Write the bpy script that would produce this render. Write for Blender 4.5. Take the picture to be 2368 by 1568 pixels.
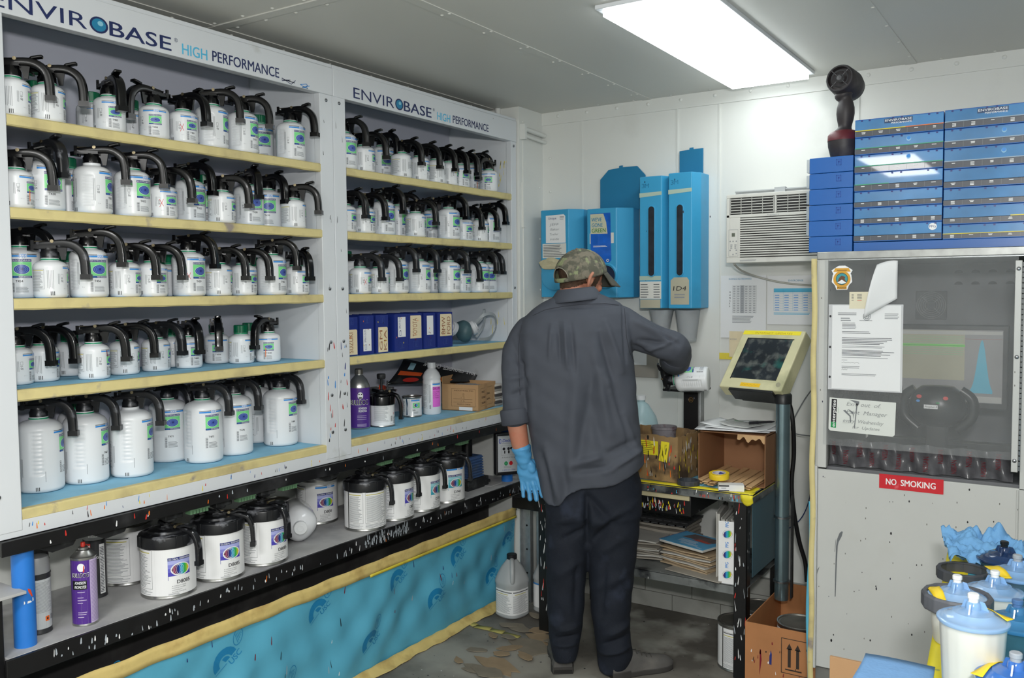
import bpy, bmesh, math, random
import numpy as np
from mathutils import Matrix, Vector
for o in list(bpy.data.objects): bpy.data.objects.remove(o)
C = bpy.context.scene.collection
PI = math.pi
def rad(a): return a*PI/180
# ------------------------------------------------------------------ camera
cam_data = bpy.data.cameras.new('camera'); cam = bpy.data.objects.new('camera', cam_data); C.objects.link(cam)
cam_data.sensor_width = 36; cam_data.lens = 36*2035/2368; cam_data.clip_start = .05
yaw, pitch, roll = rad(32.9), rad(-3.2), rad(.5)
fw = Vector((-math.sin(yaw)*math.cos(pitch), math.cos(yaw)*math.cos(pitch), math.sin(pitch)))
rt = Vector((math.cos(yaw), math.sin(yaw), 0)); up = rt.cross(fw)
rt2 = rt*math.cos(roll)-up*math.sin(roll); up2 = up*math.cos(roll)+rt*math.sin(roll)
m = Matrix.Identity(4)
for i in range(3): m[i][0], m[i][1], m[i][2] = rt2[i], up2[i], -fw[i]
m[2][3] = 1.55
cam.matrix_world = m
bpy.context.scene.camera = cam
cam_data.dof.use_dof = True; cam_data.dof.focus_distance = 3.2; cam_data.dof.aperture_fstop = 16
# ------------------------------------------------------------------ world, light, exposure
w = bpy.data.worlds.new('room_ambient'); bpy.context.scene.world = w; w.use_nodes = True
w.node_tree.nodes['Background'].inputs[0].default_value = (.75, .82, .9, 1); w.node_tree.nodes['Background'].inputs[1].default_value = .3
sc = bpy.context.scene
sc.view_settings.view_transform = 'Standard'; sc.view_settings.look = 'None'; sc.view_settings.gamma = 1
sc.view_settings.use_curve_mapping = False; sc.view_settings.exposure = -0.22
LAMP_STRENGTH = 6.9      # glow of the ceiling fixtures' diffusers
def area(name, loc, target, size, power, color=(1, 1, 1)):
    l = bpy.data.lights.new(name, 'AREA'); l.shape = 'RECTANGLE'; l.size, l.size_y = size; l.energy = power; l.color = color
    o = bpy.data.objects.new(name, l); C.objects.link(o); o.location = loc
    o.rotation_euler = (Vector(target)-Vector(loc)).to_track_quat('-Z', 'Y').to_euler(); return o
area('fill_behind', (.35, -.3, 2.40), (.35, -.3, 0), (.35, 1.2), 37, (1, 1, .98))  # added overhead fill behind the camera; an unseen area lamp without a fixture
area('fill_side', (-1.1, -.6, 2.40), (-1.1, -.6, 0), (.35, 1.2), 58, (1, 1, .98))  # added fill that lifts the left cabinets; unseen, no fixture body
area('camera_flash', (.12, -.05, 1.85), (-1.9, 2.4, 1.5), (.16, .10), 16, (1, .99, .97))
area('ceiling_fill', (.10, -.10, 1.85), (-.55, 1.1, 2.45), (.16, .10), 34, (1, .99, .97))  # added uplight, put in to brighten the ceiling from beside the camera
# ------------------------------------------------------------------ materials
def lin(c): return tuple((x/255/12.92 if x/255 <= .04045 else ((x/255+.055)/1.055)**2.4) for x in c)
MATS = {}
def M(name, rgb, rough=.5, metal=0, var=.05, scale=6, bump=0, bscale=60, trans=0, coat=0, emit=0, alpha=1, dots=(), dirt=None, dirt2=None, ior=1.45, spec=.5):
    if name in MATS: return MATS[name]
    mt = bpy.data.materials.new(name); mt.use_nodes = True; nt = mt.node_tree; N = nt.nodes; L = nt.links
    b = N['Principled BSDF']; col = lin(rgb); tc = N.new('ShaderNodeTexCoord'); out = tc.outputs['Object']
    cur = None
    nz = N.new('ShaderNodeTexNoise'); nz.inputs['Scale'].default_value = scale; nz.inputs['Detail'].default_value = 5
    L.new(out, nz.inputs['Vector'])
    mr = N.new('ShaderNodeMapRange'); mr.inputs[1].default_value = .3; mr.inputs[2].default_value = .7
    mr.inputs[3].default_value = 1-var; mr.inputs[4].default_value = 1+var; L.new(nz.outputs['Fac'], mr.inputs[0])
    vm = N.new('ShaderNodeVectorMath'); vm.operation = 'SCALE'; vm.inputs[0].default_value = col; L.new(mr.outputs[0], vm.inputs['Scale'])
    cur = vm.outputs[0]
    def mix(fac, c2):
        nonlocal cur
        mx = N.new('ShaderNodeMix'); mx.data_type = 'RGBA'; L.new(fac, mx.inputs[0]); L.new(cur, mx.inputs[6]); mx.inputs[7].default_value = (*lin(c2), 1); cur = mx.outputs[2]
    if dirt:
        dc, ds, lo, hi = dirt[:4]
        n2 = N.new('ShaderNodeTexNoise'); n2.inputs['Scale'].default_value = ds; n2.inputs['Detail'].default_value = 7; L.new(out, n2.inputs['Vector'])
        m2 = N.new('ShaderNodeMapRange'); m2.inputs[1].default_value = lo; m2.inputs[2].default_value = hi; L.new(n2.outputs['Fac'], m2.inputs[0]); mix(m2.outputs[0], dc)
    if dirt2:
        dc, ds, lo, hi = dirt2; mp = N.new('ShaderNodeMapping'); mp.inputs[1].default_value = (7.3, 2.1, 4.4); L.new(out, mp.inputs[0]); n2 = N.new('ShaderNodeTexNoise'); n2.inputs['Scale'].default_value = ds; n2.inputs['Detail'].default_value = 4; L.new(mp.outputs[0], n2.inputs['Vector'])
        m2 = N.new('ShaderNodeMapRange'); m2.inputs[1].default_value = lo; m2.inputs[2].default_value = hi; L.new(n2.outputs['Fac'], m2.inputs[0]); mix(m2.outputs[0], dc)
    for k, (dc, ds, thr, amt) in enumerate(dots):     # paint specks
        mp = N.new('ShaderNodeMapping'); mp.inputs[1].default_value = (k*3.7, k*1.3, k*5.1); mp.inputs[3].default_value = (1, 1, .45); L.new(out, mp.inputs[0])
        vo = N.new('ShaderNodeTexVoronoi'); vo.inputs['Scale'].default_value = ds; L.new(mp.outputs[0], vo.inputs['Vector'])
        lt = N.new('ShaderNodeMath'); lt.operation = 'LESS_THAN'; lt.inputs[1].default_value = thr; L.new(vo.outputs['Distance'], lt.inputs[0])
        sx = N.new('ShaderNodeSeparateColor'); L.new(vo.outputs['Color'], sx.inputs[0])
        g = N.new('ShaderNodeMath'); g.operation = 'LESS_THAN'; g.inputs[1].default_value = amt; L.new(sx.outputs[0], g.inputs[0])
        mu = N.new('ShaderNodeMath'); mu.operation = 'MULTIPLY'; L.new(lt.outputs[0], mu.inputs[0]); L.new(g.outputs[0], mu.inputs[1]); mix(mu.outputs[0], dc)
    L.new(cur, b.inputs['Base Color'])
    b.inputs['Roughness'].default_value = rough; b.inputs['Metallic'].default_value = metal; b.inputs['IOR'].default_value = ior
    b.inputs['Transmission Weight'].default_value = trans; b.inputs['Coat Weight'].default_value = coat; b.inputs['Alpha'].default_value = alpha
    b.inputs['Specular IOR Level'].default_value = spec
    if emit:
        L.new(cur, b.inputs['Emission Color']); b.inputs['Emission Strength'].default_value = emit
    if bump:
        nb = N.new('ShaderNodeTexNoise'); nb.inputs['Scale'].default_value = bscale; nb.inputs['Detail'].default_value = 4; L.new(out, nb.inputs['Vector'])
        bp = N.new('ShaderNodeBump'); bp.inputs['Strength'].default_value = bump; bp.inputs['Distance'].default_value = .004; L.new(nb.outputs['Fac'], bp.inputs['Height']); L.new(bp.outputs[0], b.inputs['Normal'])
    MATS[name] = mt; return mt
WSP = [((60, 62, 66), 9, .035, .35), ((30, 32, 50), 16, .04, .12)]
wallm = M('white_wall_paint', (222, 224, 220), .38, var=.03, scale=1.5, bump=.08, bscale=25, dots=WSP, dirt=((196, 196, 190), 3, .62, .95))
ceilm = M('ceiling_paint', (206, 206, 200), .42, var=.03, scale=1)
white_metal = M('white_powder_coat', (214, 218, 222), .3, var=.02, scale=3, dirt=((180, 182, 176), 6, .66, .8), dots=[((40, 44, 60), 14, .05, .1)])
white_back = M('cabinet_back_panel', (188, 190, 202), .45, var=.03, scale=2)
tape_cream = M('cream_masking_tape', (214, 200, 142), .6, var=.08, scale=9, dirt=((184, 170, 124), 9, .5, .7), dirt2=((150, 140, 132), 13, .64, .74), dots=[((120, 60, 80), 12, .09, .05)])
mat_blue = M('blue_shelf_liner', (140, 196, 224), .8, var=.07, scale=18)
bottle_w = M('white_bottle_plastic', (226, 229, 232), .32, var=.015, scale=4, coat=.1)
blackp = M('black_lid_plastic', (8, 8, 10), .24, var=.2, scale=30, coat=.12, spec=.4, dirt=((34, 34, 38), 22, .66, .85))
blackr = M('black_worn_plastic', (30, 31, 33), .4, var=.2, scale=30)
blackdirty = M('black_paint_crusted_plastic', (24, 25, 28), .35, var=.2, scale=30, dirt=((104, 106, 112), 30, .58, .68))
greencap = M('green_cap_plastic', (8, 98, 66), .3, var=.08)
ring_g = M('green_ring', (28, 140, 98), .35)
c_blue = M('label_blue', (54, 142, 222), .35); c_navy = M('label_navy', (38, 50, 120), .35)
c_green = M('label_green', (126, 222, 144), .35); c_black = M('ink_black', (24, 24, 30), .5); c_gray = M('ink_gray', (142, 146, 150), .5)
c_dkgray = M('ink_dark_gray', (84, 88, 94), .5); c_ell = M('ripple_blue', (58, 84, 168), .35); c_ell2 = M('ripple_light', (120, 146, 208), .35)
c_white = M('label_white', (238, 239, 240), .4); c_red = M('ink_red', (206, 52, 44), .5); c_orange = M('ink_orange', (238, 122, 40), .5)
c_yellow = M('ink_yellow', (236, 216, 40), .5); c_lblue = M('logo_light_blue', (84, 184, 222), .4); c_logo = M('logo_navy', (34, 46, 92), .4)
c_teal = M('logo_teal', (40, 130, 170), .3); c_pink = M('label_pink', (226, 110, 214), .4); c_purple = M('label_purple', (84, 48, 140), .35)
steel = M('steel', (150, 152, 156), .3, 1, var=.1, scale=20); chrome = M('bright_tin', (190, 190, 192), .2, 1, var=.05)
galv = M('galvanised_steel', (176, 180, 182), .45, .8, var=.12, scale=40)
crusted = M('paint_crusted_lid', (28, 29, 32), .35, var=.2, scale=30, dirt=((132, 134, 140), 16, .56, .66), dots=[((186, 188, 194), 40, .1, .2)])
# ------------------------------------------------------------------ mesh helpers
class MB:
    def __init__(s): s.v = []; s.f = []; s.m = []
    def add(s, vs, fs, mi=0, T=None):
        n = len(s.v)
        if T is not None: vs = [tuple(T @ Vector(v)) for v in vs]
        s.v += [tuple(v) for v in vs]; s.f += [tuple(i+n for i in f) for f in fs]; s.m += [mi]*len(fs); return s
    def box(s, x0, x1, y0, y1, z0, z1, mi=0, T=None):
        vs = [(x, y, z) for z in (z0, z1) for y in (y0, y1) for x in (x0, x1)]
        return s.add(vs, [(0, 2, 3, 1), (4, 5, 7, 6), (0, 1, 5, 4), (2, 6, 7, 3), (0, 4, 6, 2), (1, 3, 7, 5)], mi, T)
    def lathe(s, prof, seg=32, T=None, mi=0, rfun=None, cap=True):
        vs = []; fs = []
        for (r, z) in prof:
            for k in range(seg):
                a = 2*PI*k/seg; q = r*(rfun(a) if rfun else 1); vs.append((q*math.cos(a), q*math.sin(a), z))
        for j in range(len(prof)-1):
            for k in range(seg):
                k2 = (k+1) % seg; fs.append((j*seg+k, j*seg+k2, (j+1)*seg+k2, (j+1)*seg+k))
        if cap:
            if prof[0][0] > 1e-5: fs.append(tuple(reversed(range(seg))))
            if prof[-1][0] > 1e-5: fs.append(tuple(range((len(prof)-1)*seg, len(prof)*seg)))
        return s.add(vs, fs, mi, T)
    def cyl(s, p0, p1, r, seg=16, mi=0, r2=None):
        return s.tube([p0, p1], [r, r if r2 is None else r2], seg, mi)
    def tube(s, pts, r, seg=8, mi=0, sec=None, binorm=None):
        pts = [Vector(p) for p in pts]; n = len(pts)
        rs = r if isinstance(r, (list, tuple)) else [r]*n
        vs = []; fs = []; prev = None
        for i, p in enumerate(pts):
            t = (pts[min(i+1, n-1)]-pts[max(i-1, 0)]).normalized()
            if binorm is not None: b = Vector(binorm); b = (b-t*b.dot(t)).normalized()
            else:
                if prev is None: prev = t.orthogonal().normalized()
                b = (prev-t*prev.dot(t)).normalized(); prev = b
            nn = t.cross(b)
            section = sec if sec else [(math.cos(2*PI*k/seg), math.sin(2*PI*k/seg)) for k in range(seg)]
            for (a, c) in section: vs.append(tuple(p+b*a*rs[i]+nn*c*rs[i]))
        k_ = len(sec) if sec else seg
        for i in range(n-1):
            for k in range(k_): k2 = (k+1) % k_; fs.append((i*k_+k, i*k_+k2, (i+1)*k_+k2, (i+1)*k_+k))
        fs.append(tuple(reversed(range(k_)))); fs.append(tuple(range((n-1)*k_, n*k_)))
        return s.add(vs, fs, mi)
    def prism(s, poly, z0, z1, mi=0, T=None):
        n = len(poly); vs = [(x, y, z0) for x, y in poly]+[(x, y, z1) for x, y in poly]
        fs = [tuple(reversed(range(n))), tuple(range(n, 2*n))]+[(i, (i+1) % n, n+(i+1) % n, n+i) for i in range(n)]
        return s.add(vs, fs, mi, T)
    def grid(s, fn, nu, nv, mi=0, T=None):
        vs = [fn(i/nu, j/nv) for j in range(nv+1) for i in range(nu+1)]
        fs = [(j*(nu+1)+i, j*(nu+1)+i+1, (j+1)*(nu+1)+i+1, (j+1)*(nu+1)+i) for j in range(nv) for i in range(nu)]
        return s.add(vs, fs, mi, T)
    def mesh(s, name, mats, smooth=35):
        me = bpy.data.meshes.new(name); me.from_pydata(s.v, [], s.f)
        mats = mats if isinstance(mats, (list, tuple)) else [mats]
        for mm in mats: me.materials.append(mm)
        me.polygons.foreach_set('material_index', s.m)
        if smooth:
            me.polygons.foreach_set('use_smooth', [True]*len(me.polygons)); me.update(); me.set_sharp_from_angle(angle=rad(smooth))
        me.update(); return me
    def build(s, name, mats, parent=None, smooth=35, bevel=0, solid=0, sub=0, loc=None, rotz=0):
        return put(name, s.mesh(name, mats, smooth), parent, bevel, solid, sub, loc, rotz)
def put(name, me, parent=None, bevel=0, solid=0, sub=0, loc=None, rotz=0):
    o = bpy.data.objects.new(name, me); C.objects.link(o)
    if parent is not None: o.parent = parent
    if loc is not None: o.location = loc
    if rotz: o.rotation_euler = (0, 0, rotz)
    if solid: md = o.modifiers.new('thickness', 'SOLIDIFY'); md.thickness = solid; md.offset = 0
    if sub: md = o.modifiers.new('smooth', 'SUBSURF'); md.levels = md.render_levels = sub
    if bevel: md = o.modifiers.new('bevel', 'BEVEL'); md.width = bevel; md.segments = 2; md.limit_method = 'ANGLE'; md.angle_limit = rad(40)
    return o
def empty(name, loc, rotz=0):
    o = bpy.data.objects.new(name, None); C.objects.link(o); o.location = loc; o.rotation_euler = (0, 0, rotz); o.empty_display_size = .05; return o
def tag(o, label, cat, group=None, kind=None):
    o['label'] = label; o['category'] = cat
    if group: o['group'] = group
    if kind: o['kind'] = kind
    return o
def struct(o): o['kind'] = 'structure'; return o
def RZ(a, loc=(0, 0, 0)): return Matrix.Translation(loc) @ Matrix.Rotation(a, 4, 'Z')
def XF(loc=(0, 0, 0), rx=0, ry=0, rz=0): return Matrix.Translation(loc) @ Matrix.Rotation(rad(rz), 4, 'Z') @ Matrix.Rotation(rad(ry), 4, 'Y') @ Matrix.Rotation(rad(rx), 4, 'X')
# lettering: outlines of the built-in typeface turned into flat polygons
_gl = {}
def glyphs(txt, bold=0):
    k = (txt, bold)
    if k not in _gl:
        cu = bpy.data.curves.new('lettering', 'FONT'); cu.body = txt; cu.offset = bold; cu.resolution_u = 3; cu.space_character = 1.0+bold*2
        ob = bpy.data.objects.new('lettering', cu); C.objects.link(ob)
        me = bpy.data.meshes.new_from_object(ob)
        vs = [(v.co.x, v.co.y) for v in me.vertices]; fs = [tuple(p.vertices) for p in me.polygons]
        bpy.data.meshes.remove(me); bpy.data.objects.remove(ob); bpy.data.curves.remove(cu)
        x0 = min(v[0] for v in vs); x1 = max(v[0] for v in vs); y0 = 0
        _gl[k] = ([(x-x0, y) for x, y in vs], fs, x1-x0)
    return _gl[k]
CAP = .70     # cap height of the typeface at size 1
class Decal:
    """flat printed shapes laid on a surface; mp(u, v, h) gives the point h above the surface"""
    def __init__(s, mp, mats, step=.006): s.mp = mp; s.mats = mats; s.b = MB(); s.step = step
    def mi(s, m):
        if m not in s.mats: s.mats.append(m)
        return s.mats.index(m)
    def raw(s, vs, fs, m, layer): s.b.add([s.mp(u, v, .0003+.00025*layer) for u, v in vs], fs, s.mi(m))
    def rect(s, u0, v0, u1, v1, m, layer=0):
        nu = max(1, int(abs(u1-u0)/s.step+.99)); nv = max(1, int(abs(v1-v0)/s.step/3+.99))
        vs = [(u0+(u1-u0)*i/nu, v0+(v1-v0)*j/nv) for j in range(nv+1) for i in range(nu+1)]
        s.raw(vs, [(j*(nu+1)+i, j*(nu+1)+i+1, (j+1)*(nu+1)+i+1, (j+1)*(nu+1)+i) for j in range(nv) for i in range(nu)], m, layer)
    def frame(s, u0, v0, u1, v1, t, m, layer=0):
        s.rect(u0, v0, u1, v0+t, m, layer); s.rect(u0, v1-t, u1, v1, m, layer); s.rect(u0, v0, u0+t, v1, m, layer); s.rect(u1-t, v0, u1, v1, m, layer)
    def ell(s, u, v, a, b, m, layer=0, hole=0, n=24, rot=0):
        K = 3 if not hole else 1; vs = []; fs = []; c, sn = math.cos(rot), math.sin(rot)
        for j in range(K+1):
            q = hole+(1-hole)*j/K
            for i in range(n):
                t = 2*PI*i/n; x, y = a*q*math.cos(t), b*q*math.sin(t); vs.append((u+x*c-y*sn, v+x*sn+y*c))
        for j in range(K):
            for i in range(n): i2 = (i+1) % n; fs.append((j*n+i, (j+1)*n+i, (j+1)*n+i2, j*n+i2))
        s.raw(vs, fs, m, layer)
    def poly(s, pts, m, layer=0): s.raw(pts, [tuple(range(len(pts)))], m, layer)
    def line(s, pts, w, m, layer=0):
        for (a, b) in zip(pts[:-1], pts[1:]):
            d = Vector((b[0]-a[0], b[1]-a[1])); 
            if d.length < 1e-6: continue
            d.normalize(); n = Vector((-d.y, d.x))*w/2; e = d*w*.3
            s.poly([(a[0]-e.x-n.x, a[1]-e.y-n.y), (b[0]+e.x-n.x, b[1]+e.y-n.y), (b[0]+e.x+n.x, b[1]+e.y+n.y), (a[0]-e.x+n.x, a[1]-e.y+n.y)], m, layer)
    def text(s, t, u, v, h, m, width=None, layer=1, align='l', bold=0, rot=0, slant=0, flip=False):
        if not t.strip(): return
        vs, fs, wd = glyphs(t, 0); k = h/CAP; kx = k if width is None else width/wd
        if bold:      # heavier strokes: the same outline printed three times, slightly shifted
            e_ = bold*.55*min(k, kx*1.2); c, sn = math.cos(rot), math.sin(rot)
            for q_, (dx, dy) in enumerate(((-e_, -e_*.4), (e_, e_*.4), (e_, -e_*.4), (-e_, e_*.4))): s.text(t, u+dx*c-dy*sn, v+dx*sn+dy*c, h, m, width, layer-.45+.3*q_, align, 0, rot, slant)
        ox = {'l': 0, 'c': -wd*kx/2, 'r': -wd*kx}[align]; c, sn = math.cos(rot), math.sin(rot); res = []
        for x, y in vs:
            X, Y = x*kx+ox+y*k*slant, y*k; res.append((u+X*c-Y*sn, v+X*sn+Y*c))
        s.raw(res, fs, m, layer)
    def lines(s, u0, v0, u1, v1, n, m, layer=1, seed=0, fill=.45, vert=False):
        rr = random.Random(seed)
        for i in range(n):
            if vert:
                du = (u1-u0)/n; a = u0+du*(i+.25); s.rect(a, v0+(v1-v0)*rr.uniform(0, .25), a+du*fill, v1, m, layer)
            else:
                dv = (v1-v0)/n; a = v1-dv*(i+.75); e = u0+(u1-u0)*rr.uniform(.72, 1); s.rect(u0, a, e, a+dv*fill, m, layer)
    def barcode(s, u0, v0, u1, v1, m, layer=1, seed=1, n=12):
        rr = random.Random(seed); v = v0
        while v < v1: t = (v1-v0)/n*rr.uniform(.3, .8); s.rect(u0, v, u1, min(v+t, v1), m, layer); v += t*1.9
    def build(s, name, parent=None): return s.b.build(name, s.mats, parent, smooth=0)
    def mesh(s, name): return s.b.mesh(name, s.mats, 0)
def cylmap(rf, z0=0, cx=0, cy=0):
    def f(u, v, h):
        r0 = rf(0) if callable(rf) else rf
        a = u/r0; r = (rf(a) if callable(rf) else rf)+h; return (cx+r*math.cos(a), cy+r*math.sin(a), z0+v)
    return f
def planemap(o, ud, vd):
    o = Vector(o); ud = Vector(ud).normalized(); vd = Vector(vd).normalized(); n = ud.cross(vd)
    return lambda u, v, h: tuple(o+ud*u+vd*v+n*h)
def paint_runs(D, n, u0, u1, v0, v1, cols, seed=0, wmin=.0012, wmax=.003, lmin=.004, lmax=.03):
    rr = random.Random(seed)
    for _ in range(n):
        u = rr.uniform(u0, u1); v = rr.uniform(v0, v1); l = rr.uniform(lmin, lmax); w_ = rr.uniform(wmin, wmax); sl = rr.uniform(-.14, .14)
        m_ = cols[rr.randrange(len(cols))]
        D.poly([(u-w_*.2, v), (u+w_, v+l*.15), (u+w_*.8+sl*l, v+l*.8), (u+sl*l, v+l), (u-w_*.6+sl*l*.7, v+l*.7), (u-w_, v+l*.2)], m_, 1)
def at(px, py, **k):
    """the point of the plane x=, y= or z= seen at this place of the photograph (2368 x 1568)"""
    d = fw+rt2*((px-1184)/2035)-up2*((py-784)/2035); c = Vector((0, 0, 1.55))
    for a, w_ in k.items(): i = 'xyz'.index(a); return c+d*((w_-c[i])/d[i])
# ------------------------------------------------------------------ data
# cabinet, shelf, size, x, y, label heading, handle heading, lid, row, code, marks
BOTTLES = [
  (1,1,'S',-2.418,1.283,54.0,52.0,'d','f','',''),
  (1,1,'S',-2.418,1.38,54.3,48.3,'d','f','',''),
  (1,1,'S',-2.538,1.412,10.9,-29.1,'c','b','',''),
  (1,1,'S',-2.538,1.584,-2.0,-32.0,'c','b','',''),
  (1,1,'S',-2.418,1.565,-11.9,-12.9,'d','f','T403',''),
  (1,1,'S',-2.538,1.714,26.0,-34.0,'c','b','',''),
  (1,1,'S',-2.418,1.713,-30.3,-83.3,'d','f','T404',''),
  (1,1,'S',-2.418,1.819,1.1,11.1,'d','f','T405','X'),
  (1,1,'L',-2.425,1.935,33.4,37.4,'d','f','',''),
  (1,1,'L',-2.425,2.062,17.6,35.6,'d','f','T411',''),
  (1,1,'L',-2.545,2.24,-21.3,-41.3,'c','b','',''),
  (1,1,'L',-2.626,2.3085,19.8,-42.2,'c','b','',''),
  (1,1,'L',-2.425,2.281,-1.2,22.8,'d','f','T413',''),
  (1,2,'S',-2.418,1.283,32.0,48.0,'d','f','','o'),
  (1,2,'S',-2.545,1.3788,31.6,-28.4,'c','b','',''),
  (1,2,'L',-2.446,1.378,-1.4,0.6,'d','f','T430','w'),
  (1,2,'L',-2.545,1.503,9.4,-30.6,'c','b','',''),
  (1,2,'L',-2.425,1.508,37.1,44.1,'d','f','T431','w'),
  (1,2,'L',-2.425,1.636,8.0,42.0,'d','f','T432',''),
  (1,2,'S',-2.418,1.734,4.4,34.4,'d','f','T433','X'),
  (1,2,'L',-2.485,1.884,6.8,13.8,'d','f','T435',''),
  (1,2,'L',-2.545,1.994,-8.1,-38.1,'c','b','',''),
  (1,2,'S',-2.418,1.96,31.0,33.0,'d','f','',''),
  (1,2,'L',-2.455,2.105,-8.6,-18.6,'d','f','T438',''),
  (1,2,'L',-2.508,2.2387,-36.7,0.3,'d','f','T439',''),
  (1,2,'S',-2.568,2.316,-12.4,-42.4,'c','b','',''),
  (1,2,'S',-2.418,2.28,51.7,30.7,'d','f','',''),
  (1,3,'L',-2.5125,1.3385,-26.0,28.0,'d','f','T454',''),
  (1,3,'S',-2.587,1.4016,21.5,-28.5,'c','b','',''),
  (1,3,'S',-2.418,1.369,62.5,44.5,'d','f','',''),
  (1,3,'S',-2.538,1.48,19.7,-30.3,'c','b','',''),
  (1,3,'L',-2.425,1.487,1.5,42.5,'d','f','T456',''),
  (1,3,'S',-2.418,1.597,32.6,38.6,'d','f','T457',''),
  (1,3,'S',-2.418,1.69,5.1,35.1,'d','f','T458',''),
  (1,3,'S',-2.538,1.823,14.3,-35.7,'c','b','',''),
  (1,3,'L',-2.425,1.828,7.0,23.0,'d','f','T459','XW'),
  (1,3,'S',-2.418,1.939,47.3,31.3,'d','f','',''),
  (1,3,'S',-2.418,2.044,19.8,29.8,'d','f','T460','x'),
  (1,3,'S',-2.538,2.182,9.3,-40.7,'c','b','',''),
  (1,3,'L',-2.425,2.175,14.1,30.1,'d','f','T462',''),
  (1,3,'S',-2.418,2.288,8.6,-13.4,'d','f','T463',''),
  (1,4,'S',-2.526,1.322,42.4,42.4,'d','f','',''),
  (1,4,'S',-2.549,1.4104,49.0,35.0,'d','f','',''),
  (1,4,'S',-2.645,1.55,29.6,-30.4,'c','b','',''),
  (1,4,'S',-2.475,1.524,43.4,40.4,'d','f','T46','r'),
  (1,4,'S',-2.529,1.659,54.7,40.7,'d','f','','s'),
  (1,4,'S',-2.543,1.782,45.0,25.0,'d','f','',''),
  (1,4,'S',-2.633,1.913,14.0,-36.0,'c','b','',''),
  (1,4,'S',-2.541,1.906,-2.9,-14.9,'d','f','T4005',''),
  (1,4,'S',-2.687,2.1365,11.9,-38.1,'c','b','',''),
  (1,4,'S',-2.6135,2.0815,-35.5,-34.5,'d','f','T4006',''),
  (1,4,'S',-2.687,2.292,9.5,-40.5,'c','b','',''),
  (1,4,'S',-2.532,2.122,26.0,-40.0,'c','f','',''),
  (1,4,'S',-2.503,2.221,-39.6,-71.6,'d','f','T4040','ol'),
  (1,5,'X',-2.668,1.587,30.0,-30.0,'c','b','',''),
  (1,5,'X',-2.558,1.397,47.4,45.4,'d','f','',''),
  (1,5,'X',-2.55,1.534,35.0,39.0,'d','f','T467',''),
  (1,5,'X',-2.518,1.667,36.5,36.5,'d','f','','w'),
  (1,5,'X',-2.6296,1.8826,-23.6,14.4,'d','f','T471',''),
  (1,5,'X',-2.668,2.078,2.1,-37.9,'c','b','',''),
  (1,5,'X',-2.511,1.933,-7.6,30.4,'d','f','T473',''),
  (1,5,'X',-2.532,2.082,-9.4,26.6,'d','f','T478',''),
  (1,5,'X',-2.661,2.2969999999999997,83.8,0.8,'d','f','',''),
  (1,5,'X',-2.531,2.297,9.8,13.8,'d','f','T480',''),
  (2,1,'L',-2.425,2.554,-6.5,23.5,'d','f','',''),
  (2,1,'S',-2.418,2.662,24.3,22.3,'d','f','','b'),
  (2,1,'S',-2.538,2.741,2.8,-47.2,'c','b','',''),
  (2,1,'L',-2.5174,2.886,-23.9,-6.9,'d','f','T420','b'),
  (2,1,'S',-2.418,2.891,57.9,15.9,'d','f','',''),
  (2,1,'S',-2.418,3.013,20.7,18.7,'d','f','',''),
  (2,1,'S',-2.418,3.129,67.7,13.7,'d','f','',''),
  (2,1,'S',-2.418,3.224,26.9,8.9,'d','f','','y'),
  (2,1,'S',-2.4228,3.3164,-13.9,6.1,'d','f','T426',''),
  (2,1,'L',-2.5156,3.5536,-22.7,21.3,'d','f','T427','o'),
  (2,1,'S',-2.418,3.54,-55.7,-85.7,'d','f','T428',''),
  (2,2,'S',-2.418,2.546,13.5,13.5,'d','f','',''),
  (2,2,'S',-2.418,2.656,12.3,18.3,'d','f','T442','s'),
  (2,2,'L',-2.445,2.799,-6.9,17.1,'d','f','T443',''),
  (2,2,'L',-2.5166,2.9866,-4.9,28.1,'d','f','T446',''),
  (2,2,'S',-2.418,2.981,34.1,19.1,'d','f','',''),
  (2,2,'L',-2.53,3.2394,-52.0,26.0,'d','f','T447',''),
  (2,2,'L',-2.425,3.226,-1.1,6.9,'d','f','T448',''),
  (2,2,'S',-2.438,3.36,-12.0,12.0,'d','f','T449',''),
  (2,2,'S',-2.418,3.462,28.9,10.9,'d','f','',''),
  (2,2,'L',-2.455,3.599,-5.7,4.3,'d','f','',''),
  (2,3,'L',-2.5146,2.6458,53.5,13.5,'c','f','',''),
  (2,3,'S',-2.418,2.627,22.6,18.6,'d','f','','X'),
  (2,3,'S',-2.538,2.76,-7.4,-47.4,'c','b','',''),
  (2,3,'S',-2.418,2.738,41.5,17.5,'d','f','',''),
  (2,3,'L',-2.425,2.855,8.3,16.3,'d','f','',''),
  (2,3,'S',-2.538,2.921,-9.0,-49.0,'c','b','',''),
  (2,3,'L',-2.425,3.005,14.9,8.9,'d','f','',''),
  (2,3,'L',-2.53,3.2398,-17.0,26.0,'d','f','T47',''),
  (2,3,'L',-2.425,3.224,-1.0,13.0,'d','f','',''),
  (2,3,'S',-2.458,3.368,-3.9,12.1,'d','f','',''),
  (2,3,'L',-2.425,3.461,-7.0,11.0,'d','f','',''),
  (2,3,'L',-2.475,3.599,-25.5,4.5,'d','f','',''),
]
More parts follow.
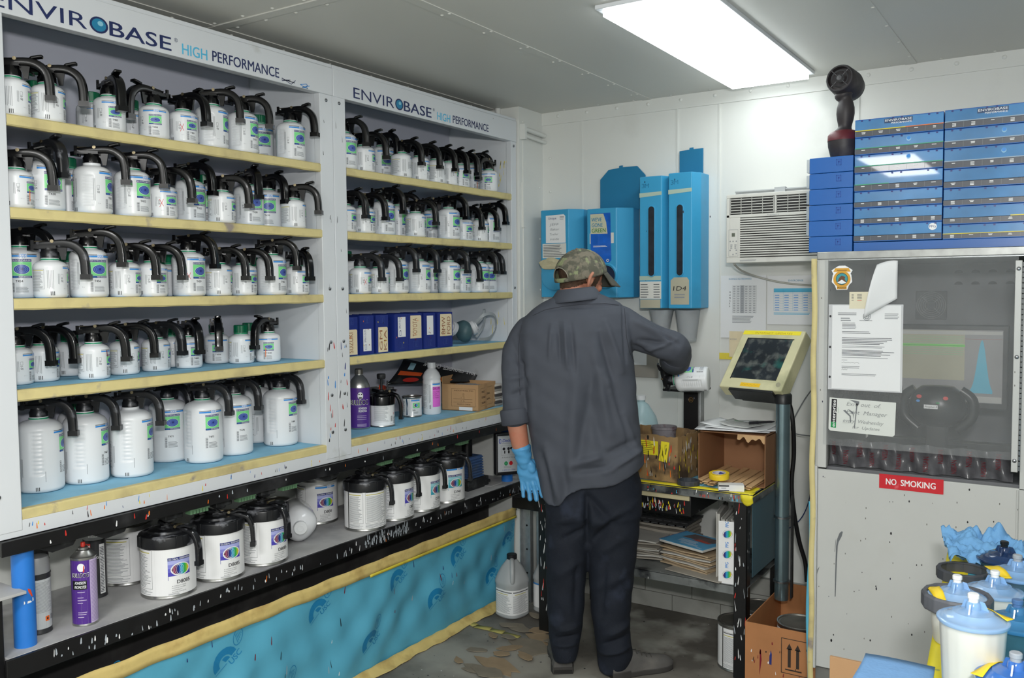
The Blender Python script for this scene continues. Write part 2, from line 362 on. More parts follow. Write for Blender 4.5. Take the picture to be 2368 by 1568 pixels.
# ------------------------------------------------------------------ room shell
XL, XR, YB, YF, H = -2.76, 1.6, 3.93, -2.0, 2.45
floorm = M('grey_speckled_floor', (156, 153, 144), .6, var=.12, scale=3, bump=.15, bscale=30, dirt=((96, 92, 86), 1.9, .42, .6), dirt2=((176, 176, 168), 2.6, .56, .64),
           dots=[((40, 42, 46), 22, .1, .25), ((214, 214, 210), 28, .08, .16), ((60, 62, 66), 50, .12, .3)])
struct(MB().box(XL, XR, YF, YB, -.1, 0).build('floor', floorm, smooth=0))
b = MB().box(XL, XR, YF, YB, H, H+.08)
def screw(b, x, y, z, n, r=.006):
    T = {'-z': Matrix.Rotation(PI, 4, 'X'), '-y': Matrix.Rotation(PI/2, 4, 'X'), '+x': Matrix.Rotation(PI/2, 4, 'Y')}[n]
    b.lathe([(r, 0), (r*.9, r*.3), (r*.45, r*.6), (0, r*.65)], 10, Matrix.Translation((x, y, z)) @ T, 0, cap=False)
for xs in (-2.50, -1.76, -.60, .4): b.box(xs-.022, xs+.022, YF, YB, H-.0025, H)
b.box(XL, XR, 2.0, 2.04, H-.004, H)
for i in range(13):
    for xs in (-2.515, -1.775, -1.745, -.585): screw(b, xs, .9+i*.24, H-.0025, '-z')
for i in range(12): screw(b, -2.6+i*.14, 1.985, H, '-z', .007); screw(b, -2.57+i*.14, 2.055, H, '-z', .007)
for i in range(16): screw(b, -2.2+i*.19, YB-.03, H, '-z')
struct(b.build('ceiling', ceilm))
b = MB().box(XL-.02, XR, YB, YB+.08, 0, H)
for xs in (-2.115, -1.607, -1.404, -.802, -.2): b.box(xs-.004, xs+.004, YB-.004, YB, .2, H-.06)
b.box(XL, XR, YB-.006, YB, H-.062, H)
for i in range(20): screw(b, -2.25+i*.165, YB-.006, H-.022, '-y', .009)
for k in range(7): screw(b, -2.30, YB-.001, 1.2+k*.17, '-y', .007)
struct(b.build('wall_back', wallm))
struct(MB().box(XL-.08, XL, YF, YB, 0, H).build('wall_left', wallm, smooth=0))
struct(MB().box(XR, XR+.08, YF, YB, 0, H).build('wall_right', wallm, smooth=0))
struct(MB().box(XL, XR, YF-.08, YF, 0, H).build('wall_front', wallm, smooth=0))
# boxed-in corner beside the cabinets
b = MB().box(XL, -2.345, 3.705, YB, 0, H)
for k in range(9):
    screw(b, -2.345, 3.74, 2.38-k*.26, '+x', .006); screw(b, -2.345, 3.90, 2.33-k*.26, '+x', .006)
b.box(-2.345, -2.341, 3.735, 3.742, 0, 2.3)
b.box(-2.346, -2.335, 3.725, 3.745, 1.86, 2.08)
struct(b.build('trim_1', wallm))
# base course of painted blocks under the table
b = MB(); rr = random.Random(3)
for row in range(3):
    x = -2.34+(.1 if row % 2 else 0)
    while x < -.75:
        x2 = min(x+.24, -.75); b.box(x+.0012, x2-.0012, YB-.03, YB, row*.078+.0012, (row+1)*.078-.0012); x = x2
struct(b.build('baseboard_back', M('painted_block', (176, 176, 170), .55, var=.08, dirt=((120, 118, 110), 5, .5, .8)), bevel=.0015))
# ceiling fixture
def fixture(x0, x1, y0, y1, label):
    f = empty('ceiling_light', ((x0+x1)/2, (y0+y1)/2, H)); cx, cy = (x0+x1)/2, (y0+y1)/2; a, c = (x1-x0)/2, (y1-y0)/2
    b = MB()
    for (p, q, r_, s_) in ((-a-.02, a+.02, -c-.02, -c), (-a-.02, a+.02, c, c+.02), (-a-.02, -a, -c, c), (a, a+.02, -c, c)): b.box(p, q, r_, s_, -.014, 0)
    b.build('frame', white_metal, f, bevel=.002)
    MB().box(-a, a, -c, c, -.034, -.004).build('diffuser', M('lamp_diffuser', (244, 250, 250), .5, var=.01, emit=LAMP_STRENGTH), f, smooth=0)
    tag(f, label, 'ceiling light'); return f
fixture(-1.30, -.975, 2.56, 3.80, 'long white fluorescent ceiling light glowing above the mixing table')
# conduits on the boxed-in corner
b = MB().cyl((-2.33, 3.712, 2.345), (-2.33, 3.925, 2.335), .012); b.cyl((-2.325, 3.712, 2.31), (-2.325, 3.925, 2.30), .008)
b.box(-2.345, -2.315, 3.712, 3.73, 2.29, 2.365)
tag(b.build('conduit_pipe', wallm), 'white painted conduit pipes crossing the boxed corner below the ceiling', 'pipe')
b = MB().cyl((-2.46, 3.69, 2.38), (-2.46, 3.69, 2.45), .014)
tag(b.build('pipe', wallm), 'short white vertical pipe between right cabinet top and ceiling', 'pipe')
# ------------------------------------------------------------------ shelf cabinets
SX = -2.36; ZS = {1: 2.02, 2: 1.778, 3: 1.538, 4: 1.295, 5: .975}
COLS = [c_black, c_black, c_navy, c_red, c_blue, c_yellow, c_orange]
def bolt(b, x, y, z, mi=0): b.lathe([(.0065, 0), (.0065, .002), (.004, .004), (0, .0045)], 12, XF((x, y, z), ry=90), mi, cap=False)
def cabinet(y0, y1, lp, rp, label, name1, span):
    """lp, rp: widths of the left and right front posts"""
    c = empty('shelf_cabinet', (SX, (y0+y1)/2, .92)); tag(c, label, 'shelf cabinet')
    c0 = Vector(c.location)
    def B(): return MB()
    def bld(mb, name, mats, par=c, **k):
        o = mb.build(name, mats, par, **k); o.location = -c0 if par is c else (0, 0, 0); return o
    bld(B().box(-2.755, -2.735, y0, y1, .92, 2.40), 'back_panel', white_back, smooth=0)
    iy0, iy1 = y0+lp, y1-rp
    for (a, e) in ((y0, iy0), (iy1, y1)):
        s_ = B().box(-2.735, SX-.0305, (iy0-.012 if a == y0 else iy1), (iy0 if a == y0 else iy1+.012), .92, 2.39); bld(s_, 'side_panel', white_metal, smooth=0)
        p = B().box(SX-.03, SX, a, e, .92, 2.28)
        o = bld(p, 'front_post', white_metal, bevel=.002)
        q = B()
        for z in (2.255, 1.56, 1.36, 1.16, 1.02):
            if e-a > .03: bolt(q, SX, (a+e)/2, z)
        if len(q.v): bld(q, 'bolt', steel, o)
    hd = B().box(SX-.03, SX+.004, y0, y1, 2.276, 2.378); hd.box(-2.735, SX, y0, y1, 2.378, 2.392);
    ho = bld(hd, 'header', white_metal, bevel=.002)
    D = Decal(planemap((SX+.004, y0, 0), (0, 1, 0), (0, 0, 1)), [])
    (a0, a1, b0, b1) = span      # ENVIROBASE from a0 to a1, HIGH PERFORMANCE from b0 to b1
    W = a1-a0; zb, hh = 2.2885, .041
    vs, fs, wd = glyphs('ENVIR', 0.0); D.text('ENVIR', a0-y0, zb, hh, c_logo, width=W*.49, bold=0.0)
    D.ell(a0-y0+W*.555, zb+hh*.5, W*.052, hh*.56, c_logo, 1); D.ell(a0-y0+W*.555, zb+hh*.5, W*.040, hh*.43, c_teal, 2); D.ell(a0-y0+W*.563, zb+hh*.62, W*.016, hh*.17, M('logo_gleam', (140, 200, 220), .3), 3)
    vs, fs, wd = glyphs('BASE', .025); D.text('BASE', a0-y0+W*.615, zb, hh, c_logo, width=W*.375, bold=.025)
    D.text('®', a1-y0+.006, zb+hh*.75, .012, c_logo)
    w2 = b1-b0; vs, fs, wd = glyphs('HIGH', .02); D.text('HIGH', b0-y0, 2.288, .033, c_lblue, width=w2*.235, bold=.02)
    vs, fs, wd = glyphs('PERFORMANCE', .02); D.text('PERFORMANCE', b0-y0+w2*.285, 2.291, .033, c_logo, width=w2*.705, bold=.02)
    rr = random.Random(int(y0*10))
    if lp > .04 and y0 < 2:      # marker scribbles
        for j in range(2):
            uu = (1.06, 1.10)[j] if j == 0 else 1.15
            D.line([(uu+rr.uniform(0, .07), 2.285+rr.uniform(-.006, .012)) for _ in range(9)], .0022, c_blue if j else c_logo, 2)
    D2 = D.mesh('sign_lettering'); o = put('sign_lettering', D2, ho)
    for k, z in ZS.items():
        sh = B().box(-2.735, SX-.004, iy0, iy1, z-.022, z-.001); so = bld(sh, 'shelf', white_back, smooth=0)
        lz = B(); 
        rr = random.Random(k*7+int(y0*3)); n = 40; th = .030
        def edge(u, v, rr=rr):
            y = iy0+(iy1-iy0)*u; wob = .0007*math.sin(u*37+k)+.0004*math.sin(u*91+k*2)
            prof = [(-.02, .0006), (0, .0006), (.004, -.003), (.004, -th+.004), (0, -th+wob), (-.012, -th+wob)]
            p = prof[int(round(v*5))]; return (SX-.004+p[0]+wob*.5, y, z+p[1])
        lz.grid(edge, n, 5); bld(lz, 'tape_edge', tape_cream, so, smooth=24)
        bld(B().box(-2.734, SX-.006, iy0+.002, iy1-.002, z-.001, z-.0003), 'shelf_liner', mat_blue, so, smooth=0)
    fb = B().box(SX-.02, SX-.001, y0, y1, .905, .948); fo = bld(fb, 'base_fascia', white_metal, bevel=.001)
    D = Decal(planemap((SX-.001, y0, 0), (0, 1, 0), (0, 0, 1)), [])
    paint_runs(D, 34, .05, y1-y0-.05, .907, .935, COLS, seed=int(y0*5), lmin=.006, lmax=.022, wmin=.0008, wmax=.0018)
    put('paint_drips', D.mesh('paint_drips'), fo)
    return c
c1 = cabinet(1.115, 2.43, .12, .066, 'white steel shelf cabinet, left of the two, holding five shelves of bottles', '', (1.20, 1.742, 1.776, 2.172))
c2 = cabinet(2.432, 3.70, .066, .045, 'white steel shelf cabinet, right of the two, with blue binders on one shelf', '', (2.54, 3.026, 3.062, 3.458))
D = Decal(planemap((SX, 2.37, 0), (0, 1, 0), (0, 0, 1)), [])
for (cc, ix, ua, ub) in ((c1, -1, .004, .05), (c2, 0, .068, .12)):
    D = Decal(planemap((SX, 2.37, 0), (0, 1, 0), (0, 0, 1)), [])
    paint_runs(D, 14, ua, ub, .96, 1.35, [c_black, c_black, c_red, c_blue, c_navy], seed=5+ix, lmin=.01, lmax=.035)
    paint_runs(D, 5, ua, ub, 1.4, 2.2, [c_black], seed=9+ix, lmin=.01, lmax=.03, wmin=.0006, wmax=.0014)
    put('paint_drips', D.mesh('paint_drips'), [x for x in cc.children if x.name.startswith('front_post')][ix])
D = Decal(planemap((-2.72, 3.655-.0005, 0), (1, 0, 0), (0, 0, 1)), []); D2 = None
paint_runs(D, 36, .12, .34, 2.04, 2.18, [c_yellow], seed=2, lmin=.01, lmax=.045, wmin=.0008, wmax=.002)
paint_runs(D, 5, .2, .33, 1.32, 1.42, [c_yellow], seed=3, lmin=.02, lmax=.06, wmin=.0008, wmax=.0016)
put('paint_drips', D.mesh('paint_drips'), [x for x in c2.children if x.name.startswith('side_panel')][-1])
# ------------------------------------------------------------------ bottles with dispenser lids
def bottle_body(ty):
    seg = 72; R, Hn, sh0, nr = {'S': (.044, .112, .084, .0215), 'L': (.0515, .149, .117, .0225), 'X': (.063, .217, .178, .024)}[ty]
    prof = [(R*.0, 0), (R*.86, 0), (R*.95, .0025), (R, .009)]
    n = {'S': 8, 'L': 46, 'X': 60}[ty]
    for i in range(n+1): prof.append((R, .012+(sh0-.012)*i/n))
    for i in range(1, 9):
        t = i/8; prof.append((nr+.0045+(R-nr-.0045)*(1-t**2)**.62, sh0+(Hn-.010-sh0)*t))
    prof += [(nr+.0015, Hn-.008), (nr+.0015, Hn-.002), (nr-.001, Hn), (0, Hn)]
    b = MB().lathe(prof, seg, cap=False)
    if ty != 'S':      # ribbed grips pressed into both flanks
        z0, z1 = {'L': (.024, .108), 'X': (.052, .178)}[ty]; hw = {'L': .32, 'X': .30}[ty]; vs = []
        for (x, y, z) in b.v:
            a = math.atan2(y, x); r = math.hypot(x, y)
            if r > R*.9 and z0-.004 < z < z1+.004:
                for ac in (-1.46, 1.46):
                    d = abs(a-ac)
                    if d < hw:
                        e = min(1, (hw-d)/.09)*min(1, max(0, (z-z0+.002)/.004), max(0, (z1+.002-z)/.004))
                        r2 = r-.0032*e+.0016*e*(1 if int((z-z0)/(.0045 if ty == 'L' else .006)) % 2 else -.2)*(1 if d < hw*.62 else 0)
                        x, y = r2*math.cos(a), r2*math.sin(a)
            vs.append((x, y, z))
        b.v = vs
    me = b.mesh('body', bottle_w, 50)
    b = MB().lathe([(nr+.0022, Hn-.0075), (nr+.0026, Hn-.0065), (nr+.0026, Hn-.0045), (nr+.0022, Hn-.0035)], 36, cap=False); ring = b.mesh('neck_ring', ring_g)
    b = MB(); r = nr+.003; prof = [(r, Hn-.003), (r, Hn+.022), (r-.002, Hn+.0245), (0, Hn+.0245)]
    b.lathe(prof, 60, rfun=lambda a: 1+.018*(1 if math.sin(a*30) > 0 else -1), cap=False); cap = b.mesh('screw_cap', greencap, 25)
    return me, ring, cap, R, Hn
def bottle_label(ty, R):
    D = Decal(cylmap(R), [], .005); mm = R/57.2958   # mm: metres per degree
    if ty == 'S': gz0, gz1, gw, st = .046, .0665, .0185, .0855
    elif ty == 'L': gz0, gz1, gw, st = .062, .100, .0255, .1205
    else: gz0, gz1, gw, st = .118, .156, .0250, .176
    k = gw/.0255; a = 48*mm if ty != 'X' else 40*mm
    D.rect(-a, st-.0050*k-.0015, a, st-.0015, c_blue, 0); D.rect(-a, st, -gw*.22, st+.0016*k, c_black, 0); D.rect(gw*.55, st, a, st+.0016*k, c_black, 0)
    D.rect(-gw*.22, st-.008*k, gw*.55, st+.0022, c_white, 1); 
    for j in range(3): D.frame(-gw*.18+j*gw*.24, st-.0066*k, -gw*.18+j*gw*.24+gw*.2, st+.0012, gw*.045, c_blue, 2); D.rect(-gw*.18+j*gw*.24, st-.009*k, -gw*.18+j*gw*.24+gw*.05, st, c_blue, 2)
    D.rect(-gw, gz1+.0008, gw, gz1+.0075*k, c_navy, 0); vs, fs, wd = glyphs('ENVIROBASE', .01)
    D.text('ENVIROBASE', -gw*.94, gz1+.0024*k, .0036*k, c_white, width=gw*1.86, layer=1, bold=.01)
    D.rect(-gw, gz0, gw, gz1, c_green, 0)
    cy = gz0+(gz1-gz0)*.46; D.ell(0, cy, gw*.80, (gz1-gz0)*.36, c_white, 1, hole=.95); D.ell(0, cy, gw*.76, (gz1-gz0)*.335, c_ell, 1)
    for q in (.82, .56, .32): D.ell(0, cy, gw*.76*q, (gz1-gz0)*.335*q, c_ell2, 2, hole=.9)
    D.ell(gw*.05, cy+.0008, gw*.14, (gz1-gz0)*.09, c_navy, 2); D.ell(gw*.0, cy+(gz1-gz0)*.4, .0006, .0009, c_navy, 2, n=8)
    D.rect(-gw, gz0-.0065*k, gw, gz0-.0006, c_navy, 0)
    vs, fs, wd = glyphs('HIGH', .02); D.text('HIGH', -gw*.9, gz0-.0052*k, .0032*k, c_blue, width=gw*.5, bold=.02)
    vs, fs, wd = glyphs('PERFORMANCE', .02); D.text('PERFORMANCE', -gw*.3, gz0-.0052*k, .0032*k, c_white, width=gw*1.2, bold=.02)
    cz = {'S': .0105, 'L': .0165, 'X': .052}[ty]; bh = .026 if ty != 'X' else .034
    D.barcode(-gw, cz, -gw+.0065, cz+bh, c_dkgray, 0); D.barcode(-gw-.0018, cz, -gw-.001, cz+bh, c_gray, 0, 5)
    D.lines(-gw+.0095, cz-.001, gw*.75, cz+bh*.58, 5, c_gray, 0, 3)
    if ty == 'S': D.text('0,5 L e', -46*mm, .024, .0022, c_gray, rot=0)
    else: D.text('1L e' if ty == 'L' else '', -54*mm, .028, .0032, c_gray) if ty == 'L' else None
    i0 = -52*mm if ty != 'X' else -48*mm
    if ty != 'X':
        iz = gz0-.002; D.frame(i0-.004, iz+.012, i0+.003, iz+.021, .0005, c_dkgray, 0); D.lines(i0-.004, iz+.007, i0+.003, iz+.0105, 2, c_dkgray, 0); D.ell(i0-.0015, iz+.002, .002, .003, c_dkgray, 0, hole=.6, n=12); D.ell(i0+.002, iz+.001, .0012, .003, c_dkgray, 0, hole=.5, n=12)
        D.lines(-68*mm, gz0-.012 if ty == 'S' else .03, -60*mm, gz1, 2, c_gray, 0, 9, .35, vert=True)
    t0 = {'S': -86, 'L': -128, 'X': -84}[ty]*mm
    for j in range(3): D.rect(t0+j*.0043-.0055, .0065, t0+j*.0043-.0036, .0175, c_black, 0)
    if ty == 'S':
        D.lines(-104*mm, .024, -80*mm, .076, 5, c_gray, 0, 4, .3, vert=True)
        D.frame(-172*mm, .024, -113*mm, .079, .0006, c_dkgray, 0); D.rect(-170*mm, .0745, -115*mm, .0765, M('label_mustard', (196, 188, 90), .5), 0)
        D.lines(-170*mm, .026, -115*mm, .073, 15, c_gray, 0, 11, .42); D.lines(-172*mm, .018, -125*mm, .023, 2, c_gray, 0, 12)
    else:
        D.lines(-128*mm, .03, -120*mm, .1, 2, c_gray, 0, 8, .4, vert=True); D.frame(-186*mm, .03, -132*mm, .112, .0006, c_dkgray, 0); D.lines(-184*mm, .032, -134*mm, .109, 20, c_gray, 0, 13)
        if ty == 'X': D.lines(-66*mm, .03, -63*mm, .062, 1, c_gray, 0, 8, .4, vert=True)
    return D.mesh('label')
def rounded_sec(w, h, n=3):
    pts = []
    for (cx, cy, a0) in ((1, 1, 0), (-1, 1, 90), (-1, -1, 180), (1, -1, 270)):
        for i in range(n+1):
            a = rad(a0+90*i/n); pts.append((cx*w*.55+w*.45*math.cos(a), cy*h*.55+h*.45*math.sin(a)))
    return pts
def smooth_path(pts, n=5):
    P = [Vector(p) for p in pts]; out = []
    for i in range(len(P)-1):
        p0, p1, p2, p3 = P[max(i-1, 0)], P[i], P[i+1], P[min(i+2, len(P)-1)]
        for k in range(n):
            t = k/n; out.append(.5*((2*p1)+(-p0+p2)*t+(2*p0-5*p1+4*p2-p3)*t*t+(-p0+3*p1-3*p2+p3)*t**3))
    out.append(P[-1]); return out
def lid_meshes(mat=None):
    b = MB().lathe([(.0245, -.001), (.0245, .013), (.0215, .018), (.0205, .026), (0, .026)], 32, cap=False)
    b.box(-.040, .022, -.020, .020, .024, .033)
    b.prism([(-.058, 0), (-.036, .020), (-.036, -.020)], .020, .032); b.box(-.042, -.034, -.021, -.015, .02, .047); b.box(-.042, -.034, .015, .021, .02, .047)
    b.box(-.036, -.03, -.021, .021, .03, .036)
    b.prism([(.014, -.030), (.046, -.030), (.040, .006), (.030, .006), (.026, -.014), (.018, -.020)], -.0035, .0035, T=Matrix.Rotation(PI/2, 4, 'X') @ Matrix.Scale(-1, 4, (0, 1, 0)) if False else Matrix(((1, 0, 0, 0), (0, 0, 1, 0), (0, -1, 0, 0), (0, 0, 0, 1))))
    lid = b.mesh('dispenser_lid', [mat or blackp], 40)
    b = MB(); path = smooth_path([(-.030, 0, .034), (.004, 0, .037), (.040, 0, .039), (.066, 0, .032), (.084, 0, .014), (.0905, 0, -.012), (.092, 0, -.040), (.093, 0, -.050)], 4)
    n = len(path); rs = [1]*n
    b.tube(path, [.9+.18*min(1, i/(n*.5)) for i in range(n)], sec=rounded_sec(.0122, .0108), binorm=(0, 1, 0))
    b.box(.0795, .1065, -.0136, .0136, -.062, -.047)
    hd = b.mesh('handle', [mat or blackp], 40)
    b = MB(); path = smooth_path([(-.012, 0, .041), (.020, 0, .044), (.036, 0, .046), (.050, 0, .050), (.068, 0, .055), (.078, 0, .056)], 3); n = len(path)
    b.tube(path, [(.55 if i < n*.55 else 1.0)*(1 if i < n-1 else .6) for i in range(n)], sec=rounded_sec(.0105, .0042), binorm=(0, 1, 0))
    lv = b.mesh('thumb_lever', [mat or blackp], 40)
    b = MB().cyl((-.038, -.006, .044), (.014, -.006, .045), .0018, 8); b.cyl((.010, -.013, .045), (.010, .013, .045), .0048, 12); b.cyl((-.034, .008, .042), (.0, .008, .042), .0014, 6)
    sp = b.mesh('spring_rod', [M('brass_spring', (150, 138, 112), .35, .9, var=.1)], 40)
    return lid, hd, lv, sp
LID = lid_meshes(); LIDX = lid_meshes(blackdirty)
BT = {ty: bottle_body(ty) for ty in 'SLX'}; LB = {ty: bottle_label(ty, BT[ty][3]) for ty in 'SLX'}
def bottle_proto(loc, ty, la, ha, lid, code, marks, dirty=False):
    me, ring, cap, R, Hn = BT[ty]
    e = empty('paint_bottle', loc, rad(la))
    bo = put('body', me, e)
    if 'w' not in marks: put('neck_ring', ring, bo)
    put('label', LB[ty], e)
    if lid == 'c': put('screw_cap', cap, e)
    elif lid == 'd':
        ms = LIDX if dirty else LID
        l = put('dispenser_lid', ms[0], e, loc=(0, 0, Hn), rotz=rad(ha-la))
        put('handle', ms[1], l); put('thumb_lever', ms[2], l); put('spring_rod', ms[3], l)
    if code:
        D = Decal(cylmap(R), []); gw = {'S': .0185, 'L': .0255, 'X': .025}[ty]; z = {'S': .0305, 'L': .0435, 'X': .086}[ty]
        D.text(code, -gw+.0095, z, .0062 if ty != 'S' else .0052, c_black, bold=.02); put('code_lettering', D.mesh('code_lettering'), e)
    mk = [q for q in marks if q not in 'wW']
    if mk:
        D = Decal(cylmap(R), []); mm = R/57.3; top = BT[ty][4]
        for q in mk:
            if q == 'X':
                u, v = (-44*mm, top*.42); D.line([(u-.005, v-.012), (u+.001, v), (u+.006, v+.012)], .0013, c_red, 1); D.line([(u-.005, v+.011), (u+.006, v-.009)], .0013, c_red, 2)
            elif q == 'x': D.line([(0, .05), (.004, .07)], .001, c_red, 3); D.line([(-.006, .064), (.008, .067)], .001, c_red, 4)
            elif q == 'o': D.poly([(-.012, .02), (-.010, .018), (-.009, .05), (-.0105, .056), (-.012, .04)], c_orange, 3)
            elif q == 'b': D.line([(-.012, top*.65), (-.008, top*.6), (-.004, top*.62), (.002, top*.56)], .0025, c_ell, 3)
            elif q == 'r': D.line([(-.018, top*.75), (-.016, top*.6)], .003, M('ink_dark_red', (120, 20, 40), .4), 3)
            elif q == 's': D.line([(-.022, top*.5), (-.021, top*.42), (-.023, top*.35)], .002, c_black, 3)
            elif q == 'y': D.line([(-.03, top*.5), (-.024, top*.52)], .003, c_yellow, 3)
        put('pen_mark', D.mesh('pen_mark'), e)
    return e
ORD = ['first', 'second', 'third', 'fourth', 'fifth', 'sixth', 'seventh', 'eighth', 'ninth', 'tenth', 'eleventh', 'twelfth']
SHN = {1: 'top', 2: 'second', 3: 'third', 4: 'fourth', 5: 'bottom'}
SZ = {'S': 'small', 'L': 'tall', 'X': 'large'}; CB = {1: 'left', 2: 'right'}
cnt = {}
MARKN = {'X': 'red X and ', 'x': 'red cross and ', 'o': 'orange smear and ', 'b': 'blue smear and ', 'r': 'red drip and ', 'y': 'yellow speck and '}
for (bay, sh, ty, x, y, la, ha, lid, row, code, marks) in sorted(BOTTLES, key=lambda q: (q[0], q[1], q[8], q[4])):
    k = (bay, sh, row); cnt[k] = cnt.get(k, 0)+1; od = ORD[cnt[k]-1]
    crust = (bay, sh) in ((1, 5), (2, 3)) or (bay, sh, cnt[k]) in ((1, 2, 2), (1, 4, 5), (1, 3, 2))
    e = bottle_proto((x, y, ZS[sh]+.001), ty, la, ha, lid, code, marks, crust)
    extra = next((MARKN[q] for q in marks if q in MARKN), '')
    if row == 'f': lab = f"{SZ[ty]} white bottle, {extra.replace(' and ', ', ')}{'green screw cap' if lid == 'c' else 'black lid'}, {od} in front row, {CB[bay]} cabinet's {SHN[sh]} shelf"
    else: lab = f"green-capped {SZ[ty]} white bottle at the back, {od} from left, {CB[bay]} cabinet's {SHN[sh]} shelf"
    tag(e, lab, 'bottle', f"paint bottles on the {CB[bay]} cabinet's {SHN[sh]} shelf")
# ------------------------------------------------------------------ mixing bench under the cabinets
black_steel = M('black_painted_steel', (20, 20, 22), .38, var=.2, scale=14, dirt=((62, 62, 64), 7, .58, .8), dots=[((214, 216, 220), 24, .10, .22), ((110, 110, 116), 38, .1, .22)])
dusty = M('dusty_grey_deck', (184, 184, 184), .75, var=.14, scale=5, dirt=((138, 138, 142), 5, .45, .7), dots=[((200, 200, 200), 40, .09, .2)])
post_blue = M('blue_painted_post', (40, 118, 204), .45, var=.06, scale=12, dots=[((190, 196, 200), 22, .12, .14)])
ZB = .598
bench = empty('mixing_bench', (-2.54, 2.40, 0)); tag(bench, 'long black steel mixing bench with grey dusty deck and blue posts, under both cabinets', 'workbench')
o0 = -Vector(bench.location)
def bb(mb, name, mats, par=bench, **k):
    o = mb.build(name, mats, par, **k)
    if par is bench: o.location = o0
    return o
bb(MB().box(-2.755, -2.332, 1.17, 3.702, ZB-.02, ZB), 'deck', dusty, bevel=.002)
lipo = bb(MB().box(-2.332, -2.322, 1.16, 3.702, ZB-.056, ZB-.0005), 'front_lip', black_steel, bevel=.001)
D = Decal(planemap((-2.322, 1.16, 0), (0, 1, 0), (0, 0, 1)), [])
paint_runs(D, 110, .1, 2.5, ZB-.055, ZB-.025, [M('drip_grey', (176, 184, 192), .4), M('drip_grey', (0, 0, 0)), c_white], seed=21, lmin=.006, lmax=.024)
paint_runs(D, 5, .1, 2.5, ZB-.055, ZB-.03, [c_orange], seed=22, lmin=.01, lmax=.024, wmin=.001, wmax=.002)
paint_runs(D, 70, 1.36, 1.62, ZB-.054, ZB-.02, [MATS['drip_grey']], seed=23, lmin=.01, lmax=.03, wmin=.0012, wmax=.003)
put('paint_drips', D.mesh('paint_drips'), lipo)
railo = bb(MB().box(-2.40, -2.344, 1.17, 3.70, .864, .903).box(-2.7, -2.40, 1.17, 3.70, .885, .903), 'top_rail', black_steel, bevel=.001)
D = Decal(planemap((-2.344, 1.17, 0), (0, 1, 0), (0, 0, 1)), [])
paint_runs(D, 26, .1, 2.5, .868, .885, [c_white, MATS['drip_grey'], c_orange, c_red], seed=31, lmin=.005, lmax=.02); put('paint_drips', D.mesh('paint_drips'), railo)
for y in (1.245, 3.635):
    p = bb(MB().cyl((-2.388, y, ZB), (-2.388, y, .866), .028, 28), 'post', post_blue)
    D = Decal(cylmap(.028, 0, -2.388, y), []); D.poly([(-.004, .76), (.004, .755), (.01, .735), (.006, .735), (-.002, .75)], M('drip_vermilion', (208, 70, 36), .5), 1)
    for (u, v, w_, h_) in ((-.006, .722, .012, .006), (-.014, .722, .003, .008), (.008, .726, .004, .01)): D.poly([(u, v-h_/2), (u+w_, v-h_*.3), (u+w_*.8, v+h_/2), (u+w_*.1, v+h_*.6)], c_white, 2)
    put('paint_spots', D.mesh('paint_spots'), p)
bb(MB().box(-2.47, -2.345, 1.10, 1.168, 0, .755), 'end_pillar', black_steel, bevel=.003)
bb(MB().box(-2.52, -2.335, 1.05, 1.225, .755, .763), 'end_plate', dusty, bevel=.001)
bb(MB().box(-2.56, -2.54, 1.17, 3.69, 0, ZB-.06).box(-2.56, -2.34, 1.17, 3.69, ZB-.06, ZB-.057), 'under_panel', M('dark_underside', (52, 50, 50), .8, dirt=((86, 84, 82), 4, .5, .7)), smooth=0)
fin_g = M('green_fins', (92, 128, 96), .6, var=.1); darkm = M('dark_iron', (38, 39, 41), .55, .2, var=.15, dirt=((90, 92, 94), 16, .55, .75))
def drive(y, x=-2.415, long=True):
    h = bb(MB().box(x-.035, x+.03, y-.035, y+.03, .838, .864).lathe([(.02, .828), (.024, .838), (0, .838)], 20, XF((x, y, 0))), 'drive_head', darkm, bevel=.003)
    b = MB(); 
    for k in range(6): b.box(x+.034, x+.060, y+.034+k*.012, y+.042+k*.012, .846, .862)
    b.box(x+.034, x+.062, y+.03, y+.106, .858, .863); b.build('cooling_fins', fin_g, h)
    if long:
        MB().cyl((x, y, .824), (x, y, .838), .0065, 10).build('drive_shaft', darkm, h)
for y in (1.722, 1.914, 2.106, 2.628, 2.806, 2.984, 3.162): drive(y)
for y in (1.34, 1.50, 2.40):
    bb(MB().prism([(-.07, 0), (.07, 0), (.05, -.028), (-.01, -.034), (-.05, -.014)], -.03, .03, T=Matrix.Translation((-2.42, y, .864)) @ Matrix(((0, 0, 1, 0), (1, 0, 0, 0), (0, 1, 0, 0), (0, 0, 0, 1)))), 'drive_bracket', darkm, bevel=.002)
# ------------------------------------------------------------------ masking sheet below the bench
sheet_m = M('blue_masking_sheet', (92, 176, 206), .5, var=.07, scale=5, bump=.25, bscale=22, dots=[((30, 34, 60), 9, .05, .12)])
sheet_print = M('masking_print_blue', (30, 132, 184), .5)
tape_y = M('yellow_masking_tape', (232, 214, 76), .55, var=.1, scale=10, dirt=((190, 176, 80), 14, .55, .75))
tape_pale = M('pale_masking_tape', (224, 200, 128), .55, var=.1, scale=10, dirt=((190, 160, 96), 14, .5, .75))
def wr(y, z):     # creases of the loose sheet
    g = .010*math.sin(9*y-14*z+1.3*math.sin(5*z+2*y))+.005*math.sin(23*y-31*z+2*math.sin(7*y))+.004*math.sin(41*y+12*z)
    return g*min(1, (.43-z)*5+.05)*min(1, .25+z*4)
def sheet_pt(u, v, h=0): return (-2.395+wr(u, v)+.016+h, u, v)
sh = MB().grid(lambda u, v: sheet_pt(1.19+2.50*u, .004+.446*v), 220, 44).build('masking_sheet', sheet_m, None, smooth=80)
tag(sh, 'blue plastic masking sheet hanging from bench edge down to the floor', 'masking sheet')
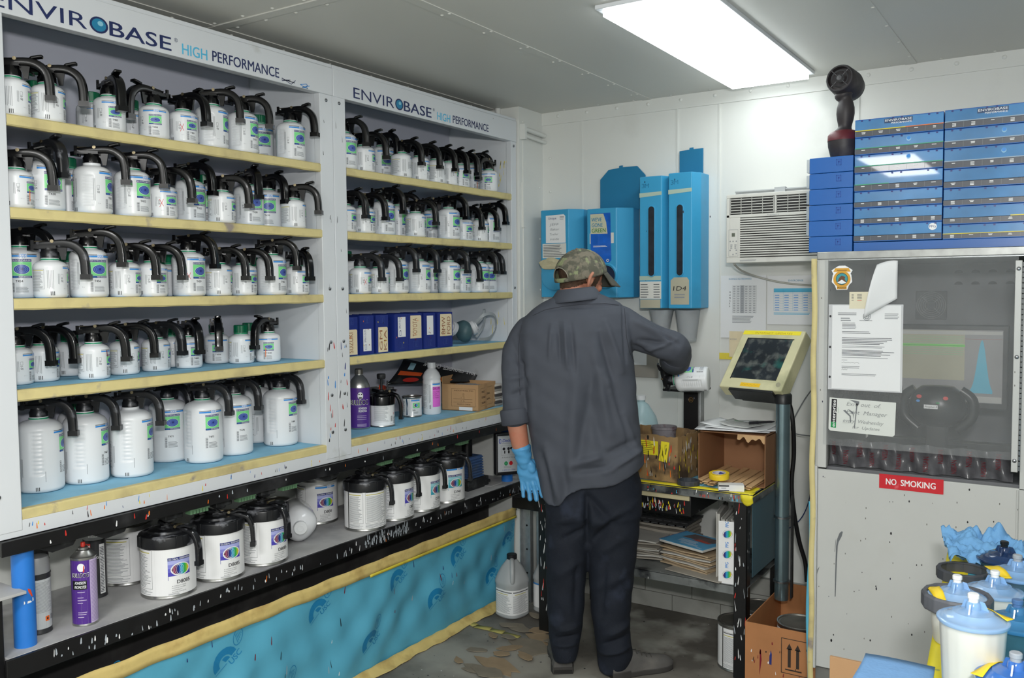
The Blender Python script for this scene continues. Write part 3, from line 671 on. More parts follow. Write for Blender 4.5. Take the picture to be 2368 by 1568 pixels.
D = Decal(lambda u, v, h: sheet_pt(u, v, h+.0006), [], .01)
for (y, z, s) in ((1.900, .31, 1), (2.325, .345, 1), (2.60, .135, 1), (2.775, .335, 1), (3.03, .18, 1), (3.2, .325, 1), (3.49, .15, .9), (3.63, .30, .85), (2.14, .09, 1), (1.62, .12, 1), (1.45, .36, 1)):
    cs, sn = math.cos(.62), math.sin(.62)
    def R2(a, b_): return (y+(a*cs-b_*sn)*s, z+(a*sn+b_*cs)*s)
    for k in range(10):
        t0, t1 = PI*k/10, PI*(k+1)/10
        D.poly([R2(.052*math.cos(t0), .052*math.sin(t0)), R2(.052*math.cos(t1), .052*math.sin(t1)), R2(.026*math.cos(t1), .026*math.sin(t1)), R2(.026*math.cos(t0), .026*math.sin(t0))], sheet_print, 0)
        if k < 6: D.poly([R2(0, 0), R2(.02*math.cos(t0), .02*math.sin(t0)), R2(.02*math.cos(t1), .02*math.sin(t1))], sheet_print, 0)
    p = R2(.008, -.026); D.text('USC', p[0], p[1], .021*s, sheet_print, rot=.62, bold=.02, layer=0)
    p = R2(-.052, -.008); D.line([p, R2(.0, -.008)], .0022, sheet_print, 0)
    p = R2(.082, .03); D.ell(p[0], p[1], .021*s, .030*s, sheet_print, 0, hole=.9, rot=-.25)
    for k in range(5): q = R2(.070+k*.007, .012+k*.004); q2 = R2(.078+k*.005, .050-k*.004); D.line([q, q2], .0018, sheet_print, 0)
put('printed_logos', D.mesh('printed_logos'), sh)
D = Decal(lambda u, v, h: sheet_pt(u, v, h+.001), [], .02)
paint_runs(D, 40, 1.2, 3.6, .04, .38, [c_black, c_navy, M('drip_grey', (0, 0, 0)), c_white, M('ink_dark_red', (120, 20, 40), .4)], seed=8, lmin=.012, lmax=.04)
put('paint_drips', D.mesh('paint_drips'), sh)
b = MB().grid(lambda u, v: (-2.372+.002*math.sin(u*60)+(.0 if v < .6 else .0), 1.19+2.50*u, .408+.052*v+.0016*math.sin(u*83)), 160, 3)
tag(b.build('masking_tape_strip', tape_pale, None, solid=.0008), 'pale masking tape strip along the top edge of blue sheet', 'tape')
b = MB().grid(lambda u, v: (-2.369, 2.6+1.09*u, .402+.012*v), 60, 1); tag(b.build('masking_tape_strip', tape_y, None, solid=.0008), 'thin bright yellow tape line under the pale tape on blue sheet', 'tape')
rr = random.Random(4)
b = MB().grid(lambda u, v: (-2.375+.040*v+.005*math.sin(u*31)*v+.003*math.sin(u*90)*v, 1.9+1.75*u, .028*(1-v)**2+.0025+.003*abs(math.sin(u*55+v*3))), 130, 5)
tag(b.build('masking_tape_strip', tape_pale, None, solid=.0008), 'wrinkled masking tape holding the blue sheet down to floor', 'tape')
# ------------------------------------------------------------------ cans and aerosols on the bench
OVAL = [(96, 20, 60), (140, 24, 72), (92, 30, 92), (34, 52, 130), (30, 110, 176), (56, 172, 214), (40, 168, 150), (60, 176, 80), (150, 200, 60), (238, 180, 60)]
ovm = [M(f'globe_stripe_{chr(97+i)}', c, .35) for i, c in enumerate(OVAL)]
grad_v = [M(f'label_violet_{chr(97+i)}', c, .35) for i, c in enumerate([(60, 50, 160), (76, 70, 178), (98, 98, 196), (132, 136, 212), (172, 178, 230)])]
grad_t = [M(f'label_teal_{chr(97+i)}', c, .35) for i, c in enumerate([(30, 140, 168), (56, 160, 184), (84, 178, 198), (120, 198, 212), (160, 214, 224)])]
can_metal = M('tin_can_metal', (176, 176, 174), .28, .95, var=.08, scale=20)
can_lid_m = M('dusty_can_lid', (120, 118, 112), .45, .7, var=.2, scale=12)
def can_label(R, code, tint, sc=1.0, H=.19, lines=True, blue=True):
    D = Decal(cylmap(R), [], .006); mm = R/57.2958
    D.rect(-178*mm, .010*sc, 178*mm, H-.016*sc, c_white, -1)
    gw, z1, z0 = .036*sc, .128*sc, .058*sc
    for k in range(5):
        za, zb = z1-.009*sc-(z1-.009*sc-z0)*k/5, z1-.009*sc-(z1-.009*sc-z0)*(k+1)/5
        if k == 4: D.poly([(-gw, zb), (0, zb+.008*sc), (gw*.7, za), (-gw, za)], tint[0], 0)
        else: D.rect(-gw, zb, gw, za, tint[4-k] if k < 4 else tint[0], 0)
    D.rect(-gw, z1-.009*sc, gw, z1, c_navy, 0); D.text('GLOBAL REFINISH', -gw*.94, z1-.0072*sc, .0050*sc, c_white, width=gw*1.85, bold=.02)
    cy = z1-.038*sc; D.ell(.003, cy, .031*sc, .0205*sc, c_white, 1)
    n = 10
    for k in range(n):
        x0, x1 = -1+2*k/n, -1+2*(k+1)/n
        pts = [(x0, math.sqrt(max(0, 1-x0*x0))), (x0, -math.sqrt(max(0, 1-x0*x0))), (x1, -math.sqrt(max(0, 1-x1*x1))), (x1, math.sqrt(max(0, 1-x1*x1)))]
        D.poly([(.003+a*.028*sc, cy+b_*.0175*sc) for a, b_ in pts], ovm[k], 2)
    for k in range(3): D.ell(.003-.012*sc+k*.005*sc, cy, .012*sc, .016*sc, c_white, 3, hole=.95)
    if blue:
        for (ua, ub) in ((-gw*1.2, gw*.2), (gw*.75, gw*1.3)): D.rect(ua, z1+.020*sc, ub, z1+.027*sc, c_blue, 0); D.rect(ua, z1+.0295*sc, ub, z1+.031*sc, c_black, 0)
        for j in range(3): D.frame(gw*(.25+j*.16), z1+.02*sc, gw*(.25+j*.16)+.005*sc, z1+.03*sc, .001, c_blue, 1)
    D.text(code, -gw*.25, .045*sc, .0115*sc, c_black, bold=.03)
    for k, t in enumerate(('2K CHROMATIC SEALER', 'PRODUIT DE SCELLEMENT', 'CHROMATIQUE 2K', 'SELLADOR CROMATICO 2K')): D.text(t, -gw*.7, (.037-k*.0063)*sc, .0031*sc, c_dkgray, width=(.045 if k != 2 else .032)*sc)
    D.lines(-gw, .0115*sc, gw*.1, .0165*sc, 2, c_gray, 0, 3)
    for (a0, a1) in ((-128, -58), (-178, -134)):
        D.frame(a0*mm, .032*sc, a1*mm, H-.030*sc, .0008, c_dkgray, 0); D.rect((a0+2)*mm, H-.036*sc, (a1-2)*mm, H-.033*sc, c_black, 0); D.rect((a0+2)*mm, H-.046*sc, (a1-6)*mm, H-.043*sc, M('label_mustard', (196, 188, 90), .5), 0)
        D.lines((a0+3)*mm, .036*sc, (a1-3)*mm, H-.050*sc, 26, c_gray, 0, 7, .4); D.lines(a0*mm, .013*sc, a1*mm, .029*sc, 4, c_gray, 0, 8, .4)
    D.lines(60*mm, .032*sc, 120*mm, H-.05*sc, 24, c_gray, 0, 17, .4)
    return D.mesh('label')
def can_body(R, H):
    b = MB().lathe([(0, .003), (R*.96, .003), (R*.97, 0), (R+.0012, 0), (R+.0016, .002), (R+.0004, .005), (R, .006), (R, H-.010), (R+.0006, H-.008), (R+.0022, H-.004), (R+.0018, H-.0005), (R-.001, H), (R-.003, H-.001), (R-.004, H-.006), (0, H-.006)], 56, cap=False)
    return b.mesh('body', can_metal, 40)
def can_lid(R, H):
    return MB().lathe([(0, H-.0045), (R*.80, H-.0045), (R*.84, H-.003), (R*.87, H-.0052), (R*.93, H-.0052), (R*.95, H-.0012), (R*.97, H-.0012), (R*.975, H-.005)], 48, cap=False).mesh('lid', can_lid_m, 40)
GB = can_body(.083, .190); GL = can_lid(.083, .190)
def mix_lid(par, R, H, ang, mat=None):
    """clamped mixing lid: collar, dome, clips, paddle socket, pouring lever and handle"""
    b = MB().lathe([(R+.002, H-.034), (R+.0045, H-.032), (R+.0045, H-.002), (R+.003, H+.003), (R*.92, H+.006), (R*.9, H+.003), (R*.72, H+.006), (R*.68, H+.013), (R*.30, H+.016), (0, H+.017)], 56, cap=False)
    for a in (60, 150, 240, 330):
        T = RZ(rad(a)); b.box(R+.003, R+.009, -.010, .010, H-.030, H+.006, 0, T)
    b.box(-.014, .030, -.013, .013, H+.014, H+.022)
    l = put('mixing_lid', b.mesh('mixing_lid', [mat or crusted], 35), par, rotz=ang, bevel=.001)
    b = MB().tube(smooth_path([(-.045, .03, H+.024), (-.01, .02, H+.018), (R*.6, .008, H+.014), (R+.008, 0, H+.006), (R+.020, 0, H-.006), (R+.030, 0, H-.035), (R+.032, 0, H-.085)], 4), 1, sec=rounded_sec(.0125, .007), binorm=(0, 1, 0))
    b.box(R+.023, R+.040, -.013, .013, H-.097, H-.083)
    put('handle', b.mesh('handle', [mat or crusted], 40), l)
    b = MB().tube(smooth_path([(.02, 0, H+.024), (.05, 0, H+.022), (R*.85, 0, H+.028), (R+.012, 0, H+.024)], 3), 1, sec=rounded_sec(.013, .004), binorm=(0, 1, 0))
    put('pouring_lever', b.mesh('pouring_lever', [mat or crusted], 40), l)
    put('spring_rod', MB().cyl((.0, .014, H+.024), (.055, .014, H+.024), .003, 8).cyl((.04, -.016, H+.024), (.04, .016, H+.024), .005, 10).mesh('spring_rod', [MATS['brass_spring']], 30), l)
    put('agitator_stem', MB().cyl((0, 0, H+.015), (0, 0, H+.031 if H > .15 else H+.06), .005, 12).lathe([(.011, H+.018), (.011, H+.027), (.007, H+.029), (0, H+.029)], 16).mesh('agitator_stem', [darkm], 30), l)
def gallon(x, y, la, code, tint, label, ha=None, blue=False, z=None):
    e = empty('paint_can', (x, y, ZB+.001), rad(la)); put('body', GB, e); put('label', can_label(.083, code, tint, blue=blue), e)
    if ha is None: put('lid', GL, e)
    else: mix_lid(e, .083, .190, rad(ha-la))
    tag(e, label, 'paint can', 'gallon paint cans on the mixing bench'); return e
gallon(-2.655, 1.725, 32, 'D8085', grad_v, 'gallon paint can with plain dusty lid, at the bench back beside grey aerosol')
gallon(-2.428, 1.722, -12, 'D8085', grad_v, 'front gallon can with black handle hanging over its oval emblem, nearest the purple aerosol', 17)
gallon(-2.425, 1.914, -10, 'D8085', grad_v, 'gallon can with full rainbow oval emblem, second of the three left mixing cans', 40)
gallon(-2.422, 2.106, 2, 'D8085', grad_v, 'gallon can with black mixing lid, right beside the white plastic jug lying down', 4)
gallon(-2.655, 2.60, -20, 'D800', grad_v, 'gallon can with bare shiny tin lid and blue stripe, standing behind the white jug', blue=True)
gallon(-2.415, 2.628, 170-47-160+0, 'D80', grad_v, 'gallon can showing only its text side, paint-crusted lid with drooping grey handle', 20)
gallon(-2.415, 2.806, 8, 'D82', grad_v, 'gallon can with scribbled label, half hidden right of the text-sided can', 15)
gallon(-2.412, 2.984, 4, 'D753', grad_t, 'gallon can with teal oval label and yellow drip, second from the bench right end', 14)
gallon(-2.408, 3.162, -22, 'D740', grad_t, 'rightmost gallon can with teal oval label, black drips, crusted mixing lid', 18, True)
# the can seen from its text side
o = [x for x in bpy.data.objects if x.name.startswith('paint_can')][5]; o.rotation_euler.z = rad(-47+128)
o.children[2].rotation_euler.z = rad(14-(-47+128)) if False else rad(22)-o.rotation_euler.z
def spray(x, y, z, R, H, la, label, base, capm, decal=None, nozzle=None, cap_h=.05, dome=True):
    e = empty('aerosol_can', (x, y, z+.001), rad(la)); hb = H*.78 if capm else H*.83
    put('body', MB().lathe([(0, .002), (R*.9, .002), (R*.93, 0), (R+.001, 0), (R+.001, .003), (R, .005), (R, hb-.004), (R+.001, hb-.002), (R+.001, hb+.001), (R*.97, hb+.002), (R*.9, hb+.005)] + ([(R*.6, hb+.016), (R*.58, hb+.018), (R*.40, hb+.020), (R*.40, hb+.026), (R*.3, hb+.028), (0, hb+.028)] if not capm else [(0, hb+.005)]), 40, cap=False).mesh('body', [base], 40), e)
    if capm: put('cap', MB().lathe([(R*.98, hb+.001), (R*.98, hb+cap_h*.2), (R*.93, H-.008), (R*.85, H-.001), (R*.75, H), (0, H)], 40, cap=False).mesh('cap', [capm], 35), e)
    else:
        put('nozzle', MB().lathe([(.0065, hb+.026), (.0062, H-.002), (.005, H), (0, H)], 16, cap=False).mesh('nozzle', [nozzle], 35), e)
    if decal: D = Decal(cylmap(R), [], .004); decal(D, hb); put('label', D.mesh('label'), e)
    tag(e, label, 'aerosol can'); return e
alu = M('brushed_can_steel', (180, 180, 178), .3, .9, var=.08)
def dec_bull(D, hb):
    R = .034; mm = R/57.3
    D.rect(-178*mm, .006, 178*mm, hb-.006, c_purple, -1); D.rect(14*mm, .006, 95*mm, hb-.006, M('lilac_text_panel', (196, 180, 214), .4), 0)
    D.lines(17*mm, .010, 90*mm, hb-.010, 44, M('lilac_ink', (150, 132, 180), .5), 1, 5, .4)
    D.ell(-24*mm, hb*.87, .010, .012, c_white, 1); D.poly([(-16*mm, hb*.80), (-10*mm, hb*.80), (-9*mm, hb*.88), (-13*mm, hb*.91)], c_red, 2); D.ell(-28*mm, hb*.90, .004, .005, c_white, 2)
    D.text('BULLDOG', 8*mm, hb*.725, .0125, c_white, width=.046, bold=.05, align='r', layer=1, slant=.12); D.text('BULLDOG', 7*mm, hb*.728, .0105, c_black, width=.043, bold=.03, align='r', layer=2, slant=.12)
    D.rect(-70*mm, hb*.545, 0*mm, hb*.675, c_black, 1)
    D.text('ADHESION', -6*mm, hb*.625, .0078, c_white, width=.030, align='r', layer=2, bold=.03, slant=.15); D.text('PROMOTER', -4*mm, hb*.56, .0085, c_white, width=.032, align='r', layer=2, bold=.03, slant=.15)
    for (v, w_) in ((.50, .02), (.42, .016), (.38, .024), (.34, .014), (.20, .024), (.17, .022), (.13, .016)): D.rect(-44*mm, hb*v, -44*mm+w_, hb*v+.0022, M('lilac_text_panel', (0, 0, 0)), 1)
spray(-2.402, 1.425, ZB, .034, .236, -31+12, 'purple aerosol can with red nozzle standing at the bench front edge', alu, None, dec_bull, M('red_nozzle', (206, 52, 40), .4))
def dec_sem(D, hb):
    R = .033; mm = R/57.3; D.rect(-178*mm, .008, 178*mm, hb-.004, M('aerosol_charcoal', (48, 49, 52), .35), -1); D.rect(30*mm, .012, 62*mm, hb-.012, c_white, 0); D.lines(32*mm, .016, 58*mm, hb-.02, 30, c_dkgray, 1, 5, .5)
    D.rect(-50*mm, hb*.86, -14*mm, hb*.96, c_red, 0); D.text('SEM', -46*mm, hb*.88, .0095, c_white, width=.017, bold=.04)
    D.text('SELF', -42*mm, hb*.76, .008, c_white, bold=.02); D.text('ETCHING', -56*mm, hb*.69, .008, c_white, bold=.02)
    for v in (.56, .5, .44, .32): D.rect(-40*mm, hb*v, -20*mm, hb*v+.002, c_gray, 0)
    D.rect(-24*mm, hb+.012, 24*mm, hb+.032, c_white, 1); D.text('39683', -18*mm, hb+.024, .005, c_black, width=.019, layer=2); D.text('GRAY', -16*mm, hb+.018, .004, c_black, width=.016, layer=2)
    for k in range(9): D.rect((-18+k*4)*mm, hb+.0135, (-16.5+k*4)*mm, hb+.017, c_black, 2)
greycap = M('grey_plastic_cap', (146, 148, 150), .4, var=.04)
spray(-2.590, 1.575, ZB, .033, .232, -31-8, 'tall charcoal aerosol can with grey cap, standing behind the purple can', M('aerosol_charcoal', (48, 49, 52), .35), greycap, dec_sem)
def dec_grey(D, hb):
    R = .033; mm = R/57.3; D.rect(-178*mm, .014, 178*mm, hb-.014, M('aerosol_label_grey', (196, 200, 202), .4), -1); D.lines(-60*mm, .06, 60*mm, hb-.02, 26, c_gray, 0, 6, .35)
    D.rect(14*mm, .034, 36*mm, .048, M('hazard_orange', (238, 108, 40), .4), 0); D.ell(25*mm, .041, .0025, .004, c_black, 1, n=8); D.barcode(44*mm, .036, 62*mm, .05, c_dkgray, 0, 3, 8)
spray(-2.452, 1.318, ZB, .033, .215, -28+15, 'light grey aerosol can with grey cap, beside the left blue post', M('aerosol_charcoal', (48, 49, 52), .35), greycap, dec_grey, cap_h=.045)
spray(-2.560, 1.375, ZB, .033, .222, -28, 'black aerosol can half hidden behind the light grey aerosol can', M('aerosol_black', (26, 26, 28), .3), M('black_cap', (34, 34, 36), .4), None)
# small round can behind the white jug
def small_can(x, y, z, R, H, la, label, fn, name='paint_can', lid=True):
    e = empty(name, (x, y, z+.001), rad(la)); put('body', can_body(R, H), e); 
    if lid: put('lid', can_lid(R, H), e)
    D = Decal(cylmap(R), [], .005); fn(D, R, H); put('label', D.mesh('label'), e); tag(e, label, 'paint can'); return e
def dec_small(code, txt):
    def f(D, R, H):
        mm = R/57.3; D.rect(-178*mm, .008, 178*mm, H-.009, c_white, -1); D.rect(-20*mm, H-.026, 40*mm, H-.020, c_blue, 0); D.rect(-20*mm, H-.018, 40*mm, H-.0165, c_black, 0)
        D.text(txt, -24*mm, H*.44, .010, c_dkgray, width=.03); D.ell(16*mm, H*.58, .005, .005, M('ink_dark_red', (0, 0, 0)), 0); D.lines(-60*mm, .012, -28*mm, H-.03, 14, c_gray, 0, 3, .4)
    return f
small_can(-2.700, 2.42, ZB, .05, .12, -38, 'small white can with dark lid behind the white plastic jug', dec_small('', 'OL-50'))
# white jug lying on its side
b = MB(); sec = lambda u, v: None
prof = [(0, 0), (.045, .0), (.062, .006), (.068, .02), (.068, .13), (.064, .15), (.050, .172), (.032, .188), (.021, .194), (.021, .206), (0, .206)]
jl = empty('plastic_jug', (-2.510, 2.352, ZB+.0725)); jl.rotation_euler = (0, rad(90), rad(-38))
put('body', MB().lathe(prof, 40, rfun=lambda a: 1+.035*math.cos(4*a), cap=False).mesh('body', [M('glossy_white_plastic', (234, 236, 240), .15, var=.01, coat=.5)], 60), jl, loc=(0, 0, -.10))
put('screw_cap', MB().lathe([(.0245, .19), (.025, .212), (.023, .214), (0, .214)], 40, rfun=lambda a: 1+.012*(1 if math.sin(a*24) > 0 else -1), cap=False).lathe([(.012, .214), (.012, .2155), (.009, .2155), (.009, .214)], 24, cap=False).mesh('screw_cap', [bottle_w], 30), jl, loc=(0, 0, -.10))
put('grip', MB().tube(smooth_path([(.062, 0, .06), (.082, 0, .075), (.080, 0, .12), (.055, 0, .155)], 4), .011, 12).mesh('grip', [MATS['glossy_white_plastic']], 60), jl, loc=(0, 0, -.10), rotz=rad(-62))
tag(jl, 'glossy white plastic jug lying on its side between the mixing cans', 'jug')
# motor, control box, plate at the right end of the bench
e = empty('agitator_motor', (-2.47, 3.42, ZB)); 
put('base', MB().box(-.06, .06, -.085, .085, .001, .05).mesh('base', [darkm], 0), e, bevel=.003)
b = MB()
for k in range(8): b.box(-.05, .05, -.06+.001*k, .06-.001*k, .052+k*.013, .059+k*.013)
b.box(-.044, .044, -.052, .052, .05, .155); put('cooling_fins', b.mesh('cooling_fins', [M('motor_blue_grey', (64, 92, 136), .5, var=.15, dirt=((96, 100, 104), 12, .5, .7))], 0), e, bevel=.001)
put('shaft_column', MB().cyl((0, -.01, .155), (0, -.01, .26), .026, 20).mesh('shaft_column', [black_steel], 40), e)
tag(e, 'dusty blue grey finned motor with black column, at the bench right end', 'motor')
e = empty('control_box', (-2.345, 3.560, .652), rad(-38)); cw = M('control_face_grey', (186, 190, 194), .35)
put('case', MB().box(-.006, .034, -.062, .062, 0, .205).mesh('case', [M('control_case_black', (26, 27, 30), .4)], 0), e, bevel=.006)
D = Decal(lambda u, v, h: (.034+h, -.062+u*.66, v*.872), []); D.rect(.014, .018, .174, .222, cw, 0); D.frame(.014, .018, .174, .222, .0015, c_dkgray, 1)
D.text('Dedoes', .052, .186, .018, M('logo_violet_blue', (52, 66, 160), .4), width=.095, bold=.03, slant=.2, layer=1); D.ell(.034, .192, .010, .014, MATS['logo_violet_blue'], 1, hole=.75); D.rect(.03, .178, .034, .206, MATS['logo_violet_blue'], 2)
D.rect(.044, .178, .15, .181, c_gray, 1); D.frame(.044, .112, .15, .166, .0008, c_dkgray, 1)
for (u, v, a, c_) in ((.062, .148, .011, .008), (.068, .130, .005, .010), (.098, .148, .010, .009), (.100, .130, .007, .010), (.122, .150, .014, .008), (.136, .126, .006, .004)): D.ell(u, v, a, c_, c_black, 2, n=9)
D.text('A World of Change', .046, .096, .008, c_dkgray, width=.106, slant=.2, layer=1)
D.ell(.078, .066, .014, .012, M('button_green', (34, 140, 84), .4), 1); D.ell(.116, .066, .014, .012, M('button_red', (200, 36, 44), .4), 1); D.text('I', .0765, .063, .007, c_white, layer=2)
D.lines(.06, .04, .135, .05, 2, c_gray, 1, 4); D.text('1-800-521-7086', .05, .026, .007, MATS['logo_violet_blue'], width=.1, layer=1)
D.poly([(.132, .145), (.138, .145), (.137, .185), (.133, .182)], c_yellow, 3); D.poly([(.158, .16), (.163, .15), (.161, .2), (.157, .19)], c_yellow, 3)
D.build('face_plate', e); tag(e, 'grey and black control box with green and red buttons on right blue post', 'control box')
e = empty('cover_plate', (-2.43, 3.52, ZB+.001)); put('plate', MB().box(-.055, .055, -.05, .05, 0, .004).mesh('plate', [dusty], 0), e, bevel=.001)
put('knob', MB().lathe([(.008, .004), (.008, .01), (.016, .014), (.017, .02), (.013, .025), (0, .026)], 24).mesh('knob', [M('knob_black', (40, 40, 42), .5, var=.2)], 40), e); tag(e, 'dusty square metal cover plate with a black knob on bench right end', 'plate')
# ------------------------------------------------------------------ right cabinet: binders, respirator, things on the bottom shelf
binder_m = M('binder_blue_vinyl', (28, 46, 124), .35, var=.06, scale=9, dots=[((20, 20, 30), 30, .1, .1)])
paper_m = M('aged_label_paper', (226, 212, 178), .7, var=.05, scale=20); paperw = M('white_paper', (228, 230, 232), .6, var=.02)
emb = M('embossed_blue', (64, 84, 150), .4)
def binder(y0, y1, z1, text, note, label, dep=.20):
    Z0 = ZS[4]+.001; t = y1-y0; e = empty('ring_binder', (-2.40, (y0+y1)/2, Z0)); h = z1-Z0
    put('cover', MB().box(-.004, 0, -t/2, t/2, 0, h).box(-dep, -.004, -t/2, -t/2+.0025, 0, h).box(-dep, -.004, t/2-.0025, t/2, 0, h).mesh('cover', [binder_m], 0), e, bevel=.001)
    put('pages', MB().box(-dep+.01, -.006, -t/2+.005, t/2-.005, .004, h-.006).mesh('pages', [paperw], 0), e)
    D = Decal(planemap((0, -t/2, 0), (0, 1, 0), (0, 0, 1)), [], .02)
    zl = .02 if note != 'low' else .02
    z = h*.80 if note == 'low' else .012
    D.frame(t*.35, z, t*.68, z+.026, .001, emb, 0); D.text('PPG', t*.60, z+.003, .011, emb, rot=PI/2, width=.02, layer=1)
    za, zb = (.004, h*.68) if note == 'low' else (h*.32, h-.008)
    if note in ('low', 'high') and text != 'SPRAY OUTS' and text:
        D.poly([(t*.12, za), (t*.94, za), (t*.94, zb-.004), (t*.88, zb), (t*.14, zb)], paper_m, 1)
        ws = text.split('/'); 
        for k, w_ in enumerate(ws): D.text(w_, t*(.62 if len(ws) == 1 else .48+.36*k), za+.008, t*(.32 if len(ws) == 1 else .24), M('ink_brown', (150, 96, 66), .6), rot=PI/2, width=(zb-za)*.8, layer=2)
    else:
        D.rect(t*.22, za+.01, t*.80, zb-.004, paperw, 1)
        if text: D.text(text, t*.42, za+.045, t*.12, c_navy, rot=PI/2, width=(zb-za)*.5, layer=2); D.frame(t*.32, za+.016, t*.46, za+.036, .0015, c_ell, 2)
    rr = random.Random(int(y0*100)); 
    for _ in range(4): D.ell(rr.uniform(t*.1, t*.8), rr.uniform(h*.2, h*.9), .0018, .0035, [MATS['ink_dark_red'], c_black, c_yellow, c_orange][rr.randrange(4)], 3, n=8)
    put('spine_label', D.mesh('spine_label'), e); tag(e, label, 'binder', 'blue ring binders on the right cabinet')
binder(2.512, 2.588, 1.448, 'SUZUKI', 'low', 'blue ring binder with cream label reading SUZUKI, next to the middle post')
binder(2.600, 2.682, 1.452, 'SPRAY OUTS', 'low', 'blue ring binder with low white SPRAY OUTS label, between SUZUKI and KIA binders')
binder(2.698, 2.770, 1.452, 'GM/KIA', 'low', 'blue ring binder with cream label reading KIA')
binder(2.812, 2.898, 1.452, 'SPRAY OUTS', 'high', 'blue ring binder with high white SPRAY OUTS label, left of the TOYOTA binder')
binder(2.900, 2.992, 1.452, 'TOYOTA', 'high', 'blue ring binder with cream label reading TOYOTA')
binder(3.008, 3.086, 1.452, '', 'high', 'thin blue ring binder with stained white label right of TOYOTA binder')
binder(3.106, 3.212, 1.452, 'BMW/FORD', 'high', 'blue ring binder with cream label reading BMW FORD, rightmost of the row')
# respirator mask
rs = M('respirator_silicone', (150, 156, 160), .45, var=.05); rsf = M('respirator_filter', (196, 198, 202), .5)
e = empty('respirator_mask', (-2.49, 3.40, ZS[4]+.016), rad(-25))
put('face_piece', MB().lathe([(.0, .005), (.035, .002), (.048, .02), (.040, .052), (.024, .074), (0, .08)], 28, XF((0, 0, .03), ry=60), rfun=lambda a: 1+.18*math.cos(2*a)).mesh('face_piece', [M('respirator_teal', (66, 92, 98), .5)], 60), e)
for s in (-1, 1):
    put('filter_cartridge', MB().lathe([(.030, 0), (.036, .004), (.036, .022), (.031, .026), (0, .026)], 32, XF((.01, s*.045, .052), rx=-s*60, ry=30)).lathe([(.022, .026), (.022, .034), (0, .034)], 24, XF((.01, s*.045, .052), rx=-s*60, ry=30)).mesh('filter_cartridge', [rsf], 35), e)
put('head_strap', MB().tube(smooth_path([(0, .04, .05), (.05, .10, .12), (.03, .17, .115), (-.01, .20, .05), (.03, .14, .008), (.07, .06, .006)], 6), 1, sec=[(.007, .001), (-.007, .001), (-.007, -.001), (.007, -.001)], binorm=(0, .3, 1)).mesh('head_strap', [rs], 30), e)
put('head_strap', MB().tube(smooth_path([(0, .04, .04), (.04, .09, .10), (.0, .13, .145), (-.04, .15, .07), (-.03, .10, .01)], 6), 1, sec=[(.006, .001), (-.006, .001), (-.006, -.001), (.006, -.001)], binorm=(0, 1, .2)).mesh('head_strap', [rs], 30), e)
tag(e, 'grey half-face respirator mask with straps lying right of the blue binders', 'respirator')
Z5 = ZS[5]+.001
# flat-sided purple metal bottle
e = empty('metal_bottle', (-2.535, 2.735, Z5), rad(-47)); R = .04
put('body', MB().lathe([(0, .002), (.038, 0), (.04, .004), (.04, .175), (.0395, .18), (.030, .205), (.016, .222), (.014, .224), (.014, .236), (0, .236)], 40, rfun=lambda a: 1+.10*abs(math.sin(a)), cap=False).mesh('body', [alu], 40), e)
put('screw_cap', MB().lathe([(.0165, .228), (.0165, .246), (.014, .25), (0, .25)], 30, rfun=lambda a: 1+.03*(1 if math.sin(a*20) > 0 else -1)).mesh('screw_cap', [can_lid_m], 30), e)
D = Decal(cylmap(lambda a: .04*(1+.10*abs(math.sin(a)))), [], .004); D.rect(-.11, .006, .11, .172, c_purple, 0); D.poly([(-.055, .120), (-.012, .120), (-.006, .170), (-.055, .170)], c_red, 1)
D.ell(.004, .140, .011, .015, c_white, 2); D.ell(-.001, .146, .003, .003, c_black, 3, n=8); D.ell(.009, .146, .003, .003, c_black, 3, n=8); D.rect(-.002, .128, .010, .134, c_black, 3)
D.text('BULLDOG', .036, .102, .021, c_white, width=.075, align='r', bold=.05, layer=3); D.text('BULLDOG', .035, .1035, .018, c_black, width=.071, align='r', bold=.03, layer=4)
D.text('ADHESION', .030, .083, .009, c_white, width=.034, align='r', bold=.03, layer=2); D.text('PROMOTER', .030, .071, .009, c_white, width=.034, align='r', bold=.03, layer=2)
for v in (.055, .048, .04, .02, .015, .011): D.rect(-.01, v, .028, v+.0018, MATS['lilac_text_panel'], 2)
put('label', D.mesh('label'), e); tag(e, 'purple metal bottle with white bulldog head, on right cabinet bottom shelf beside middle post', 'bottle')
# quart can with mixing lid
e = empty('paint_can', (-2.50, 2.835, Z5), rad(-48+120)); put('body', can_body(.054, .125), e); mix_lid(e, .054, .125, rad(25-72), blackp)
D = Decal(cylmap(.054), [], .005); mm = .054/57.3; D.rect(-178*mm, .006, 178*mm, .112, c_white, -1)
for a0, a1 in ((-160, -86), ): D.frame(a0*mm, .022, a1*mm, .1, .0007, c_dkgray, 0); D.lines((a0+3)*mm, .026, (a1-3)*mm, .09, 20, c_gray, 0, 5, .4)
D.barcode(-78*mm, .022, -66*mm, .045, c_dkgray, 0, 3); D.text('D', -60*mm, .05, .008, c_red); D.lines(-60*mm, .012, -20*mm, .04, 6, c_gray, 0, 3)
D.frame(-80*mm, .012, -10*mm, .1, .0006, c_gray, 0)
put('label', D.mesh('label'), e)
put('stirring_knob', MB().cyl((0, 0, .15), (0, 0, .205), .0045, 10).cyl((.03, 0, .15), (.03, 0, .19), .004, 8).lathe([(.017, .2), (.019, .204), (.019, .218), (.016, .222), (0, .222)], 28).mesh('stirring_knob', [darkm], 35), e)
tag(e, 'white paint can with tall black knobbed mixing lid, on right cabinet bottom shelf', 'paint can')
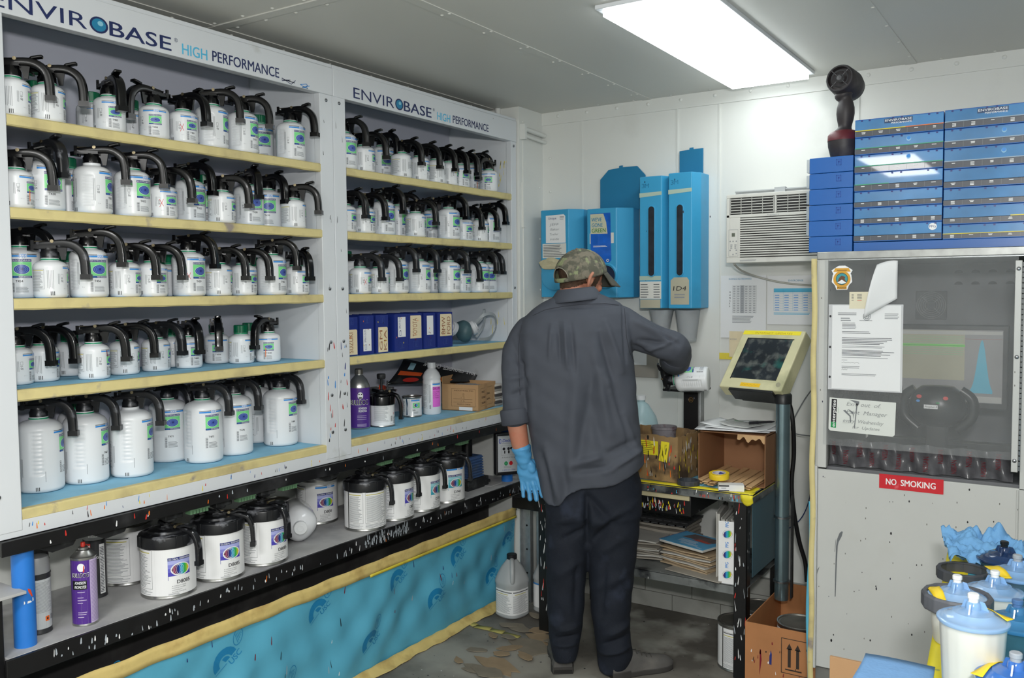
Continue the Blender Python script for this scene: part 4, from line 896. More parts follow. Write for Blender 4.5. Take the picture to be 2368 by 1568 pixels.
def dec_dg(D, R, H):
    mm = R/57.3; D.rect(-178*mm, .006, 178*mm, H-.008, c_white, -1); D.rect(-5*mm, H-.020, 50*mm, H-.014, c_blue, 0); D.rect(-5*mm, H-.0125, 50*mm, H-.0115, c_black, 0)
    D.rect(4*mm, .040, 50*mm, H-.028, c_green, 0); D.ell(24*mm, .053, .010, .009, c_white, 1); D.ell(24*mm, .053, .0085, .0075, ovm[2], 2); D.ell(27*mm, .053, .005, .006, ovm[5], 3)
    D.text('DG', 2*mm, .028, .0065, c_black, bold=.03); D.lines(10*mm, .014, 40*mm, .024, 3, c_gray, 0); D.lines(-70*mm, .02, -48*mm, H-.02, 12, c_gray, 0, 2)
    D.poly([(-36*mm, .008), (-28*mm, .010), (-30*mm, .04), (-26*mm, .06), (-30*mm, H-.01), (-38*mm, H-.01), (-34*mm, .05)], M('dripped_navy_paint', (22, 62, 92), .4), 3)
small_can(-2.566, 3.118, Z5, .044, .092, -50, 'small paint can with dark blue drip, left of the white plastic bottle', dec_dg)
small_can(-2.665, 3.02, Z5, .056, .135, -50, 'bare silver quart can hidden behind the small blue-dripped can', lambda D, R, H: D.frame(-.01, .02, .01, .04, .001, can_metal, 0))
def dec_rb(D, R, H):
    mm = R/57.3; D.rect(-178*mm, .004, 178*mm, H-.004, M('grey_tin_paint', (150, 160, 176), .4), -1)
    for (u, v) in ((-.01, .03), (.004, .036), (.012, .028), (.0, .05), (.016, .05)): D.ell(u, v, .006, .008, c_ell, 0, hole=.55)
small_can(-2.60, 2.955, Z5, .040, .10, -49, 'small tin with blue scrollwork behind the black-handled can', dec_rb)
b = MB().add([(-.02, -.032, .101), (.02, .032, .101), (.012, .034, .15), (-.012, -.02, .16)], [(0, 1, 2, 3)])
b2 = b.build('parts_packet', [M('packet_red', (216, 70, 40), .5)], None, solid=.004); b2.location = (-2.60, 2.955, Z5); b2.rotation_euler.z = rad(40)
tag(b2, 'orange red paper packet standing on the small tin behind black handle', 'packet')
# white plastic bottle DX170
e = empty('plastic_bottle', (-2.535, 3.226, Z5), rad(-52)); R = .042
put('body', MB().lathe([(0, .003), (.038, 0), (.042, .006), (.042, .155), (.0405, .158), (.0405, .162), (.042, .166), (.0415, .176), (.034, .194), (.022, .208), (.0165, .213), (.0165, .22), (0, .22)], 44, cap=False).mesh('body', [bottle_w], 45), e)
put('screw_cap', MB().lathe([(.019, .216), (.019, .238), (.017, .24), (0, .24)], 40, rfun=lambda a: 1+.015*(1 if math.sin(a*24) > 0 else -1), cap=False).mesh('screw_cap', [bottle_w], 30), e)
D = Decal(cylmap(R), [], .005); mm = R/57.3; D.rect(5*mm, .036, 66*mm, .130, c_pink, 0); D.rect(5*mm, .138, 66*mm, .144, c_blue, 0); D.rect(5*mm, .1455, 66*mm, .147, c_black, 0); D.rect(5*mm, .042, 36*mm, .092, c_pink, 1)
D.text('DX170', 8*mm, .116, .011, M('label_plum', (110, 30, 90), .4), width=.036, bold=.03, layer=2)
for k, t in enumerate(('Wash Primer', 'Catalyst', 'Accelerator', 'de Grabado')): D.text(t, 8*mm, .104-k*.009, .0042, MATS['label_plum'], layer=2)
for (va, vb) in ((.030, .060), (.064, .088), (.092, .116), (.12, .142)): D.frame(-66*mm, va, -26*mm, vb, .0006, c_dkgray, 0); D.lines(-64*mm, va+.002, -28*mm, vb-.002, 6, c_gray, 0, 3, .4)
D.lines(-20*mm, .05, -6*mm, .14, 3, c_gray, 0, 4, .4, vert=True); D.barcode(-16*mm, .028, -6*mm, .046, c_dkgray, 0, 3)
put('label', D.mesh('label'), e); tag(e, 'white plastic bottle with pink DX170 label, on the right cabinet bottom shelf', 'bottle')
# cardboard box
carton = M('corrugated_cardboard', (186, 148, 106), .75, var=.05, scale=14); c_brown = M('ink_carton_brown', (74, 52, 38), .6)
e = empty('cardboard_box', (-2.50, 3.475, Z5), rad(11)); b = MB(); hx, hy, hz = .095, .105, .125
for (p) in ((-hx, hx, -hy, -hy+.004), (-hx, hx, hy-.004, hy), (-hx, -hx+.004, -hy+.004, hy-.004), (hx-.004, hx, -hy+.004, hy-.004)): b.box(*p, 0, hz)
b.box(-hx, hx, -hy, hy, 0, .004); put('carton', b.mesh('carton', [carton], 0), e)
b = MB().box(-.06, .03, -.07, .02, .005, .118).box(-.02, .06, .0, .06, .005, .11, 0, XF(rz=12)); put('contents', b.mesh('contents', [M('wrapped_contents', (150, 150, 150), .5, var=.2, scale=30)], 0), e)
put('flap', MB().box(-hx, -hx+.003, -hy, hy, hz, hz+.035, 0).mesh('flap', [carton], 0), e)
D = Decal(planemap((hx, -hy, 0), (0, 1, 0), (0, 0, 1)), [], .05); D.frame(.03, .02, .17, .105, .001, c_brown, 0); D.rect(.075, 0, .105, hz, M('parcel_tape', (170, 128, 82), .3), 1)
for k in range(5): D.lines(.04+.06*(k % 2), .03+.013*k, .085+.06*(k % 2), .04+.013*k, 2, c_brown, 2, k)
D2 = Decal(planemap((-hx, -hy, 0), (1, 0, 0), (0, 0, 1)), [], .05); D2.frame(.05, .02, .175, .105, .001, c_brown, 0); D2.text('INDUSTRIES, INC', .065, .093, .006, c_brown, width=.1); D2.text('MADE IN CHINA', .08, .028, .006, c_brown, width=.07); D2.text('12   pcs', .1, .06, .005, c_brown); D2.text('16   kg', .1, .045, .005, c_brown); D2.rect(.06, .055, .16, .056, c_brown, 0); D2.rect(.06, .04, .16, .041, c_brown, 0)
for k in range(4): D2.frame(.11+.0*k, .067+.009*(k % 2), .117, .073+.009*(k % 2), .0008, c_brown, 0)
D2.rect(.09, .002, .16, .018, paperw, 1)
put('printing', D.mesh('printing'), e); put('printing', D2.mesh('printing'), e); tag(e, 'open brown cardboard box with printed sides on the right cabinet bottom shelf', 'box')
# stack of colour books and magazines behind the box
rr = random.Random(12)
for k in range(9):
    z = Z5+.012*k; bx = MB().box(-.12, .10+rr.uniform(-.006, .006), -.032, .032, 0, .0112); o = bx.build('magazine', [M(['magazine_grey', 'magazine_dark', 'magazine_pale'][k % 3], [(150, 146, 140), (70, 66, 66), (206, 200, 192)][k % 3], .5, var=.1)], None, bevel=.0015)
    o.location = (-2.52, 3.616-.001*(k % 2), z); o.rotation_euler.z = rad(rr.uniform(-1.5, 1.5)); tag(o, 'worn magazine in the pile right of the cardboard box, under the calendar', 'magazine', 'magazines in the pile behind the cardboard box')
# calendar leaning over the box
cal = M('calendar_black', (20, 20, 22), .25, coat=.3)
cTL, cTR, cBL, cBR = at(934, 829, x=-2.69), at(1104, 867, x=-2.56), at(892, 890, x=-2.66), at(1096, 884, x=-2.555)
def calp(u, v, h=0):
    p = (cTL*(1-u)+cTR*u)*(1-v)+(cBL*(1-u)+cBR*u)*v; p = p+Vector((.012*math.sin(v*3)*(1-u)+h, 0, 0)); return tuple(p)
b = MB().grid(lambda u, v: calp(u, v), 14, 8); o = b.build('calendar', [cal], None, solid=.0015)
D = Decal(lambda u, v, h: calp(u, v, h+.0012), [], .03)
D.text('2012', .97, .12, .30, c_white, rot=PI, width=.13, layer=1); D.text('CUSTOM VEHICLE', .80, .12, .24, c_white, rot=PI, width=.28, layer=1, bold=.01); D.text('CALENDAR', .48, .12, .24, c_white, rot=PI, width=.22, layer=1, bold=.01)
D.rect(.03, .46, .30, .62, M('calendar_orange', (206, 84, 34), .4), 0); D.rect(.10, .1, .17, .38, M('calendar_logo', (150, 190, 206), .4), 0); D.ell(.22, .8, .09, .10, M('calendar_car_red', (170, 40, 34), .3), 1); D.ell(.55, .75, .16, .14, M('calendar_amber', (200, 110, 40), .4), 0)
put('printing', D.mesh('printing'), o); tag(o, 'black 2012 calendar lying upside down over box and magazines', 'calendar')
# ------------------------------------------------------------------ blue dispensers on the back wall
disp = M('dispenser_cyan_plastic', (60, 156, 202), .38, var=.04, scale=5, dots=[((24, 40, 60), 26, .07, .25), ((200, 220, 230), 34, .06, .06)], dirt=((52, 136, 176), 5, .55, .8))
disp_d = M('dispenser_lid_blue', (34, 118, 160), .45, var=.05, scale=6)
def dispenser(x0, x1, xc, z0, z1, yf, label, ch=.06, parts=None):
    """x0..xc front face, xc..x1 slanted right side, yf front plane"""
    e = empty('wall_dispenser', ((x0+x1)/2, YB, z0)); ox, oz = (x0+x1)/2, z0; h = z1-z0; d = YB-yf
    f = lambda x: x-ox
    poly = [(f(x0)-.018, 0), (f(x0), -d+.002), (f(x0)+.004, -d), (f(xc), -d), (f(x1), -d+ch), (f(x1), 0)]
    put('body', MB().prism(poly, 0, h).mesh('body', [disp], 0), e, bevel=.004, loc=(0, -.002, 0))
    return e, (lambda x, z, u=0: (x-ox, -d-.002, z-oz)), d
e, loc, d = dispenser(-2.280, -2.068, -2.122, 1.511, 1.944, 3.80, '')
ox = -2.174
def face(e, ox, z0, d, x0=0): return planemap((0, -d-.002, 0), (1, 0, 0), (0, 0, 1))
D = Decal(face(e, 0, 0, d), [], .05); o_ = lambda x: x-ox
put('flap', MB().lathe([(0, 0), (.072, 0), (.075, .003), (.075, .007), (.07, .010), (0, .010)], 40, Matrix.Translation((o_(-2.20), -d-.002, .11)) @ Matrix.Rotation(PI/2, 4, 'X')).mesh('flap', [M('dispenser_flap', (70, 160, 204), .5, var=.06)], 35), e)
D.poly([(o_(-2.250), .27), (o_(-2.137), .268), (o_(-2.139), .40), (o_(-2.148), .408), (o_(-2.25), .405)], paperw, 1)
D.text('Unique', o_(-2.235), .385, .012, c_navy, width=.045, layer=2); D.lines(o_(-2.17), .382, o_(-2.145), .4, 3, c_gray, 2)
for k, (t, u) in enumerate((('JEFF', .01), ('Baker', .014), ('Trailer', .008), ('inside', .012))): D.text(t, o_(-2.238)+u, .355-k*.024, .011, c_gray, width=.05, layer=2, slant=.25)
D.rect(o_(-2.27), .195, o_(-2.135), .266, M('notice_paper', (214, 214, 208), .6), 0); D.lines(o_(-2.265), .2, o_(-2.14), .262, 8, c_dkgray, 1, 4, .35)
put('paper_notes', D.mesh('paper_notes'), e)
put('tape_wad', MB().lathe([(0, 0), (.05, 0), (.066, .012), (.062, .02), (.03, .024), (0, .02)], 24, Matrix.Translation((o_(-2.215), -d-.003, .166)) @ Matrix.Rotation(PI/2, 4, 'X') @ Matrix.Scale(.45, 4, (0, 1, 0)), rfun=lambda a: 1+.07*math.sin(5*a)+.04*math.sin(11*a+1)).mesh('tape_wad', [M('crumpled_tape', (190, 182, 150), .6, var=.12, scale=30, bump=.5)], 20), e)
tag(e, 'blue wall dispenser with handwritten note, leftmost, beside the corner', 'wall dispenser', None)
e, loc, d = dispenser(-2.020, -1.800, -1.862, 1.508, 1.936, 3.80, ''); ox = -1.91
b = MB(); b.prism([(o_(-2.008), 0), (o_(-2.008), .155), (o_(-1.962), .20), (o_(-1.905), .205), (o_(-1.905), .215), (o_(-1.885), .216), (o_(-1.885), .207), (o_(-1.809), .207), (o_(-1.765), .16), (o_(-1.765), 0)], 0, .006, T=Matrix(((1, 0, 0, 0), (0, 0, -1, -.008), (0, 1, 0, .425), (0, 0, 0, 1))))
put('raised_lid', b.mesh('raised_lid', [disp_d], 0), e, bevel=.002)
put('opening_rim', MB().lathe([(.050, .004), (.058, .007), (.062, .003), (.064, 0)], 40, Matrix.Translation((o_(-1.918), -d-.002, .105)) @ Matrix.Rotation(PI/2, 4, 'X'), cap=False).mesh('opening_rim', [disp], 50), e)
D = Decal(face(e, 0, 0, d), [], .05); D.ell(o_(-1.918), .105, .052, .052, M('dark_opening', (10, 30, 60), .6), 2, n=32)
D.rect(o_(-2.004), .26, o_(-1.875), .31, M('notice_paper', (0, 0, 0)), 0); bl = M('leaflet_blue', (24, 96, 196), .3, var=.25, scale=16, coat=.3)
D.poly([(o_(-1.998), .165), (o_(-1.90), .168), (o_(-1.888), .18), (o_(-1.893), .405), (o_(-2.0), .405)], bl, 1)
gp = M('leaflet_sand', (196, 196, 172), .5); D.poly([(o_(-1.999), .308), (o_(-1.908), .306), (o_(-1.915), .36), (o_(-1.93), .402), (o_(-2.0), .402)], gp, 2)
D.text("WE'VE", o_(-1.994), .366, .018, c_teal, width=.055, layer=3, bold=.02); D.text('GONE', o_(-1.992), .340, .018, c_teal, width=.058, layer=3, bold=.02); D.text('GREEN', o_(-1.992), .314, .019, M('leaflet_green', (60, 130, 50), .4), width=.074, layer=3, bold=.02)
D.lines(o_(-1.985), .243, o_(-1.90), .252, 2, c_white, 2, 3, .4); D.frame(o_(-1.915), .172, o_(-1.90), .185, .003, c_white, 2)
put('leaflet', D.mesh('leaflet'), e); tag(e, 'blue wall dispenser with raised octagonal lid and green slogan leaflet', 'wall dispenser')
def tall(x0, x1, xc, z1, label, lid, note):
    e, loc, d = dispenser(x0, x1, xc, 1.458, z1, 3.78, '', ch=.05); ox = (x0+x1)/2; h = z1-1.458; xm = -1.672 if x0 < -1.7 else -1.533
    b = MB(); n = 12; pts = [(xm-ox+.0145*math.cos(PI*k/n), .455+.0145*math.sin(PI*k/n)) for k in range(n+1)]+[(xm-ox-.0145*math.cos(PI*k/n), .165-.0145*math.sin(PI*k/n)) for k in range(n+1)]
    rim = [(xm-ox+.019*math.cos(PI*k/n), .455+.019*math.sin(PI*k/n)) for k in range(n+1)]+[(xm-ox-.019*math.cos(PI*k/n), .165-.019*math.sin(PI*k/n)) for k in range(n+1)]
    T = Matrix(((1, 0, 0, 0), (0, 0, -1, -d-.002), (0, 1, 0, 0), (0, 0, 0, 1)))
    put('slot_rim', MB().prism(rim, 0, .004, T=T).mesh('slot_rim', [disp], 0), e, bevel=.001)
    put('window_slot', MB().prism(pts, 0, .0048, T=T).mesh('window_slot', [M('dark_window_slot', (38, 42, 50), .25, var=.3, scale=30)], 0), e)
    D = Decal(face(e, 0, 0, d), [], .05); D.text('3', x0-ox+.012, h-.052, .020, disp_d, width=.014); D.text('M', x0-ox+.028, h-.052, .020, disp_d, width=.020)
    D.poly([(x0-ox, h-.075), (x0-ox, h-.095), (xc-ox, h-.088), (xc-ox, h-.072)], M('old_tape_strip', (170, 190, 176), .5), 1)
    if note:
        D.poly([(x0-ox+.012, .018), (xc-ox-.012, .018), (xc-ox-.012, .128), (xc-ox-.022, .142), (x0-ox+.028, .142), (x0-ox+.012, .128)], M('stained_label', (176, 172, 152), .6, var=.08), 1)
        D.text('1D4', x0-ox+.024, .082, .020, c_black, width=.062, layer=2, slant=.15); D.lines(x0-ox+.03, .045, xc-ox-.03, .07, 2, c_gray, 2)
    else:
        D.rect(x0-ox, .13, xc-ox-.004, .15, M('old_tape_strip', (0, 0, 0)), 1); D.rect(x0-ox+.002, .044, xc-ox-.002, .125, M('notice_paper', (0, 0, 0)), 2); D.lines(x0-ox+.006, .048, x0-ox+.05, .118, 6, c_dkgray, 3, 3, .3); D.lines(xc-ox-.04, .048, xc-ox-.008, .118, 6, c_dkgray, 3, 5, .3); D.rect(x0-ox+.004, .002, xc-ox-.006, .042, MATS['stained_label'] if 'stained_label' in MATS else M('stained_label', (176, 172, 152), .6, var=.08), 2)
    put('face_label', D.mesh('face_label'), e)
    if lid:
        put('raised_lid', MB().prism([(-1.594-ox, h-.02), (-1.594-ox, h+.118), (-1.545-ox, h+.121), (-1.545-ox, h+.129), (-1.525-ox, h+.13), (-1.525-ox, h+.122), (-1.478-ox, h+.122), (-1.478-ox, h-.02)], 0, .006, T=Matrix(((1, 0, 0, 0), (0, 0, -1, -.006), (0, 1, 0, 0), (0, 0, 0, 1)))).mesh('raised_lid', [disp_d], 0), e, bevel=.0015)
    tag(e, label, 'wall dispenser'); return e
tall(-1.733, -1.602, -1.622, 2.066, 'tall blue cup dispenser with printed price slip at its foot', False, False)
tall(-1.590, -1.452, -1.477, 2.072, 'tall blue cup dispenser with 1D4 label and raised lid, rightmost', True, True)
clearp = M('clear_cup_plastic', (226, 232, 236), .12, alpha=.16, var=.02)
for (x, hh, lb) in ((-1.655, .10, 'clear plastic cup stack hanging under the slip-labelled tall dispenser'), (-1.525, .15, 'clear plastic cup stack hanging under the tall dispenser marked 1D4')):
    e = empty('plastic_cup', (x, 3.853, 1.455-hh)); b = MB()
    for k in range(3): b.lathe([(.040, -.0+k*.008), (.058-.001*k, hh-.006+k*.0), (.058-.001*k-.0012, hh-.006), (.0388, .001+k*.008)], 36, cap=False)
    b.lathe([(0, .002), (.040, .002), (.040, 0), (0, 0)], 36, cap=False)
    put('cup', b.mesh('cup', [clearp], 45), e); tag(e, lb, 'cup')
# ------------------------------------------------------------------ air conditioner
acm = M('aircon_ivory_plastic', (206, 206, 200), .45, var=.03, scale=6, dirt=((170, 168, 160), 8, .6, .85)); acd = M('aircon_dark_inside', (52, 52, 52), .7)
X0, X1, Y0, Z0_, Z1_ = -1.29, -.74, 3.70, 1.657, 1.948
ac = empty('air_conditioner', (X0, Y0, Z0_)); W, Hh = X1-X0, Z1_-Z0_
put('case', MB().box(0, W, .004, YB-Y0, 0, Hh).box(0, W, 0, .004, 0, .022).box(0, W, 0, .004, .192, .205).box(0, W, 0, .004, .276, Hh).box(0, .014, 0, .004, .022, .276).box(.014, .060, 0, .004, .022, .192).box(.205, .212, 0, .004, .205, .276).mesh('case', [acm], 0), ac, bevel=.002)
b = MB()
for k in range(17):
    z = .026+k*.0098; b.box(.060, W, -.003, .004, z, z+.0052, 0)
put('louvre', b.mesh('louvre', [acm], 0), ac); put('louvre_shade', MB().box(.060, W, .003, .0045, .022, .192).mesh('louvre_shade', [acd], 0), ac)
for (a, c) in ((.018, .202), (.215, .40), (.41, W)):
    b = MB()
    for k in range(6): b.box(a, c, -.001, .002, .210+k*.0115, .213+k*.0115)
    for k in range(5): b.box(a+(c-a)*k/4-.001, a+(c-a)*k/4+.001, -.001, .003, .207, .274)
    g = put('air_grille', b.mesh('air_grille', [acm], 0), ac)
b = MB()
for k in range(22): b.box(.02+k*.022, .022+k*.022, .006, .03, .207, .274, 0, XF(rz=0))
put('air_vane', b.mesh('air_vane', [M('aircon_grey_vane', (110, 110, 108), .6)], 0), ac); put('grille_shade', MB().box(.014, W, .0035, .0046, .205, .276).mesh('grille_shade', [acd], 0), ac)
put('mounting_flange', MB().box(.03, W, .03, .036, Hh, Hh+.016).box(.03, W, .02, .04, Hh+.010, Hh+.016).box(.20, .245, .016, .045, Hh, Hh+.022).mesh('mounting_flange', [M('aircon_flange', (176, 180, 182), .45)], 0), ac, bevel=.001)
D = Decal(planemap((0, 0, 0), (1, 0, 0), (0, 0, 1)), [], .05); D.frame(.010, .028, .052, .142, .001, c_gray, 1); D.rect(.024, .112, .038, .127, M('lcd_olive', (96, 102, 90), .3), 1)
for (u, v) in ((.017, .092), (.030, .092), (.044, .092), (.017, .054), (.044, .054), (.030, .036), (.044, .040)): D.ell(u, v, .0028, .0032, c_gray, 1, n=10)
D.lines(.018, .06, .028, .08, 5, c_gray, 1); D.lines(.036, .06, .046, .08, 5, c_gray, 1); D.text('Frigidaire', .175, .196, .005, c_gray, width=.05, layer=1, slant=.2); D.lines(.06, .005, .15, .013, 2, c_gray, 1, 4)
put('control_panel', D.mesh('control_panel'), ac); tag(ac, 'ivory window air conditioner with louvred front, mounted through the back wall', 'air conditioner')
cable_w = M('grey_cable', (176, 176, 168), .5)
tag(MB().tube(smooth_path([(-1.262, 3.72, 1.652), (-1.255, 3.80, 1.625), (-1.22, 3.90, 1.600), (-1.13, 3.915, 1.575), (-1.02, 3.92, 1.560), (-.90, 3.92, 1.555)], 5), .0045, 8).build('power_cord', cable_w), 'off-white cord running from the air conditioner across the wall sheets', 'cord')
# charts taped to the wall
def chart(x0, x1, z0, z1, label, fn, m_=None, yy=YB-.0075):
    e = empty('paper_chart', (x0, yy, z0)); put('sheet', MB().box(0, x1-x0, 0, .0008, 0, z1-z0).mesh('sheet', [m_ or paperw], 0), e)
    D = Decal(planemap((0, 0, 0), (1, 0, 0), (0, 0, 1)), [], .1); fn(D, x1-x0, z1-z0); put('printing', D.mesh('printing'), e); tag(e, label, 'paper'); return e
def f1(D, w_, h):
    D.text('ENVIROBASE HIGH PERFORMANCE', w_*.18, h*.93, .008, c_teal, width=w_*.5, layer=0); 
    for k in range(7): D.rect(w_*(.26+.088*k), h*.40, w_*(.26+.088*k)+.0006, h*.84, c_gray, 0)
    D.rect(w_*.434, h*.40, w_*.52, h*.84, M('chart_grey', (176, 180, 186), .6), -1)
    for k in range(17): D.rect(w_*.26, h*(.40+.0275*k), w_*.79, h*(.40+.0275*k)+.0005, c_gray, 0)
    for k in range(16):
        for j in range(6): D.rect(w_*(.275+.088*j), h*(.408+.0275*k), w_*(.33+.088*j), h*(.418+.0275*k), c_gray, 0)
    for k, t in enumerate('OUNCES'): D.text(t, w_*.19, h*(.72-.045*k), .007, c_black, layer=0, bold=.03)
    D.lines(w_*.26, h*.24, w_*.75, h*.36, 6, c_gray, 0)
chart(-1.392, -1.183, 1.322, 1.606, 'white mixing chart with a grey column, taped left of the blue chart', f1)
def f2(D, w_, h):
    D.text('ENVIROBASE', w_*.38, h*.88, .008, c_teal, layer=0); D.rect(w_*.12, h*.66, w_*.98, h*.74, c_lblue, 0)
    for k in range(9): D.rect(w_*.12, h*(.28+.05*k), w_*.98, h*(.28+.05*k)+.0006, c_lblue, 0)
    for k in range(7):
        for j in range(5): D.rect(w_*(.14+.17*j), h*(.292+.05*k), w_*(.22+.17*j), h*(.305+.05*k), c_blue, 0)
    for j in range(6): D.rect(w_*(.12+.17*j), h*.28, w_*(.12+.17*j)+.0006, h*.74, c_lblue, 0)
    D.lines(w_*.12, h*.2, w_*.8, h*.25, 2, c_lblue, 0)
chart(-1.178, -.935, 1.386, 1.602, 'white chart with a light blue table, under the air conditioner', f2)
chart(-1.350, -1.18, 1.235, 1.352, 'small yellowed paper below the grey mixing chart, behind the tilted monitor', lambda D, w_, h: D.text('ROOM', .004, h*.66, .007, c_gray, layer=0), paper_m, YB-.0105)
tag(MB().box(-1.398, -1.335, YB-.0075, YB-.006, 1.222, 1.252).build('masking_tape_strip', tape_y), 'short yellow tape piece on the wall left of the tilted monitor', 'tape')
# clipboard behind the person
e = empty('clipboard', (-1.79, YB-.012, 1.12)); put('board', MB().box(-.09, .09, 0, .004, 0, .27).mesh('board', [M('grey_hardboard', (150, 146, 138), .7, var=.1)], 0), e, bevel=.003); put('sheet', MB().box(-.085, .03, -.001, 0, .06, .26).mesh('sheet', [paperw], 0), e); tag(e, "grey board hanging on the wall, peeking out right of the worker's side", 'clipboard')
# ------------------------------------------------------------------ glazed cabinet on the right (camera side of the scale table)
BY = 3.05
booth_w = M('booth_white_paint', (192, 194, 192), .35, var=.03, scale=4, dots=[((60, 62, 68), 20, .05, .5), ((30, 30, 60), 36, .06, .3), ((110, 108, 104), 60, .09, .25)], dirt=((182, 182, 176), 5, .6, .85))
booth_in = M('booth_inner_grey', (112, 114, 118), .5, var=.03)
glass = M('dusty_acrylic_sheet', (190, 194, 196), .06, alpha=.13, var=.1, scale=12, dots=[((230, 232, 236), 60, .08, .12)])
bo = empty('equipment_booth', (-.42, BY+.35, 0)); tag(bo, 'white steel booth with clear front panel housing a computer, under the blue chip boxes', 'cabinet')
ob = -Vector(bo.location)
def bp(mb, name, mats, par=bo, **k):
    o = mb.build(name, mats, par, **k)
    if par is bo: o.location = ob
    return o
def bx(px, py, y=BY): p = at(px, py, y=y); return p.x, p.z
bp(MB().box(-.748, -.742, BY, 3.86, .245, 1.645).box(.16, .166, BY, 3.86, .245, 1.645), 'side_panel', booth_w, smooth=0)
bp(MB().box(-.742, .16, 3.80, 3.81, .95, 1.645), 'back_panel', booth_in, smooth=0)
b = MB()
for row in (1.60, 1.555):
    for k in range(9):
        xx = -.40+k*.058; n = 10; b.add([(xx+.015*math.cos(PI*i/n), 3.7985, row+.012*math.sin(PI*i/n)) for i in range(n+1)], [tuple(range(n+1))])
bp(b, 'vent_slots', M('vent_dark', (40, 40, 44), .6), smooth=0)
bp(MB().box(-.75, .17, BY+.002, 3.86, 1.638, 1.642), 'top_deck', galv, smooth=0)
bp(MB().box(-.748, .17, BY-.006, BY+.02, 1.642, 1.667), 'top_rail', M('worn_galvanised_edge', (150, 152, 150), .4, .6, var=.15, scale=30), bevel=.002)
bp(MB().box(-.742, -.712, BY-.002, BY+.02, .94, 1.642).box(-.168, -.150, BY-.012, BY+.02, .985, 1.625).box(-.145, .17, BY-.004, BY+.02, .93, 1.642), 'front_frame', booth_w, bevel=.0015)
b = MB()
for k in range(40): b.cyl((-.147, BY-.010, .99+k*.0158), (-.147, BY-.010, 1.003+k*.0158), .0032, 8)
bp(b, 'piano_hinge', steel); b = MB()
for z in (1.60, 1.335, 1.02): b.lathe([(.006, 0), (.006, .002), (.003, .004), (0, .004)], 12, Matrix.Translation((-.159, BY-.012, z)) @ Matrix.Rotation(PI/2, 4, 'X'))
bp(b, 'bolt', steel)
bp(MB().box(-.718, .165, 3.08, 3.80, .925, .94), 'inner_floor', booth_in, smooth=0)
dl = bp(MB().box(-.738, -.145, BY-.004, BY+.004, .25, .935).box(-.752, -.738, BY-.014, BY+.02, .245, .945).box(-.145, .17, BY-.004, BY+.004, .25, .935), 'lower_panel', booth_w, bevel=.0015)
bp(MB().cyl((-.149, BY-.006, .26), (-.149, BY-.006, .93), .003, 8), 'hinge_pin', booth_w)
D = Decal(planemap((0, BY-.004, 0), (1, 0, 0), (0, 0, 1)), [], .1); rg = M('drip_slate', (104, 108, 112), .35)
def bxy(px, py): p = at(px, py, y=BY); return (p.x, p.z)
D.poly([bxy(1950, 1229), bxy(1947, 1240), bxy(1940, 1253), bxy(1938, 1262), bxy(1936, 1300), bxy(1933, 1378), bxy(1931, 1380), bxy(1932, 1320), bxy(1934, 1262), bxy(1937, 1245), bxy(1942, 1232), bxy(1947, 1228)], rg, 1)
D.line([bxy(1934, 1247), bxy(1931, 1275)], .0014, rg, 2); D.line([bxy(1938, 1255), bxy(1935, 1292)], .0014, rg, 3); D.poly([bxy(1896, 1309), bxy(1893, 1318), bxy(1890, 1327), bxy(1891, 1316)], rg, 1)
rr = random.Random(6)
for (px, py, s) in ((2242, 1132, 2), (2238, 1207, 2), (2298, 1206, 1.5), (2061, 1233, 2.6), (2058, 1253, 1.4), (2103, 1159, 2), (2058, 1160, 1), (2065, 1160, 1), (2026, 1355, 1.7), (2120, 1306, 1.4), (2132, 1306, 1.4), (1928, 1467, 1.6), (1923, 1480, 3), (2013, 1480, 2), (2109, 1467, 2), (1994, 1323, 1), (1976, 1367, 1), (1987, 1364, 1)):
    x, z = bxy(px, py); D.ell(x, z, .0011*s, .0019*s, c_black, 1, n=8)
put('paint_drips', D.mesh('paint_drips'), dl)
bp(MB().box(-.745, .165, BY+.02, 3.80, 0, .245), 'plinth', M('plinth_concrete', (118, 118, 114), .8, var=.12, scale=10), smooth=0)
gl = bp(MB().box(-.722, -.160, BY-.0075, BY-.0045, 1.02, 1.640), 'clear_panel', glass, smooth=0)
# yellow tape strip down the booth's left edge
b = MB().grid(lambda u, v: (-.7615+.018*u+.002*math.sin(v*30), BY-.016+.002*math.sin(v*19), .02+1.645*v-.02*v), 2, 50)
tag(b.build('masking_tape_strip', tape_cream, None, solid=.001), "long cream masking tape strip running down the booth's left edge", 'tape')
b = MB().grid(lambda u, v: (-.768+.012*u+.004*math.sin(v*9), BY-.008, .02+.80*v), 2, 40)
tag(b.build('masking_sheet', sheet_m, None, solid=.001), 'narrow strip of blue masking plastic behind the long cream tape, near the floor', 'masking sheet')
# masking paper in the gap below the clear panel
drk = M('dark_masking_plastic', (84, 84, 88), .25, var=.25, scale=26, bump=.6, bscale=30)
b = MB().grid(lambda u, v: (-.715+.55*u, 3.10+.012*math.sin(u*30+v*4)+.006*math.sin(u*71)+.02*v, .943+.087*v), 90, 10); o = b.build('masking_film', drk, None, smooth=60)
D = Decal(lambda u, v, h: (-.715+.55*u, 3.094+.012*math.sin(u*30+v*4)+.006*math.sin(u*71)+.02*v-h, .94+.09*v), [], .02)
for k in range(13):
    D.text(('NISSAN', 'NIESSAN')[0], .04+k*.075, .12 if k % 2 else .42, .028, M('print_dull_red', (110, 36, 46), .5), rot=PI/2, width=.5, layer=1)
put('printing', D.mesh('printing'), o); tag(o, 'dark wrinkled masking film with red lettering in the gap under the clear panel', 'film')
